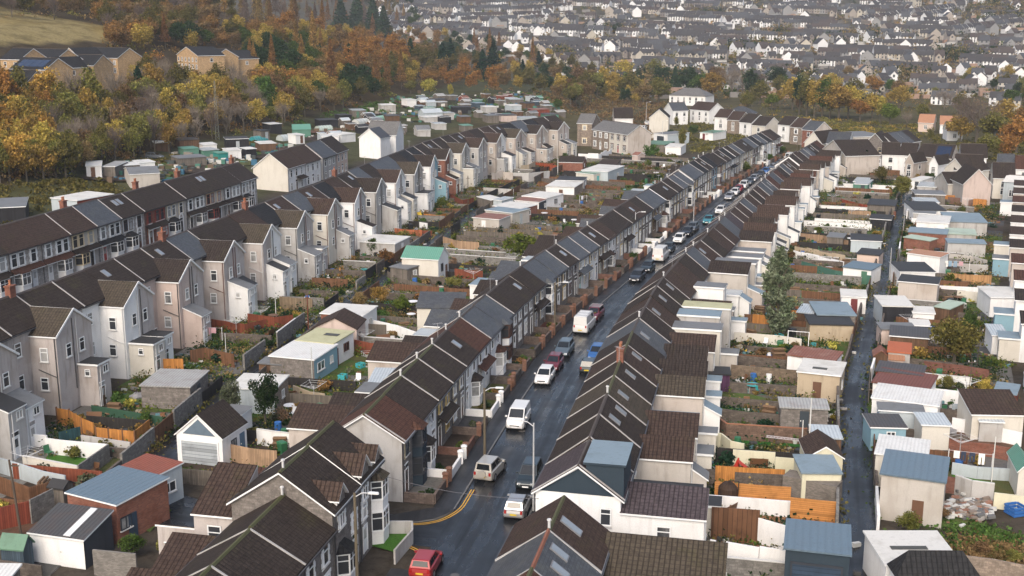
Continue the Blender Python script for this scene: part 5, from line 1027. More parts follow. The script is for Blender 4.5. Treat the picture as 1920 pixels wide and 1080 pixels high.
HS('e', 0, (540, 470), (728, 502), 8, 5.6, 2.5, 'par', 'sand', 'gslt', 'buff stone house with pale slate roof, left half of the pair with a red door', fr='white', sur='white')
HS('e', 0, (731, 503), (938, 540), 8, 5.6, 2.5, 'par', 'sand', 'gslt', 'cream fronted house with red front door and dark window surrounds', front='cream', sur='brown', dcol='red', side='pebble')
HS('e', 0, (372, 440), (536, 446), 9, 6.8, 2.5, 'par', 'sand', 'gslt', 'taller stone house with cream window surrounds set back left of the red-door house', sur='cream')
HS('e', 5, (795, 133), (1000, 133), 8, 5, 3.2, 'par', 'white', 'drk', 'white house with dark roof and small brown front gable by the steep road', win=False, side='pebble')
HS('e', 5, (1185, 125), (1402, 128), 10, 5, 2.6, 'perp', 'cream', 'drk', 'tall cream gabled house above a pale blue basement', zb=1.5, below=-4, win=False)
S('e', 3.0, (1235, 300), (1392, 318), (1300, 262), 'fgrey', 'white', 'white garage with dark door below the tall cream house', 'flat', right='pblue', gar=('f', 'dark', .5, .8))
HS('e', 5, (1452, 48), (1622, 44), 8, 5, 2.6, 'par', 'white', 'slt', 'white house with slate roof right of the tall cream gable', win=True)
HS('P', 4.6, (1294, 206), (1330, 209), 8, 4.8, 2.6, 'par', 'white', 'brn', 'white house with brown roof near the upper end of the street')
HS('x8', 4.2, (590, 357), (725, 362), 10, 4.2, 3.2, 'hip', 'white', 'gslt', 'white house with grey hipped roof among trees at the valley edge')
HS('x8', 4, (800, 425), (905, 428), 8, 4, 2.4, 'hip', 'cream', 'dslt', 'low house with dark hipped roof behind the stepped row')
for i, (a, b_, c_, e_) in enumerate([(170, 116, 238, 120), (238, 130, 300, 134), (303, 142, 365, 148), (370, 158, 440, 164)]):
 HS('w6', 4.2, (a, b_), (c_, e_), 8, 4.4, 2.5, 'par', ['white', 'sand', 'white', 'cream'][i], ['brn', 'brn', 'drk', 'drk'][i], f"small stepped house with brown roof, {ordw(i + 1)} from left in the row past the street's end", grp='stepped row past the street end')
for i, (a, b_, c_, e_, wl) in enumerate([(75, 58, 163, 66, 'white'), (170, 76, 254, 84, 'sand'), (258, 96, 352, 106, 'brick')]):
 HS('m', 5, (a, b_), (c_, e_), 7, 5.2, 2.4, 'par', wl, ['drk', 'brn', 'slt'][i], f"{['white', 'buff stone', 'red brick'][i]} fronted house in the short row past the street's end", sur='white' if i < 2 else None, side='pebble', grp='short row past the street end')
HS('m', 4.3, (275, 185), (405, 197), 11, 4.3, 3.0, 'perp', 'cream', 'drk', 'cream gable end house with bare tree in front', win=False)
HS('m', 5, (440, 185), (600, 192), 8, 4.6, 2.8, 'par', 'white', 'dslt', 'house with dark slate roof behind the cream gable end')
HS('m', 5.2, (398, 250), (585, 292), 9, 5.2, 3.2, 'perp', 'pebble', 'drk', 'tall pale gable end house closing the long right terrace', front='beige', win=False)
HS('m', 5, (580, 262), (695, 262), 7, 5, 2.6, 'par', 'pink', 'brn', 'pinkish house with brown roof left of the dark conifers', win=False)
HS('m', 5.6, (715, 205), (885, 213), 9, 5.6, 3.0, 'perp', 'stone', 'drk', 'dark stone gable with a tall cream window strip', fr='cream')
for i, (a, b_, c_, e_) in enumerate([(945, 207, 1000, 200), (1001, 200, 1060, 192), (1060, 192, 1100, 185), (1100, 185, 1145, 177)]):
 HS('m', 5.4, (a, b_), (c_, e_), 8, 5.4, 2.6, 'par', ['white', 'pblue', 'white', 'grey'][i], ['drk', 'slt', 'dslt', 'drk'][i], f"terraced house running back from the dark stone gable, {ordw(i + 1)} along", grp='row behind the dark stone gable')
HS('m', 5, (858, 280), (985, 284), 7.5, 5, 2.6, 'par', 'white', 'drk', 'white rear of a house with flat extension behind the dark conifers', grp='white pair behind the conifers')
HS('m', 5, (986, 284), (1105, 290), 7.5, 5, 2.6, 'par', 'white', 'drk', 'white rear of a house beside the small grey gable', grp='white pair behind the conifers')
HS('m', 2.6, (868, 345), (1025, 352), 4, 2.6, .5, 'par', 'white', 'fdark', 'white single-storey extension below the white pair', name='extension')
HS('m', 4.4, (1030, 330), (1092, 336), 6, 4.4, 1.8, 'perp', 'pebble', 'drk', 'small grey gabled house beside the white pair')
HS('m', 5, (1108, 290), (1234, 300), 8, 5, 2.6, 'par', 'beige', 'drk', 'beige house with dark roof left of the solar panels')
HS('m', 5, (1236, 303), (1372, 311), 8, 5, 2.8, 'par', 'pebble', 'drk', 'house with blue solar panels on its roof', solar=True)
HS('m', 4.2, (1210, 348), (1276, 354), 8, 4.2, 1.8, 'perp', 'white', 'drk', 'small white gabled wing below the solar panels')
HS('m', 5, (1450, 300), (1640, 306), 8, 5, 2.8, 'par', 'white', 'drk', 'house with long dark roof right of the solar panels')
HS('m', 5, (1400, 393), (1604, 402), 8, 5, 3.0, 'par', 'cream', 'drk', 'cream house with dark roof and pebbledashed right gable', side='pebble')
HS('m', 5, (1326, 380), (1480, 404), 7, 5, 2.4, 'perp', 'cream', 'drk', 'cream gabled house joined to the left of the cream house', win=False, side='cream')
HS('m', 4.6, (1466, 500), (1676, 502), 9, 4.6, 3.0, 'perp', 'beige', 'drk', 'broad pinkish gable with two clipped dark bushes in front', win=False, front='pink')
HS('m', 3.6, (1352, 500), (1464, 500), 8, 3.6, 1.9, 'par', 'beige', 'drk', 'low dark-roofed wing left of the broad pinkish gable', win=False)
HS('m', 4.4, (1692, 455), (1850, 461), 8, 4.4, 2.8, 'par', 'cream', 'drk', 'cream house with dark roof at the right edge')
HS('m', 4.6, (1722, 375), (1840, 380), 8, 4.6, 2.6, 'par', 'pebble', 'slt', 'pebbledashed house with slate roof at the right edge')
HS('m', 4.6, (1855, 388), (1990, 394), 8, 4.6, 2.6, 'par', 'white', 'rbr', 'house with red tiled roof at the right edge')
HS('m', 4.0, (1770, 480), (1900, 490), 6, 4, 1.0, 'par', 'pblue', 'fwhite', 'pale blue rendered wing near the right edge')
for i, (a, b_, c_, e_, w_, r_) in enumerate([(1128, 40, 1240, 44, 'salmon', 'corg'), (1292, 54, 1440, 58, 'white', 'corg'), (1345, 104, 1462, 106, 'white', 'rbr')]):
 HS('m', 3.0, (a, b_), (c_, e_), 8, 3.0, 2.6, 'par', w_, r_, ['salmon bungalow with orange roof beyond the terraces', 'white bungalow with orange roof beside the salmon one', 'white bungalow with red-brown roof nearest of the three bungalows'][i], grp='bungalows by the big bare tree')
S('m', 4.0, (560, 152), (905, 142), (528, 114), 'fgrey', 'beige', 'long hall with weathered flat beige roof beyond the dark gables', 'flat', name='outbuilding')
HS('o', 5, (1480, 252), (1738, 256), 8, 5, 3.0, 'par', 'white', 'gslt', 'white house with pale roof and gabled wing by the allotments', side='white', win=False)
HS('o', 5, (1478, 264), (1668, 272), 5, 5, 2.2, 'perp', 'white', 'dslt', 'white gabled front wing of the house by the allotments', off=-4.0, win=False)
bz = [(663, 205, 742, 210, 'perp', .7), (744, 213, 800, 216, 'par', 0), (802, 218, 880, 222, 'perp', .7)]
for i, (a, b_, c_, e_, kd, _) in enumerate(bz):
 HS('x7', 5, (a, b_), (c_, e_), 9, 5, 2.6, kd, 'buff', 'cha', f"buff brick house with {['white gable', 'slate roof facing us', 'second white gable'][i]} on the wooded slope"  , grp='buff houses on the wooded slope')
bl_ = [(0, 222, 74, 224, 'par'), (72, 222, 205, 226, 'par'), (38, 258, 168, 262, 'par'), (166, 254, 222, 256, 'perp'), (212, 244, 350, 246, 'par'), (-10, 308, 98, 310, 'par'), (228, 216, 300, 218, 'perp'), (302, 214, 440, 218, 'par')]
for i, (a, b_, c_, e_, kd) in enumerate(bl_):
 HS('x7', 5, (a, b_), (c_, e_), 8.5, 5, 2.6, kd, 'buff', 'cha', f"buff brick house with slate roof, {ordw(i + 1)} in the cluster at the upper left wood edge" if i != 2 else 'buff brick house with solar panels on slate roof at the upper left', solar=(i == 2), grp='buff houses at the upper left')
# ------------------------------------------------------------------ boundaries: walls and fences of the gardens
def run(name, pts, h, mat, label, cat, th=.14, cap=None, posts=None, grp=None, step=False, zf=hz):
 """a wall or fence along world points"""
 b = MB(); o0 = Vector((*pts[0], 0)); c = MB(); pm = MB()
 for p, q in zip(pts, pts[1:]):
  p, q = Vector(p), Vector(q); L = (q - p).length
  if L < .05: continue
  d = (q - p) / L; n = Vector((-d.y, d.x)) * th / 2; k = max(1, int(L / (1.9 if posts or step else 3.5)))
  for i in range(k):
   a = p + d * (L * i / k); e = p + d * (L * (i + 1) / k); za, ze = zf(*a), zf(*e)
   if step: za = ze = (za + ze) / 2
   hh = h * (1 + (.12 * ((i * 7) % 3 - 1) if step else 0))
   b.hexa([(a.x - n.x, a.y - n.y, za - .4), (e.x - n.x, e.y - n.y, ze - .4), (e.x + n.x, e.y + n.y, ze - .4), (a.x + n.x, a.y + n.y, za - .4), (a.x - n.x, a.y - n.y, za + hh), (e.x - n.x, e.y - n.y, ze + hh), (e.x + n.x, e.y + n.y, ze + hh), (a.x + n.x, a.y + n.y, za + hh)], mat)
   if cap: m2 = n * 1.4; c.hexa([(a.x - m2.x, a.y - m2.y, za + hh + .002), (e.x - m2.x, e.y - m2.y, ze + hh + .002), (e.x + m2.x, e.y + m2.y, ze + hh + .002), (a.x + m2.x, a.y + m2.y, za + hh + .002), (a.x - m2.x, a.y - m2.y, za + hh + .07), (e.x - m2.x, e.y - m2.y, ze + hh + .07), (e.x + m2.x, e.y + m2.y, ze + hh + .07), (a.x + m2.x, a.y + m2.y, za + hh + .07)], cap)
   if posts: pm.box(a.x - .07, a.x + .07, a.y - .07, a.y + .07, za - .3, za + hh + .12, posts)
 o = b.build(name); tag(o, label, cat, grp)
 if cap: c.build('coping', o)
 if posts: pm.build('posts', o)
 return o
ORG = M('wood', (.44, .19, .05)); ORB = M('wood', (.45, .2, .06), hor=1); TAN = M('wood', (.36, .24, .15)); GRW = M('wood', (.14, .12, .1)); DKW = M('wood', (.03, .027, .026)); RDW = M('wood', (.19, .055, .03)); BRW = M('wood', (.15, .075, .04)); GRN_ = M('flat', (.04, .12, .09))
STW = M('stone', (.12, .1, .085)); WHW = wallm('white'); CRW = wallm('cream'); BLK = M('stone', (.2, .19, .175)); BRK = wallm('brick'); GRYW = wallm('grey'); PBL = wallm('pblue')
def px(k, *pts): return [ground(*cr(k, *p)) for p in pts]
def R_(k, name, pts, h, mat, label, **o): return run(name, px(k, *pts), h, mat, label, 'fence' if 'fence' in name or 'panel' in name else 'wall', **o)
R_('f', 'garden_fence', [(390, 60), (475, 75), (560, 130), (640, 165)], 1.7, ORG, 'bright orange panel fence below the gabled wings, upper stretch', th=.06, posts=BRW)
R_('f', 'garden_fence', [(655, 195), (740, 205), (835, 215), (915, 225), (1015, 140)], 1.7, ORG, 'bright orange panel fence on a block wall at the lane', th=.06, posts=BRW)
R_('f', 'garden_wall', [(170, 200), (325, 215)], 1.2, WHW, 'short white rendered wall beside the white rear wing')
R_('f', 'garden_wall', [(315, 255), (420, 270), (740, 300)], 1.5, WHW, 'white rendered wall at the back of the walled lawn')
R_('f', 'garden_wall', [(740, 305), (535, 455)], 1.6, BLK, 'grey weathered end wall of the walled lawn')
R_('f', 'garden_wall', [(535, 455), (165, 380)], 1.5, wallm('cream'), 'stained white front wall of the walled lawn', cap=CAPW)
R_('f', 'garden_fence', [(405, 215), (550, 175)], 1.5, M('wood', (.03, .075, .085)), 'dark teal wooden fence beside the white wall', th=.06)
R_('f', 'garden_wall', [(555, 220), (885, 270)], 1.3, wallm('grey'), 'flaking pale wall under the orange fence')
R_('f', 'garden_wall', [(0, 385), (150, 430), (300, 480), (450, 510)], 1.6, wallm('pblue'), 'pale stepped wall left of the steel-blue roof', step=True)
R_('f', 'garden_fence', [(0, 520), (210, 600), (360, 560)], 1.5, BRW, 'brown fence round the wooden decking', th=.07)
R_('f', 'garden_wall', [(215, 730), (370, 650)], 2.0, BLK, 'dark block wall beside the telegraph pole')
R_('f', 'garden_wall', [(0, 770), (215, 720)], 1.8, wallm('woodred'), 'maroon painted wall at the left edge')
R_('f', 'garden_wall', [(265, 930), (630, 960)], 1.6, wallm('block'), 'grey block wall below the dark ribbed shed')
R_('f', 'garden_wall', [(640, 1070), (930, 1100)], 1.9, wallm('block'), 'grey block wall beside the netted fruit cages')
R_('f', 'garden_wall', [(0, 1060), (290, 1100)], 1.0, STW, 'low stone wall in the bottom left corner')
R_('g', 'garden_fence', [(415, 255), (510, 250), (680, 285), (850, 300)], 1.6, TAN, 'tan vertical board fence beside the white gabled garage', th=.06)
R_('g', 'garden_wall', [(705, 130), (835, 150), (965, 165)], 1.5, WHW, 'white pillared wall behind the flower bed', cap=CAPW)
R_('b', 'garden_wall', [(1230, 290), (1380, 350), (1520, 370)], 1.1, wallm('tan'), 'tumbledown stone wall below the rockery', step=True)
R_('v', 'garden_fence', [(565, 325), (690, 325)], 1.8, ORG, 'orange fence behind the stone garage', th=.06)
R_('v', 'garden_fence', [(715, 285), (770, 275), (880, 300)], 1.6, BRW, 'brown curved fence by the washing line', th=.06)
R_('v', 'garden_fence', [(795, 160), (920, 180), (1000, 160)], 1.5, RDW, 'red-brown trellis fence below the white wings', th=.06)
R_('v', 'garden_fence', [(930, 135), (1030, 150), (1100, 140)], 1.4, RDW, 'long red-brown fence above the block wall', th=.06)
R_('v', 'garden_wall', [(1040, 225), (1110, 170)], 1.9, BLK, 'pale block wall end above the left lane', cap=CAPW)
R_('v', 'garden_fence', [(345, 475), (610, 520)], 1.0, M('flat', (.03, .08, .05)), 'green mesh screen along the lawn', th=.05)
R_('c', 'garden_fence', [(410, 130), (600, 170), (730, 190)], 1.3, M('render', WHITE, dirt=.3), 'white boarded fence by the yellow play slide')
R_('c', 'garden_fence', [(690, 90), (850, 110), (935, 90)], 1.5, ORG, 'orange board fence by the yellow play slide', th=.06)
R_('c', 'garden_fence', [(360, 240), (520, 260), (665, 260)], 1.2, M('wood', (.4, .13, .06)), 'coral red low fence under the white garage', th=.06)
R_('c', 'garden_fence', [(905, 370), (1060, 420), (1310, 440)], 1.7, TAN, 'faded tan fence behind the green-roofed garage', th=.06)
R_('c', 'garden_fence', [(1035, 740), (1350, 770)], 1.6, RDW, 'rust brown fence panel right of the cream garage', th=.06)
R_('c', 'garden_fence', [(280, 720), (400, 800), (600, 850), (790, 890)], 1.0, GRW, 'curved grey picket fence below the wooden shed', th=.06)
R_('a', 'garden_fence', [(390, 240), (560, 260), (760, 270)], 1.8, M('wood', (.2, .15, .1)), 'weathered fence beside the lane gate', th=.07)
R_('a', 'garden_fence', [(1230, 720), (1420, 760), (1660, 770)], 1.5, RDW, 'terracotta fence beside the rotary dryer', th=.06)
R_('a', 'garden_wall', [(1440, 500), (1700, 560), (1920, 640)], 1.6, WHW, 'long white wall above the rotary dryer')
R_('d', 'garden_fence', [(20, 640), (160, 720), (290, 690)], 1.6, RDW, 'bright red-brown decking screen beside the lane', th=.08)
R_('d', 'garden_fence', [(930, 270), (1240, 320)], 1.7, M('wood', (.3, .07, .03)), 'long red fence by the brick garage', th=.07)
R_('d', 'garden_wall', [(730, 420), (910, 425), (1140, 400)], 2.0, GRYW, 'pale grey terrace wall with coping', cap=CAPW)
R_('d', 'garden_wall', [(495, 440), (620, 420), (730, 430)], 2.6, wallm('pebble'), 'tall pebbledashed wall stepping down from the rear wings', step=True)
R_('d', 'garden_wall', [(400, 560), (740, 580)], 1.4, GRYW, 'grey yard wall below the flowering terrace')
R_('d', 'garden_wall', [(820, 340), (910, 330), (980, 290)], 2.2, wallm('tan'), 'sloping terracotta stair wall by the cream wing')
R_('e', 'garden_wall', [(385, 600), (610, 610), (760, 560)], 2.0, WHW, 'white terrace wall in front of the stone pair', step=True)
R_('h', 'garden_wall', [(285, 215), (600, 240), (1050, 290)], 1.3, STW, 'low stone wall below the littered yard')
R_('h', 'garden_wall', [(440, 345), (1050, 400)], 1.6, M('stone', (.17, .13, .095)), 'brown stone wall behind the green tarpaulin lawn')
R_('h', 'garden_wall', [(320, 590), (890, 650)], 1.0, STW, 'dark stone retaining wall above the artificial lawn')
R_('h', 'garden_wall', [(280, 720), (600, 760), (1150, 800)], 1.2, STW, 'dark stone wall below the artificial lawn')
R_('h', 'garden_wall', [(160, 760), (250, 790), (400, 900), (1140, 950)], 1.5, M('stone', (.15, .1, .075)), 'brown stone wall with terracotta coping and sloping end', cap=M('felt', (.3, .13, .07)))
R_('h', 'garden_wall', [(90, 960), (210, 990), (350, 1000), (440, 1075), (560, 1100)], 1.6, wallm('paleyel'), 'pale yellow stepped wall with handrail')
R_('j', 'garden_wall', [(420, 150), (775, 175)], 1.5, wallm('paleyel'), 'long pale yellow wall behind the garden bench')
R_('j', 'garden_wall', [(775, 215), (1000, 235)], 1.5, wallm('paleyel'), 'pale yellow wall beside the flat-roofed garage')
R_('j', 'garden_fence', [(270, 320), (560, 340), (855, 355)], 1.8, ORG, 'bright orange upright board fence', th=.07)
R_('j', 'garden_fence', [(265, 470), (600, 500), (905, 520)], 1.9, ORB, 'orange horizontal sleeper fence behind the egg chair', th=.12)
R_('j', 'garden_fence', [(900, 610), (1285, 650)], 1.9, ORB, 'orange horizontal sleeper fence next to the lane', th=.12)
R_('j', 'garden_fence', [(235, 770), (640, 800)], 2.6, M('wood', (.13, .065, .035), per=.35), 'dark brown tall board fence below the egg chair', th=.08)
R_('j', 'garden_fence', [(630, 800), (860, 870)], 2.0, WHW, 'white board screen next to the large dark garage', th=.08)
R_('j', 'garden_wall', [(225, 980), (272, 990)], 1.9, WHW, 'narrow white wall panel at the bottom of the right gardens')
R_('j', 'garden_wall', [(357, 1000), (635, 1050)], 1.9, WHW, 'white wall panel left of the large dark garage')
R_('j', 'garden_wall', [(640, 1050), (858, 1090)], 2.0, WHW, 'white wall panel touching the large dark garage')
R_('j', 'garden_fence', [(865, 400), (1310, 500)], 2.0, M('brick', (.17, .15, .13)), 'grey slatted store wall below the pale yellow garage', th=1.6)
R_('i', 'garden_wall', [(470, 985), (660, 1000), (900, 1020), (1090, 1050)], 1.2, CRW, 'cream rendered wall below the tall grey-green tree')
R_('i', 'garden_fence', [(640, 860), (860, 880)], 1.8, ORG, 'orange fence left of the tall grey-green tree', th=.06)
R_('i', 'garden_fence', [(980, 820), (1160, 830)], 1.8, ORG, 'orange fence right of the tall grey-green tree', th=.06)
R_('i', 'garden_fence', [(900, 900), (1150, 915)], 1.6, BRW, 'brown fence in front of the orange one', th=.06)
R_('i', 'garden_wall', [(1020, 215), (1250, 265), (1480, 325)], 1.3, WHW, 'white stepped wall climbing to the teal-roofed shed', step=True)
R_('i', 'garden_wall', [(1030, 175), (1250, 220), (1490, 270)], 1.4, wallm('tan'), 'tan stepped wall with round openings', step=True)
R_('i', 'garden_fence', [(1080, 70), (1280, 90), (1520, 140)], 1.6, M('wood', (.3, .2, .13)), 'tan fence with brown panels in the upper gardens', th=.07)
R_('i', 'garden_fence', [(1090, 330), (1400, 420), (1730, 470)], 1.5, M('flat', (.05, .13, .1)), 'green mesh fence above the long lawn', th=.05)
R_('i', 'garden_fence', [(1090, 610), (1190, 620), (1450, 640)], 1.5, BRW, 'dark brown fence in front of the long lawn', th=.06)
R_('w6', 'garden_fence', [(790, 560), (960, 605), (1140, 605)], 1.0, M('wood', (.28, .06, .03)), 'red fence across the upper gardens', th=.06)
R_('w6', 'garden_fence', [(880, 650), (1000, 655)], 1.5, TAN, 'tan fence panel beside the black shed', th=.06)
R_('w6', 'garden_wall', [(590, 855), (720, 900), (840, 925)], 1.2, WHW, 'white stepped wall below the tall grey-green tree top', step=True)
R_('k', 'garden_wall', [(500, 705), (800, 740), (1050, 780)], 1.2, M('brick', (.17, .055, .035)), 'long red-brown wall under the twin-trunk tree')
R_('k', 'garden_wall', [(780, 110), (1055, 135)], 1.5, CRW, 'cream wall with plants at the top of the garden')
R_('k', 'garden_wall', [(600, 70), (780, 100)], 1.2, M('brick', (.3, .1, .05)), 'red brick wall by the pale green shed')
R_('k', 'garden_fence', [(740, 1060), (1200, 1080)], 1.0, PBL, 'pale grey-blue low wall with benches')
R_('q', 'garden_wall', [(590, 100), (740, 125), (920, 175), (1060, 205)], 1.5, WHW, 'bright white stepped wall above the red tubs', step=True)
R_('q', 'garden_wall', [(570, 235), (700, 260), (840, 275), (990, 305)], 1.2, M('brick', (.22, .07, .04)), 'red-brown wall with white tubs')
R_('q', 'garden_wall', [(590, 395), (760, 425), (1070, 445)], 1.1, PBL, 'pale blue-grey wall below the washing line')
R_('q', 'garden_wall', [(610, 525), (720, 565), (870, 585)], 1.6, GRYW, 'pale rendered wall above the rubble heap', cap=CAPW)
R_('q', 'garden_wall', [(870, 620), (1035, 640), (1100, 650)], 1.3, wallm('paleyel'), 'cream low wall beside the rubble heap')
R_('q', 'garden_wall', [(655, 1075), (860, 1100), (1100, 1150)], 1.5, wallm('sand'), 'pale boarded wall in the bottom right corner')
R_('l', 'garden_wall', [(845, 120), (1110, 150), (1240, 160)], 1.5, M('brick', (.2, .1, .07)), 'brown brick wall at the top of the right gardens')
R_('l', 'garden_fence', [(770, 100), (1000, 110)], 1.5, ORG, 'orange fence under the clipped bushes', th=.06)
R_('l', 'garden_fence', [(1100, 150), (1235, 160)], 1.7, ORG, 'orange fence by the rightmost terrace', th=.06)
R_('l', 'garden_wall', [(540, 430), (840, 515)], 1.6, M('brick', (.28, .08, .045)), 'bright red wall below the blue-grey roof')
R_('l', 'garden_wall', [(840, 545), (1230, 580)], 1.2, M('brick', (.3, .085, .045)), 'red wall with a sagging line')
R_('l', 'garden_wall', [(430, 560), (660, 590)], 1.3, M('brick', (.22, .07, .045)), 'dull red wall below the mint roof')
R_('l', 'garden_wall', [(860, 690), (1100, 720), (1240, 760)], 1.1, wallm('beige'), 'beige wall in front of the ladder')
R_('l', 'garden_fence', [(835, 910), (1000, 930), (1285, 940)], 1.4, M('wood', (.42, .24, .11)), 'light orange fence in the right gardens', th=.06)
R_('l', 'garden_wall', [(760, 800), (1000, 815), (1250, 830)], 1.4, GRYW, 'grey wall below the hanging washing')
R_('l', 'garden_wall', [(745, 1045), (1040, 1060), (1270, 1070)], 1.4, WHW, 'white wall at the foot of the right gardens')
R_('l', 'garden_wall', [(0, 205), (320, 250)], 1.0, M('brick', (.24, .07, .035)), 'red-brown low wall left of the lane')
R_('l', 'garden_wall', [(860, 330), (1060, 360)], 1.4, CRW, 'cream wall left of the dark sheds')
# ------------------------------------------------------------------ garden plots
GRS = M('grass', (.05, .1, .02)); GRS2 = M('grass', (.075, .085, .03)); ARTG = M('grass', (.03, .13, .025), c2=(.03, .1, .02)); SOIL = M('earth', (.05, .036, .026)); SOILR = M('earth', (.11, .06, .038)); PAVE = M('earth', (.12, .115, .105), c2=(.11, .1, .09)); CONC = M('earth', (.17, .165, .15), c2=(.1, .095, .09)); GRAV = M('earth', (.13, .11, .09)); DECK = M('wood', (.2, .1, .045), hor=1); DKPV = M('earth', (.06, .06, .062)); TARP = M('felt', (.05, .14, .1)); REDP = M('earth', (.13, .05, .035)); LITT = M('earth', (.13, .12, .1), c2=(.05, .05, .045))
GT = {'grass': (GRS, 'lawn'), 'grass2': (GRS2, 'lawn'), 'art': (ARTG, 'lawn'), 'soil': (SOIL, 'garden_soil'), 'soilr': (SOILR, 'garden_soil'), 'pave': (PAVE, 'patio'), 'conc': (CONC, 'patio'), 'grav': (GRAV, 'gravel_yard'), 'deck': (DECK, 'decking'), 'dark': (DKPV, 'patio'), 'tarp': (TARP, 'patio'), 'redp': (REDP, 'patio'), 'litt': (LITT, 'gravel_yard')}
gr = random.Random(77)
LEAFM = {}
def leafm(c): return M('leaf', c)
FOL = dict(green=(.085, .135, .035), dark=(.035, .065, .028), olive=(.19, .17, .05), gold=(.42, .29, .075), rust=(.29, .16, .06), yel=(.45, .37, .09), orange=(.44, .24, .065), grey=(.13, .14, .09), brown=(.24, .155, .075), lime=(.13, .16, .03), ever=(.02, .05, .028), blue=(.19, .215, .14))
_nr = np.random.default_rng(5)
def leaves(pts, size, seed, stretch=1.0, jit=.35):
 """one small quad per point, turned at random: returns vertices and faces"""
 g = np.random.default_rng(seed); n = len(pts); a = g.normal(size=(n, 3)); a /= np.linalg.norm(a, axis=1, keepdims=True); h = g.normal(size=(n, 3)); b = np.cross(a, h); b /= np.linalg.norm(b, axis=1, keepdims=True) + 1e-9
 s = size * (1 + jit * g.normal(size=(n, 1))).clip(.4, 2.0); u = a * s * .5 * stretch; v = b * s * .5
 V = np.stack([pts - u - v * .4, pts + u * .1 - v, pts + u + v * .4, pts - u * .1 + v], 1).reshape(-1, 3)
 return V, np.arange(4 * n).reshape(-1, 4)
def crown_pts(n, rx, rz, zc, seed, clumps=16, spread=.34, shell=.75, flat=0.0):
 g = np.random.default_rng(seed); d = g.normal(size=(clumps, 3)); d /= np.linalg.norm(d, axis=1, keepdims=True); r = (shell + (1 - shell) * g.random((clumps, 1))) * (g.random((clumps, 1)) ** .33)
 c = d * r * .72; w = .6 + .8 * g.random(clumps); w /= w.sum(); k = g.choice(clumps, n, p=w); sz = spread * (.6 + .8 * g.random(clumps))
 q = g.normal(size=(n, 3)); q /= np.linalg.norm(q, axis=1, keepdims=True); q *= (g.random((n, 1)) ** .4) * sz[k][:, None]; p = c[k] + q
 p[:, 2] = np.where(p[:, 2] < 0, p[:, 2] * (1 - flat), p[:, 2])
 return p * np.array([rx, rx, rz]) + np.array([0, 0, zc])
def leafmesh(name, V, Fc, mat):
 me = bpy.data.meshes.new(name); me.vertices.add(len(V)); me.vertices.foreach_set('co', V.astype(np.float32).ravel()); n = len(Fc); me.loops.add(4 * n); me.loops.foreach_set('vertex_index', Fc.astype(np.int32).ravel())
 me.polygons.add(n); me.polygons.foreach_set('loop_start', np.arange(n, dtype=np.int32) * 4); me.polygons.foreach_set('loop_total', np.full(n, 4, dtype=np.int32)); me.materials.append(mat); me.update(calc_edges=True); return me
_SH = {}
def shrub_mesh(c, v):
 k = (c, v)
 if k not in _SH:
  P = crown_pts(420, .75, .62, .5, 100 + v * 7 + hash_(c), 9, .5, .6, .4); V, Fq = leaves(P, .17, v); _SH[k] = leafmesh('shrub', V, Fq, leafm(FOL[c]))
 return _SH[k]
def hash_(s): return sum(ord(ch) * (i + 3) for i, ch in enumerate(s)) % 977
FW_ = dict(green='green', dark='dark green', olive='olive', gold='golden', rust='rusty', yel='yellow', orange='orange', grey='grey-green', brown='brown', lime='lime green', ever='evergreen', blue='blue-green')
SHRUBS = []
def shrub(x, y, c, s, label, grp='garden shrubs', sz=None, name='shrub', z=None):
 SHRUBS.append((x, y, (hz(x, y) if z is None else z) - .05, c, s * gr.uniform(.9, 1.1), s * gr.uniform(.8, 1.2), sz or s * gr.uniform(.75, 1.1), gr.randrange(3), gr.uniform(0, 6.28), label, grp))
def flush_shrubs(cap=285):
 """the shrubs that show largest are things; the small far ones are one mass"""
 SHRUBS.sort(key=lambda q: -q[4] / math.hypot(q[0], q[1])); rest = {}
 for k, (x, y, z, c, sx, sy, sz, v, rz, label, grp) in enumerate(SHRUBS):
  if k < cap: o = link('shrub', shrub_mesh(c, v), None, (x, y, z), rz); o.scale = (sx, sy, sz); tag(o, label, 'shrub', grp)
  else:
   me = shrub_mesh(c, v); A_ = np.empty(len(me.vertices) * 3, dtype=np.float32); me.vertices.foreach_get('co', A_); A_ = A_.reshape(-1, 3); rest.setdefault(c, []).append(A_ * np.array([sx, sy, sz]) + np.array([x, y, z]))
 V = []; mi = []; cs = list(rest)
 for j, c in enumerate(cs): a = np.concatenate(rest[c]); V.append(a); mi.append(np.full(len(a) // 4, j))
 V = np.concatenate(V); me = leafmesh('garden_greenery', V, np.arange(len(V)).reshape(-1, 4), leafm(FOL[cs[0]]))
 for c in cs[1:]: me.materials.append(leafm(FOL[c]))
 me.polygons.foreach_set('material_index', np.concatenate(mi).astype(np.int32)); stuff(link('garden_greenery', me))
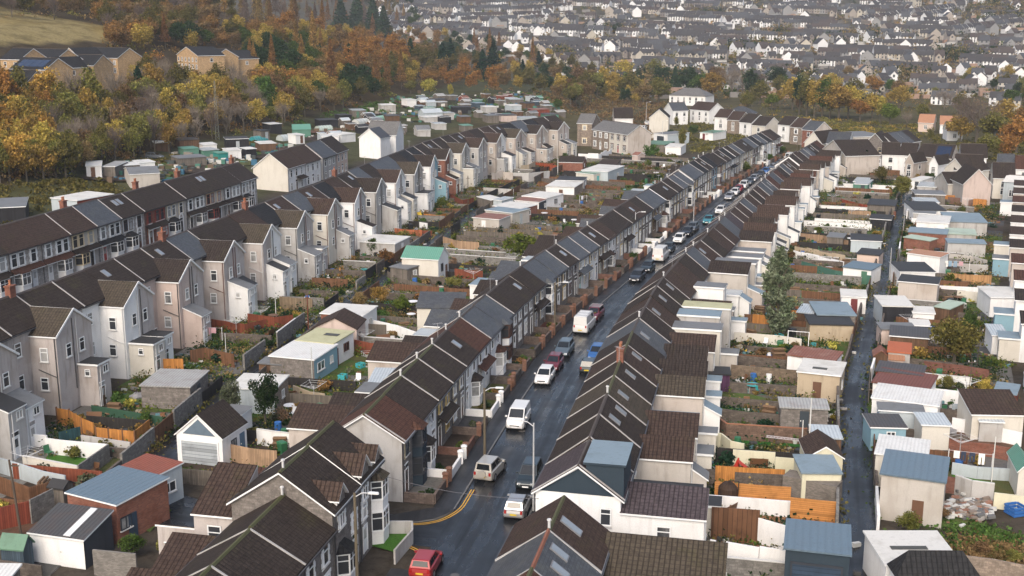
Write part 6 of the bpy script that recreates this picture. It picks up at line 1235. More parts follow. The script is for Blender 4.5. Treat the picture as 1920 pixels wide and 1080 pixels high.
# clutter prototypes: name -> list of (part name, mesh)
def proto(nm, colw):
 k = ('pr', nm, colw)
 if k in _MC: return _MC[k]
 cc = {'green': (.03, .13, .06), 'grey': (.2, .2, .21), 'black': (.02, .02, .02), 'blue': (.03, .12, .35), 'white': (.7, .7, .7), 'red': (.4, .03, .02), 'brown': (.14, .07, .035), 'terracotta': (.35, .13, .06), 'turquoise': (.05, .35, .38), 'yellow': (.6, .4, .03), 'pink': (.6, .2, .35), 'silver': (.4, .4, .42), 'orange': (.5, .16, .03)}[colw]
 m = M('flat', cc, rough=.45); met = M('flat', (.35, .35, .36), rough=.4); dk_ = M('flat', (.03, .03, .03)); out = []
 if nm == 'wheelie_bin':
  b = MB(); b.hexa([(-.24, -.26, .05), (.24, -.26, .05), (.24, .26, .05), (-.24, .26, .05), (-.29, -.34, 1.0), (.29, -.34, 1.0), (.29, .34, 1.0), (-.29, .34, 1.0)], m); out.append(('body', b.mesh('body')))
  b = MB(); b.hexa([(-.31, -.38, 1.002), (.31, -.38, 1.002), (.31, .36, 1.002), (-.31, .36, 1.002), (-.27, -.3, 1.08), (.27, -.3, 1.08), (.27, .36, 1.1), (-.27, .36, 1.1)], m); out.append(('lid', b.mesh('lid')))
  b = MB(); b.tube((-.3, .3, .11), (.3, .3, .11), .11, .11, dk_, 8); out.append(('wheels', b.mesh('wheels')))
 elif nm == 'plant_pot':
  b = MB(); b.lathe([(.16, 0), (.24, .3), (.27, .3), (.27, .36), (.22, .36)], m, 10); out.append(('pot', b.mesh('pot'))); P = crown_pts(130, .38, .34, .58, 9, 5, .5); V, Fq = leaves(P, .13, 3); out.append(('plant', leafmesh('plant', V, Fq, leafm(FOL['green']))))
 elif nm == 'garden_table':
  b = MB(); b.lathe([(.02, .68), (.6, .68), (.6, .73), (.0, .73)], m, 14); out.append(('table_top', b.mesh('table_top')))
  for i in range(4):
   b = MB(); a = math.pi * (i / 2 + .25); b.tube((.38 * math.cos(a), .38 * math.sin(a), .68), (.5 * math.cos(a), .5 * math.sin(a), 0), .025, .025, met, 5); out.append(('leg', b.mesh('leg')))
 elif nm == 'garden_chair':
  b = MB(); b.box(-.25, .25, -.25, .25, .4, .45, m); out.append(('seat', b.mesh('seat'))); b = MB(); b.hexa([(-.25, .22, .452), (.25, .22, .452), (.25, .27, .452), (-.25, .27, .452), (-.24, .32, .95), (.24, .32, .95), (.24, .36, .95), (-.24, .36, .95)], m); out.append(('backrest', b.mesh('backrest')))
  for sx in (-.22, .22):
   for sy in (-.22, .22): b = MB(); b.tube((sx, sy, .4), (sx * 1.1, sy * 1.1, 0), .02, .02, m, 5); out.append(('leg', b.mesh('leg')))
 elif nm == 'rotary_dryer':
  b = MB(); b.tube((0, 0, 0), (0, 0, 1.7), .03, .03, met, 6); out.append(('pole', b.mesh('pole'))); b = MB()
  for i in range(4): a = i * math.pi / 2 + .4; b.tube((0, 0, 1.35), (1.3 * math.cos(a), 1.3 * math.sin(a), 1.95), .02, .02, met, 5)
  for rr in (.6, .95, 1.25):
   for i in range(4): a, e = i * math.pi / 2 + .4, (i + 1) * math.pi / 2 + .4; z = 1.35 + .6 * rr / 1.3; b.tube((rr * math.cos(a), rr * math.sin(a), z), (rr * math.cos(e), rr * math.sin(e), z), .008, .008, UPVC, 4)
  out.append(('arms', b.mesh('arms')))
 elif nm == 'trampoline':
  b = MB(); b.lathe([(1.2, .7), (1.2, .72), (0, .72)], dk_, 16); out.append(('mat', b.mesh('mat'))); b = MB(); b.lathe([(1.2, .66), (1.45, .68), (1.45, .78), (1.2, .76)], m, 16); out.append(('pad', b.mesh('pad')))
  for i in range(6): a = i * math.pi / 3; b = MB(); b.tube((1.4 * math.cos(a), 1.4 * math.sin(a), 0), (1.4 * math.cos(a), 1.4 * math.sin(a), 2.1), .03, .03, met, 5); out.append(('leg', b.mesh('leg')))
 elif nm == 'water_butt':
  b = MB(); b.lathe([(.26, 0), (.32, .4), (.3, .9), (.31, .92), (.31, .97), (0, 1.0)], m, 12); out.append(('barrel', b.mesh('barrel'))); b = MB(); b.box(-.03, .03, .3, .38, .12, .18, dk_); out.append(('tap', b.mesh('tap')))
 elif nm == 'toy_slide':
  b = MB(); b.hexa([(-.25, -1.1, .05), (.25, -1.1, .05), (.25, .2, .95), (-.25, .2, .95), (-.25, -1.1, .12), (.25, -1.1, .12), (.25, .2, 1.02), (-.25, .2, 1.02)], m); out.append(('chute', b.mesh('chute')))
  b = MB();
  for s in (-.3, .26): b.hexa([(s, .22, 0), (s + .05, .22, 0), (s + .05, .8, 0), (s, .8, 0), (s, .22, 1.2), (s + .05, .22, 1.2), (s + .05, .35, 1.2), (s, .35, 1.2)], m)
  b.box(-.25, .26, .3, .6, .4, .45, m); b.box(-.25, .26, .3, .5, .75, .8, m); out.append(('steps', b.mesh('steps')))
 elif nm == 'log_pile':
  b = MB(); g = random.Random(4)
  for i in range(6):
   for j in range(4 - i // 2): b.tube((-.6 + j * .0 + g.uniform(-.06, .06), -.5 + j * .26 + (i % 2) * .12, .12 + i * .19), (.6, -.5 + j * .26 + (i % 2) * .12, .12 + i * .19), .1, .1, M('bark', (.16, .1, .06)), 6)
  out.append(('logs', b.mesh('logs')))
 elif nm == 'tarpaulin_heap':
  g = random.Random(8); b = MB(); b.lathe([(.8, 0), (.72, .22), (.5, .45), (.22, .56), (0, .58)], m, 9); b.v = [(x * g.uniform(.8, 1.3), y * g.uniform(.7, 1.2), z * g.uniform(.7, 1.3)) for x, y, z in b.v]; out.append(('cover', b.mesh('cover')))
 elif nm == 'crate':
  b = MB()
  for z in (.02, .2, .38):
   for s in (-.4, .36): b.box(-.4, .4, s, s + .04, z, z + .13, m); b.box(s, s + .04, -.355, .355, z, z + .13, m)
  b.box(-.36, .36, -.355, .355, 0, .02, m); out.append(('slats', b.mesh('slats')))
 elif nm == 'garden_bench':
  b = MB(); b.box(-.7, .7, -.25, .22, .4, .46, m); out.append(('seat', b.mesh('seat'))); b = MB(); b.hexa([(-.7, .2, .462), (.7, .2, .462), (.7, .25, .462), (-.7, .25, .462), (-.7, .32, .95), (.7, .32, .95), (.7, .36, .95), (-.7, .36, .95)], m); out.append(('backrest', b.mesh('backrest')))
  for s in (-.68, .62): b = MB(); b.box(s, s + .06, -.25, .25, 0, .6, m); out.append(('leg', b.mesh('leg')))
 _MC[k] = out; return out
CATS = dict(wheelie_bin='bin', plant_pot='plant pot', garden_table='table', garden_chair='chair', rotary_dryer='clothes dryer', trampoline='trampoline', water_butt='water butt', toy_slide='slide', log_pile='log pile', tarpaulin_heap='tarpaulin', crate='crate', garden_bench='bench')
def item(nm, col, x, y, rz, label, s=1.0, grp='things left out in the back gardens', z=None):
 t = thing(nm, (x, y, (hz(x, y) if z is None else z) + .03), rz, label, CATS[nm], grp); t.scale = (s, s, s)
 for pn, me in proto(nm, col): link(pn, me, t)
 return t
def clothes_line(p, q, label, seed, z=None):
 g = random.Random(seed); p, q = Vector(p), Vector(q); t = thing('washing_line', (p.x, p.y, hz(*p)), math.atan2(q.y - p.y, q.x - p.x), label, 'washing line'); L = (q - p).length; b = MB(); m = M('flat', (.6, .6, .6))
 b.tube((0, 0, 2.1), (L, 0, 2.1), .012, .012, m, 4); b.build('line', t)
 for x in (0, L): b = MB(); b.tube((x, 0, 0), (x, 0, 2.2), .04, .04, m, 6); b.build('pole', t)
 x = .4
 while x < L - .8:
  w, h = g.uniform(.4, .75), g.uniform(.6, 1.0); c = g.choice([(.7, .7, .7), (.65, .66, .7), (.03, .04, .07), (.7, .7, .68), (.5, .3, .33), (.2, .3, .4)]); b = MB(); mm = M('flat', c, rough=.9)
  b.box(x, x + w, -.015, .015, 2.09 - h, 2.09, mm) if g.random() < .6 else (b.box(x, x + w * .42, -.015, .015, 2.09 - h, 1.75, mm), b.box(x + w * .58, x + w, -.015, .015, 2.09 - h, 1.75, mm), b.box(x, x + w, -.015, .015, 1.752, 2.09, mm)); b.build('garment', t); x += w + g.uniform(.08, .3)
 return t
MENU = [('wheelie_bin', 'green'), ('wheelie_bin', 'black'), ('plant_pot', 'terracotta'), ('plant_pot', 'white'), ('garden_table', 'white'), ('garden_table', 'brown'), ('garden_chair', 'white'), ('garden_chair', 'green'), ('rotary_dryer', 'silver'), ('water_butt', 'green'), ('water_butt', 'blue'), ('log_pile', 'brown'), ('tarpaulin_heap', 'grey'), ('log_pile', 'brown'), ('garden_chair', 'brown'), ('crate', 'brown'), ('crate', 'turquoise'), ('garden_bench', 'brown')]
NICE = dict(wheelie_bin='wheelie bin', plant_pot='plant pot', garden_table='round garden table', garden_chair='plastic garden chair', rotary_dryer='rotary clothes dryer', trampoline='trampoline', water_butt='water butt', toy_slide='toy slide', log_pile='log pile', tarpaulin_heap='tarpaulin heap', crate='slatted crate', garden_bench='garden bench')
def free(x, y, rad):
 return all((x - a) ** 2 + (y - b) ** 2 > (c + rad) ** 2 for a, b, c in OCC)
PB = {'near': None}
def plots(crv_in, off_in, n, d0, w, lane, sgn, where, kinds, base_kinds, wallmix, nitem, nshrub, skipw=.15, lane_off=1.45, wh=(.8, 1.4)):
 """garden strips from a terrace's rear line to the lane; sgn +1 when the gardens lie to the right of the line"""
 lines = []
 for i in range(n + 1):
  d = d0 + i * w; a = crv_in.at(d, off_in); th = crv_in.ang(d); nx_, ny_ = math.cos(th) * sgn, -math.sin(th) * sgn; t = lane.meet(a[0], a[1], nx_, ny_)
  lines.append((a, (nx_, ny_), t))
 for i in range(n):
  (a, na, ta), (b_, nb, tb) = lines[i], lines[i + 1]
  if ta is None or tb is None or ta < 4: continue
  ta -= lane_off; tb -= lane_off; g = lambda s, q: (lerp(a[0] + na[0] * ta * q, b_[0] + nb[0] * tb * q, s), lerp(a[1] + na[1] * ta * q, b_[1] + nb[1] * tb * q, s))
  ks = kinds.get(i) or [(gr.choice(base_kinds), gr.uniform(.3, .6)), (gr.choice(base_kinds), 1.0)]
  q0 = 0.0
  for gk, q1 in ks:
   m, nm = GT[gk]; bb = MB(); N = 5
   for j in range(N):
    e0, e1 = lerp(q0, q1, j / N), lerp(q0, q1, (j + 1) / N); P = [g(.01, e0), g(.99, e0), g(.99, e1), g(.01, e1)]
    bb.poly([(x, y, hz(x, y) + .025) for x, y in (P if sgn < 0 else P[::-1])], m)
   struct(bb.build(nm)); q0 = q1
  if gr.random() > skipw:
   kx = gr.choice(wallmix); mats = {'stone': (STW, 'dark stone wall', .25), 'white': (WHW, 'white rendered wall', .15), 'block': (BLK, 'grey block wall', .18), 'brown': (BRW, 'brown board fence', .07), 'dark': (DKW, 'black board fence', .07), 'red': (RDW, 'red-brown board fence', .07), 'grey': (GRW, 'weathered grey fence', .07), 'cream': (CRW, 'cream rendered wall', .15), 'orange': (ORG, 'orange board fence', .07), 'brick': (M('brick', (.2, .075, .05)), 'red brick wall', .2)}[kx]
   s0, s1 = gr.uniform(.28, .4), gr.uniform(.85, .98); run('garden_fence' if mats[2] < .1 else 'garden_wall', [g(0, lerp(s0, s1, j / 3)) for j in range(4)], gr.uniform(*wh), mats[0], f"{mats[1]} between gardens, {ordw(i + 1)} from near end, {where}", 'fence' if mats[2] < .1 else 'wall', th=mats[2], grp='dividing walls ' + where, cap=CAPW if kx in ('white', 'block') and gr.random() < .5 else None)
  used = set()
  for _ in range(gr.randint(*nitem)):
   nm, cw = gr.choice(MENU)
   if (nm, cw) in used: continue
   for tr in range(8):
    x, y = g(gr.uniform(.15, .85), gr.uniform(.3, .9)); rad = 1.3 if nm in ('trampoline', 'rotary_dryer') else .5
    if free(x, y, rad): used.add((nm, cw)); OCC.append((x, y, rad * .8)); item(nm, cw, x, y, gr.uniform(0, 6.28), f"{cw} {NICE[nm]} in the {ordw(i + 1)} garden from near end, {where}", gr.uniform(.95, 1.15)); break
  uc = set()
  for _ in range(gr.randint(*nshrub)):
   c = gr.choice(['green', 'dark', 'olive', 'olive', 'lime', 'gold', 'rust', 'brown', 'grey', 'yel', 'ever'])
   if c in uc: continue
   for tr in range(6):
    x, y = g(gr.choice([.08, .92, gr.random()]), gr.uniform(.22, .98)); s = gr.uniform(.5, 1.5)
    if free(x, y, s * .4): uc.add(c); shrub(x, y, c, s, f"{FW_[c]} shrub in the {ordw(i + 1)} garden from near end, {where}"); break
  # scattered pots and boxes gathered at the edges
WD = 'right of the street'; WC = 'left of the street'; WB = 'under the gabled wings'; WF = 'right of the back lane'
plots(K, DOFF + 6.2, DN, DB, DW, LR, 1, WD, {0: [('dark', .45), ('deck', .9), ('dark', 1)], 1: [('pave', .4), ('deck', 1)], 2: [('pave', .75), ('grass', 1)], 3: [('redp', .3), ('art', .85), ('pave', 1)], 4: [('dark', .4), ('soil', 1)], 5: [('dark', .35), ('art', .8), ('soil', 1)], 6: [('grass2', .4), ('tarp', .8), ('soil', 1)], 7: [('pave', .3), ('litt', 1)], 8: [('litt', .6), ('pave', 1)], 9: [('pave', .35), ('grass2', .8), ('grav', 1)], 10: [('deck', .5), ('soil', 1)], 11: [('soil', .4), ('grass', 1)], 12: [('conc', .35), ('grass', 1)], 13: [('soil', .3), ('grass', 1)], 14: [('conc', .4), ('grav', 1)], 20: [('redp', 1)], 21: [('soilr', 1)]},
  ['grass2', 'grass', 'soil', 'pave', 'grass', 'soilr', 'grass2', 'dark', 'grass'], ['stone', 'stone', 'block', 'white', 'brown', 'grey', 'dark'], (1, 4), (2, 5))
plots(K, DOFF + 6.2, 4, DA - 22, 5.5, LR, 1, 'below the white gabled house', {3: [('dark', .5), ('conc', 1)], 2: [('dark', 1)]}, ['dark', 'conc', 'pave'], ['white', 'block'], (1, 2), (0, 1))
plots(K, -4.5 - 6.2, CN, C0, CW, LL, -1, WC, {0: [('pave', .5), ('soil', 1)], 1: [('pave', .3), ('soil', 1)]}, ['soil', 'soil', 'grass2', 'grass', 'pave', 'grass', 'dark', 'soilr', 'grass2'], ['stone', 'stone', 'block', 'dark', 'brown', 'dark', 'grey', 'grey'], (1, 4), (3, 6), lane_off=1.7)
plots(BL, .3, BN, B0, BW, LL, 1, WB, {3: [('conc', .3), ('grass', 1)], 5: [('soil', .3), ('grass', .8), ('soil', 1)], 6: [('grass', .7), ('dark', 1)]}, ['grass', 'soil', 'grass2', 'pave', 'soil', 'dark', 'conc', 'soilr'], ['stone', 'block', 'dark', 'brown', 'red', 'stone', 'stone'], (0, 3), (3, 6), lane_off=1.7, wh=(.9, 1.6))
plots(FL, -.2, FN, 0, FW, LR, -1, WF, {}, ['pave', 'dark', 'grass2', 'soil', 'grass', 'dark', 'grass', 'soilr'], ['white', 'stone', 'brick', 'stone', 'grey', 'block', 'brown'], (2, 5), (2, 4), lane_off=1.45, wh=(.9, 1.5))
# walls along both sides of the lanes
lw = random.Random(9)
for crv, off, where, mats, d0, d1 in ((LL, -1.75, 'left side of the left lane', [DKW, STW, DKW, BLK, BRW], 18, LL.len - 20), (LL, 1.75, 'right side of the left lane', [STW, DKW, GRW, STW, BRW], 40, LL.len - 40), (LR, -1.55, 'left side of the right lane', [STW, STW, BRW, BLK], 30, LR.len - 8), (LR, 1.5, 'right side of the right lane', [STW, WHW, BRW, GRW], 14, LR.len - 8)):
 d = d0; n = 0
 while d < d1:
  L = lw.uniform(4, 8); n += 1
  if lw.random() < .8:
   m = lw.choice(mats); wn = {id(DKW): 'black boarded', id(STW): 'dark stone', id(BLK): 'grey block', id(BRW): 'brown boarded', id(WHW): 'white', id(GRW): 'grey boarded'}[id(m)]
   run('garden_fence' if m in (DKW, BRW, GRW) else 'garden_wall', [crv.at(d, off), crv.at(d + L / 2, off), crv.at(min(d + L, d1), off)], lw.uniform(1.2, 1.9), m, f"{wn} lane boundary, {ordw(n)} stretch from near end, {where}", 'fence' if m in (DKW, BRW, GRW) else 'wall', th=.08 if m in (DKW, BRW, GRW) else .22, grp='lane boundaries ' + where)
  d += L + .15
 vb = np.concatenate([np.array([(*crv.at(lw.uniform(d0, d1), off + lw.gauss(0, .35) + (.3 if off > 0 else -.3) * -1), lw.random() ** 2 * .5)]) for _ in range(1100)]); V, Fq = leaves(vb, .22, 5); o = link('lane_weeds', leafmesh('weeds', V, Fq, leafm(FOL['olive'] if off < 0 else FOL['green']))); stuff(o)
# front gardens of the street terrace
fw = random.Random(31); PILL = M('brick', (.17, .07, .038))
for i in range(CN):
 d = C0 + i * CW; a = lambda s, o: K.at(d + CW * s, o); bb = MB(); m = fw.choice([PAVE, SOIL, DKPV, PAVE, GRS2, REDP, DKPV])
 P = [a(0.01, -4.48), a(.99, -4.48), a(.99, -1.8), a(.01, -1.8)]; bb.poly([(x, y, .16) for x, y in P], m); struct(bb.build('front_garden'))
 wm, wn = fw.choice([(M('stone', (.13, .1, .085)), 'stone'), (M('brick', (.17, .07, .045)), 'red brick'), (M('stone', (.13, .1, .085)), 'stone'), (M('stone', (.13, .1, .085)), 'stone'), (WHW, 'white'), (M('stone', (.1, .085, .075)), 'dark stone')] if i not in (0, 4) else [(WHW, 'white')] if i else [(M('stone', (.13, .1, .085)), 'stone')])
 b = MB(); hh = fw.uniform(.8, 1.15)
 for s0, s1, o0, o1 in ((.02, .02, -4.4, -1.9), (.02, .66, -1.9, -1.9)):
  p, q = a(s0, o0), a(s1, o1); b.bar((*p, hh / 2), (*q, hh / 2), .22, hh, wm)
 o = b.build('front_wall'); tag(o, f"{wn} front garden wall, {ordw(i + 1)} from the junction, left of the street", 'wall', 'front garden walls');
 for s in (.68, .92) if fw.random() < .4 else (.04,):
  x, y = a(s, -1.9); q = MB(); pm_ = PILL if wm is not WHW else WHW; q.box(x - .22, x + .22, y - .22, y + .22, 0, hh + .4, pm_); q.hexa([(x - .28, y - .28, hh + .402), (x + .28, y - .28, hh + .402), (x + .28, y + .28, hh + .402), (x - .28, y + .28, hh + .402), (x - .1, y - .1, hh + .55), (x + .1, y - .1, hh + .55), (x + .1, y + .1, hh + .55), (x - .1, y + .1, hh + .55)], pm_); q.build('gate_pillar', o)
 cs = set()
 for _ in range(fw.randint(2, 4)):
  c = fw.choice(['green', 'dark', 'olive', 'ever', 'rust', 'grey', 'lime'])
  if c in cs: continue
  cs.add(c); x, y = a(fw.uniform(.12, .6), fw.uniform(-3.4, -2.2)); shrub(x, y, c, fw.uniform(.5, 1.0), f"{FW_[c]} shrub in the {ordw(i + 1)} front garden from the junction", 'front garden shrubs', z=.15)
# creepers, weeds and odds and ends that lie about in the gardens
PLQ = []
def litter():
 g = random.Random(61); n_ = np.random.default_rng(61); zones = []
 for crv, oi, a, e, lane, sg, lo in ((K, DOFF + 9, DB, DE, LR, 1, 1.6), (K, -10.9, C0, C1, LL, -1, 1.8), (BL, 1.2, B0 + 18, BL.len - 6, LL, 1, 1.8), (FL, -1.2, 24, FL.len, LR, -1, 1.6)):
  for _ in range(1500 if crv is not FL else 900):
   d = g.uniform(a, e); p = crv.at(d, oi); th = crv.ang(d); v = (math.cos(th) * sg, -math.sin(th) * sg); t = lane.meet(*p, *v)
   if t is None or t < 3: continue
   q = g.uniform(0, 1) * (t - lo); zones.append((p[0] + v[0] * q, p[1] + v[1] * q))
 W = {c: [] for c in ('green', 'olive', 'dark', 'brown', 'ever', 'lime')}; b = MB(); ms = [M('felt', c) for c in ((.5, .5, .48), (.25, .24, .23), (.1, .08, .06), (.2, .1, .05), (.06, .06, .06), (.1, .22, .25), (.3, .27, .2))]
 for x, y in zones:
  if not free(x, y, .2): continue
  z = hz(x, y)
  if g.random() < .72:
   k = g.randint(40, 130); r = g.uniform(.35, 1.1); P = n_.normal(size=(k, 3)) * np.array([r, r * g.uniform(.4, 1), g.uniform(.15, .55)]); P[:, 2] = np.abs(P[:, 2]); W[g.choice(list(W))].append(P + np.array([x, y, z]))
  else:
   for _ in range(g.randint(1, 5)):
    xx, yy = x + g.gauss(0, .7), y + g.gauss(0, .7); s = g.uniform(.08, .32); b.bar((xx - s, yy - g.uniform(-s, s), z + s * .5), (xx + s, yy, z + s * g.uniform(.3, .9)), s * g.uniform(.5, 1.5), s * g.uniform(.4, 1.3), g.choice(ms))
 for c, L in W.items(): V, Fq = leaves(np.concatenate(L), .2, 2); stuff(link('garden_weeds', leafmesh('garden_weeds', V, Fq, leafm(FOL[c]))))
 stuff(b.build('garden_litter', uv=False))
litter()
# lawns and strips seen clearly from above
BG = M('grass', (.055, .15, .02), c2=(.05, .11, .02)); MG = M('grass', (.075, .12, .03))
for n_, (k, m, *pts) in enumerate([('h', BG, (300, 585), (560, 640), (900, 690), (880, 725), (560, 700), (300, 650)), ('h', MG, (470, 1000), (760, 1030), (1090, 1065), (1080, 1085), (480, 1030)), ('h', TARP, (620, 395), (1040, 420), (1040, 480), (720, 500), (640, 450)), ('h', MG, (340, 470), (620, 490), (900, 560), (880, 600), (340, 520)), ('i', MG, (1080, 340), (1730, 470), (1690, 560), (1460, 580), (1090, 540)), ('i', MG, (640, 870), (860, 890), (900, 960), (660, 960)), ('j', BG, (850, 235), (1010, 262), (1005, 285), (860, 270)), ('j', BG, (430, 850), (620, 870), (610, 910), (430, 890)), ('f', BG, (285, 325), (330, 260), (500, 270), (620, 300), (520, 370)), ('f', MG, (900, 730), (1060, 600), (1160, 640), (1010, 790)), ('f', MG, (1090, 480), (1224, 460), (1224, 560), (1080, 540)), ('q', MG, (190, 605), (620, 680), (1020, 800), (1000, 850), (560, 760), (240, 680)), ('q', BG, (590, 400), (850, 450), (850, 500), (640, 480)), ('k', BG, (640, 880), (860, 850), (850, 1000), (720, 960)), ('v', MG, (390, 410), (480, 385), (600, 430), (590, 470), (430, 460)), ('v', MG, (840, 210), (980, 170), (1030, 200), (900, 250)), ('w6', MG, (680, 680), (930, 690), (1060, 720), (1040, 745), (900, 740), (700, 720)), ('t', BG, (190, 880), (280, 800), (470, 800), (370, 930)), ('c', MG, (1190, 210), (1480, 190), (1530, 240), (1180, 270)), ('g', MG, (880, 160), (1010, 150), (950, 230), (800, 200))]):
 pp = px(k, *pts); bb = MB(); bb.poly([(x, y, hz(x, y) + .05 + .003 * n_) for x, y in pp], m); struct(bb.build('lawn'))
R_('t', 'garden_wall', [(275, 800), (480, 800), (480, 860), (360, 1000)], 1.1, GRYW, 'pale grey wall round the corner lawn at the junction')
# special pieces
for k, x0, y0, x1, y1, lab, sd_ in (('v', 700, 205, 835, 215, 'washing line of pale towels by the white rear wing', 3), ('q', 560, 385, 855, 420, 'washing line with white and black clothes right of the lane', 4), ('l', 765, 830, 1060, 845, 'washing line with dark and blue clothes in the right gardens', 6), ('d', 1480, 700, 1560, 690, 'short washing line with white sheets left of the street', 9)): clothes_line(*px(k, (x0, y0), (x1, y1)), lab, sd_)
def seat(k, x, y, nm, cw, lab, rz=0, s=1.0): p = ground(*cr(k, x, y)); OCC.append((*p, .6)); return item(nm, cw, *p, rz, lab, s)
seat('j', 640, 175, 'garden_bench', 'brown', 'wooden garden bench against the long pale yellow wall', 3.0, 1.1); seat('j', 490, 210, 'toy_slide', 'red', 'red and blue toy slide in the pale yellow garden', 1.2); seat('c', 640, 85, 'toy_slide', 'yellow', 'yellow toy slide by the orange board fence', .5, 1.6); seat('f', 575, 1010, 'water_butt', 'green', 'dark green barrel below the grey block wall', 0, 1.2); seat('f', 470, 990, 'plant_pot', 'terracotta', 'terracotta pot with plant below the dark ribbed shed', 0, 1.5); seat('f', 130, 215, 'wheelie_bin', 'grey', 'grey bin store beside the white rear wing', 0, 1.4); seat('q', 1020, 665, 'crate', 'blue', 'blue crate at the cream low wall', .3, 1.5)
seat('b', 1215, 340, 'crate', 'brown', 'dark box in the bare plot behind the dark leafy tree', .4, 1.4); seat('a', 1560, 640, 'garden_bench', 'brown', 'old pink-brown armchair in the dark yard', .4, 1.2); seat('a', 1330, 690, 'rotary_dryer', 'silver', 'large rotary dryer over the terracotta fence yard', 0, 1.1); seat('h', 640, 470, 'garden_table', 'turquoise', 'turquoise garden table on the green lawn', 0, 1.2); seat('h', 590, 470, 'garden_chair', 'turquoise', 'turquoise chair left of the turquoise table', 1); seat('h', 690, 480, 'garden_chair', 'turquoise', 'turquoise chair right of the turquoise table', 2.2); seat('h', 790, 385, 'water_butt', 'white', 'white water butt against the brown stone wall'); seat('h', 545, 375, 'tarpaulin_heap', 'white', 'white heap beside the purple shed', 0, .8); seat('h', 915, 690, 'water_butt', 'black', 'black bin at the end of the artificial lawn', 0, 1.3)
for i, (x, y, cw) in enumerate([(620, 100, 'yellow'), (690, 110, 'blue'), (780, 105, 'green'), (800, 160, 'blue'), (640, 215, 'white'), (690, 225, 'white'), (730, 210, 'brown'), (850, 115, 'turquoise'), (900, 245, 'white'), (1200, 50, 'turquoise')]): seat('h', x, y, 'crate' if i % 2 else 'tarpaulin_heap', cw, f"{cw} {['heap', 'box'][i % 2]} of clutter, {ordw(i + 1)} from the house in the littered yard", i, .8)
# egg chair with its basket
p = ground(*cr('j', 375, 500)); t = thing('egg_chair', (*p, 0), 0, 'dark brown wicker egg chair on the orange deck', 'chair'); b = MB(); b.lathe([(.25, .5), (.62, .75), (.8, 1.2), (.76, 1.7), (.45, 2.05), (.0, 2.15)], M('wood', (.05, .03, .02), per=.06), 14); b.build('basket', t); b = MB(); b.lathe([(.7, 0), (.72, .05), (.0, .06)], DKW, 14); b.tube((.75, 0, .0), (.85, 0, 2.2), .04, .04, DKW, 6); b.tube((.85, 0, 2.2), (0, 0, 2.25), .04, .04, DKW, 6); b.build('stand', t); b = MB(); b.lathe([(.2, .72), (.5, .8), (.5, .95), (0, 1.0)], M('flat', (.08, .08, .09)), 12); b.build('cushion', t)
# rubble heap
g = random.Random(12); b = MB(); mats_ = [M('felt', (.3, .28, .26)), M('felt', (.2, .16, .13)), M('felt', (.5, .5, .48)), M('felt', (.12, .12, .12)), M('brick', (.3, .14, .09))]
for _ in range(330):
 x, y = cr('q', g.uniform(535, 860), g.gauss(640, 38)); x, y = ground(x, y); s = g.uniform(.08, .3); z = g.random() * .35; b.bar((x - s, y, z + s * .4), (x + s, y + g.uniform(-s, s), z + s * g.random()), s * 1.2, s * .8, g.choice(mats_))
stuff(b.build('rubble', uv=True))
# ladder on a wall
p, q = px('h', (760, 1000), (1100, 1040)); t = thing('ladder', (*p, .9), math.atan2(q[1] - p[1], q[0] - p[0]), 'aluminium ladder lying along the strip of lawn', 'ladder'); L = math.dist(p, q); b = MB(); al = M('flat', (.55, .5, .5), rough=.35, metal=.3)
for y in (0, .4): b.box(0, L, y, y + .06, .3, .36, al)
b.build('rails', t); b = MB()
for i in range(int(L / .3)): b.box(i * .3 + .1, i * .3 + .14, .06, .4, .31, .35, al)
b.build('rungs', t)
flush_shrubs()
# ------------------------------------------------------------------ vehicles
CARP = dict(white=((.62, .62, .61), 0), black=((.012, .012, .014), .1), silver=((.36, .36, .37), .5), champagne=((.45, .43, .39), .4), grey=((.1, .115, .13), .3), maroon=((.13, .012, .018), .2), red=((.28, .012, .014), .1), blue=((.02, .1, .3), .1), teal=((.03, .2, .24), .3), dark=((.02, .03, .035), .3), slate=((.09, .12, .14), .4))
KD = dict(hatch=(4.0, 1.7, 1.46, .92, (-1.82, -1.5, .12, 1.02)), estate=(4.5, 1.76, 1.46, .93, (-2.12, -1.78, .15, 1.05)), suv=(4.15, 1.76, 1.68, 1.02, (-1.92, -1.72, .25, .98)), mini=(3.75, 1.7, 1.42, .92, (-1.72, -1.5, .25, .8)), saloon=(4.5, 1.76, 1.43, .92, (-1.65, -1.0, .25, 1.1)), smallvan=(4.3, 1.8, 1.82, 1.06, (-2.06, -2.0, .65, 1.45)), van=(5.2, 1.95, 2.25, 1.25, (-2.5, -2.46, 1.05, 1.75)))
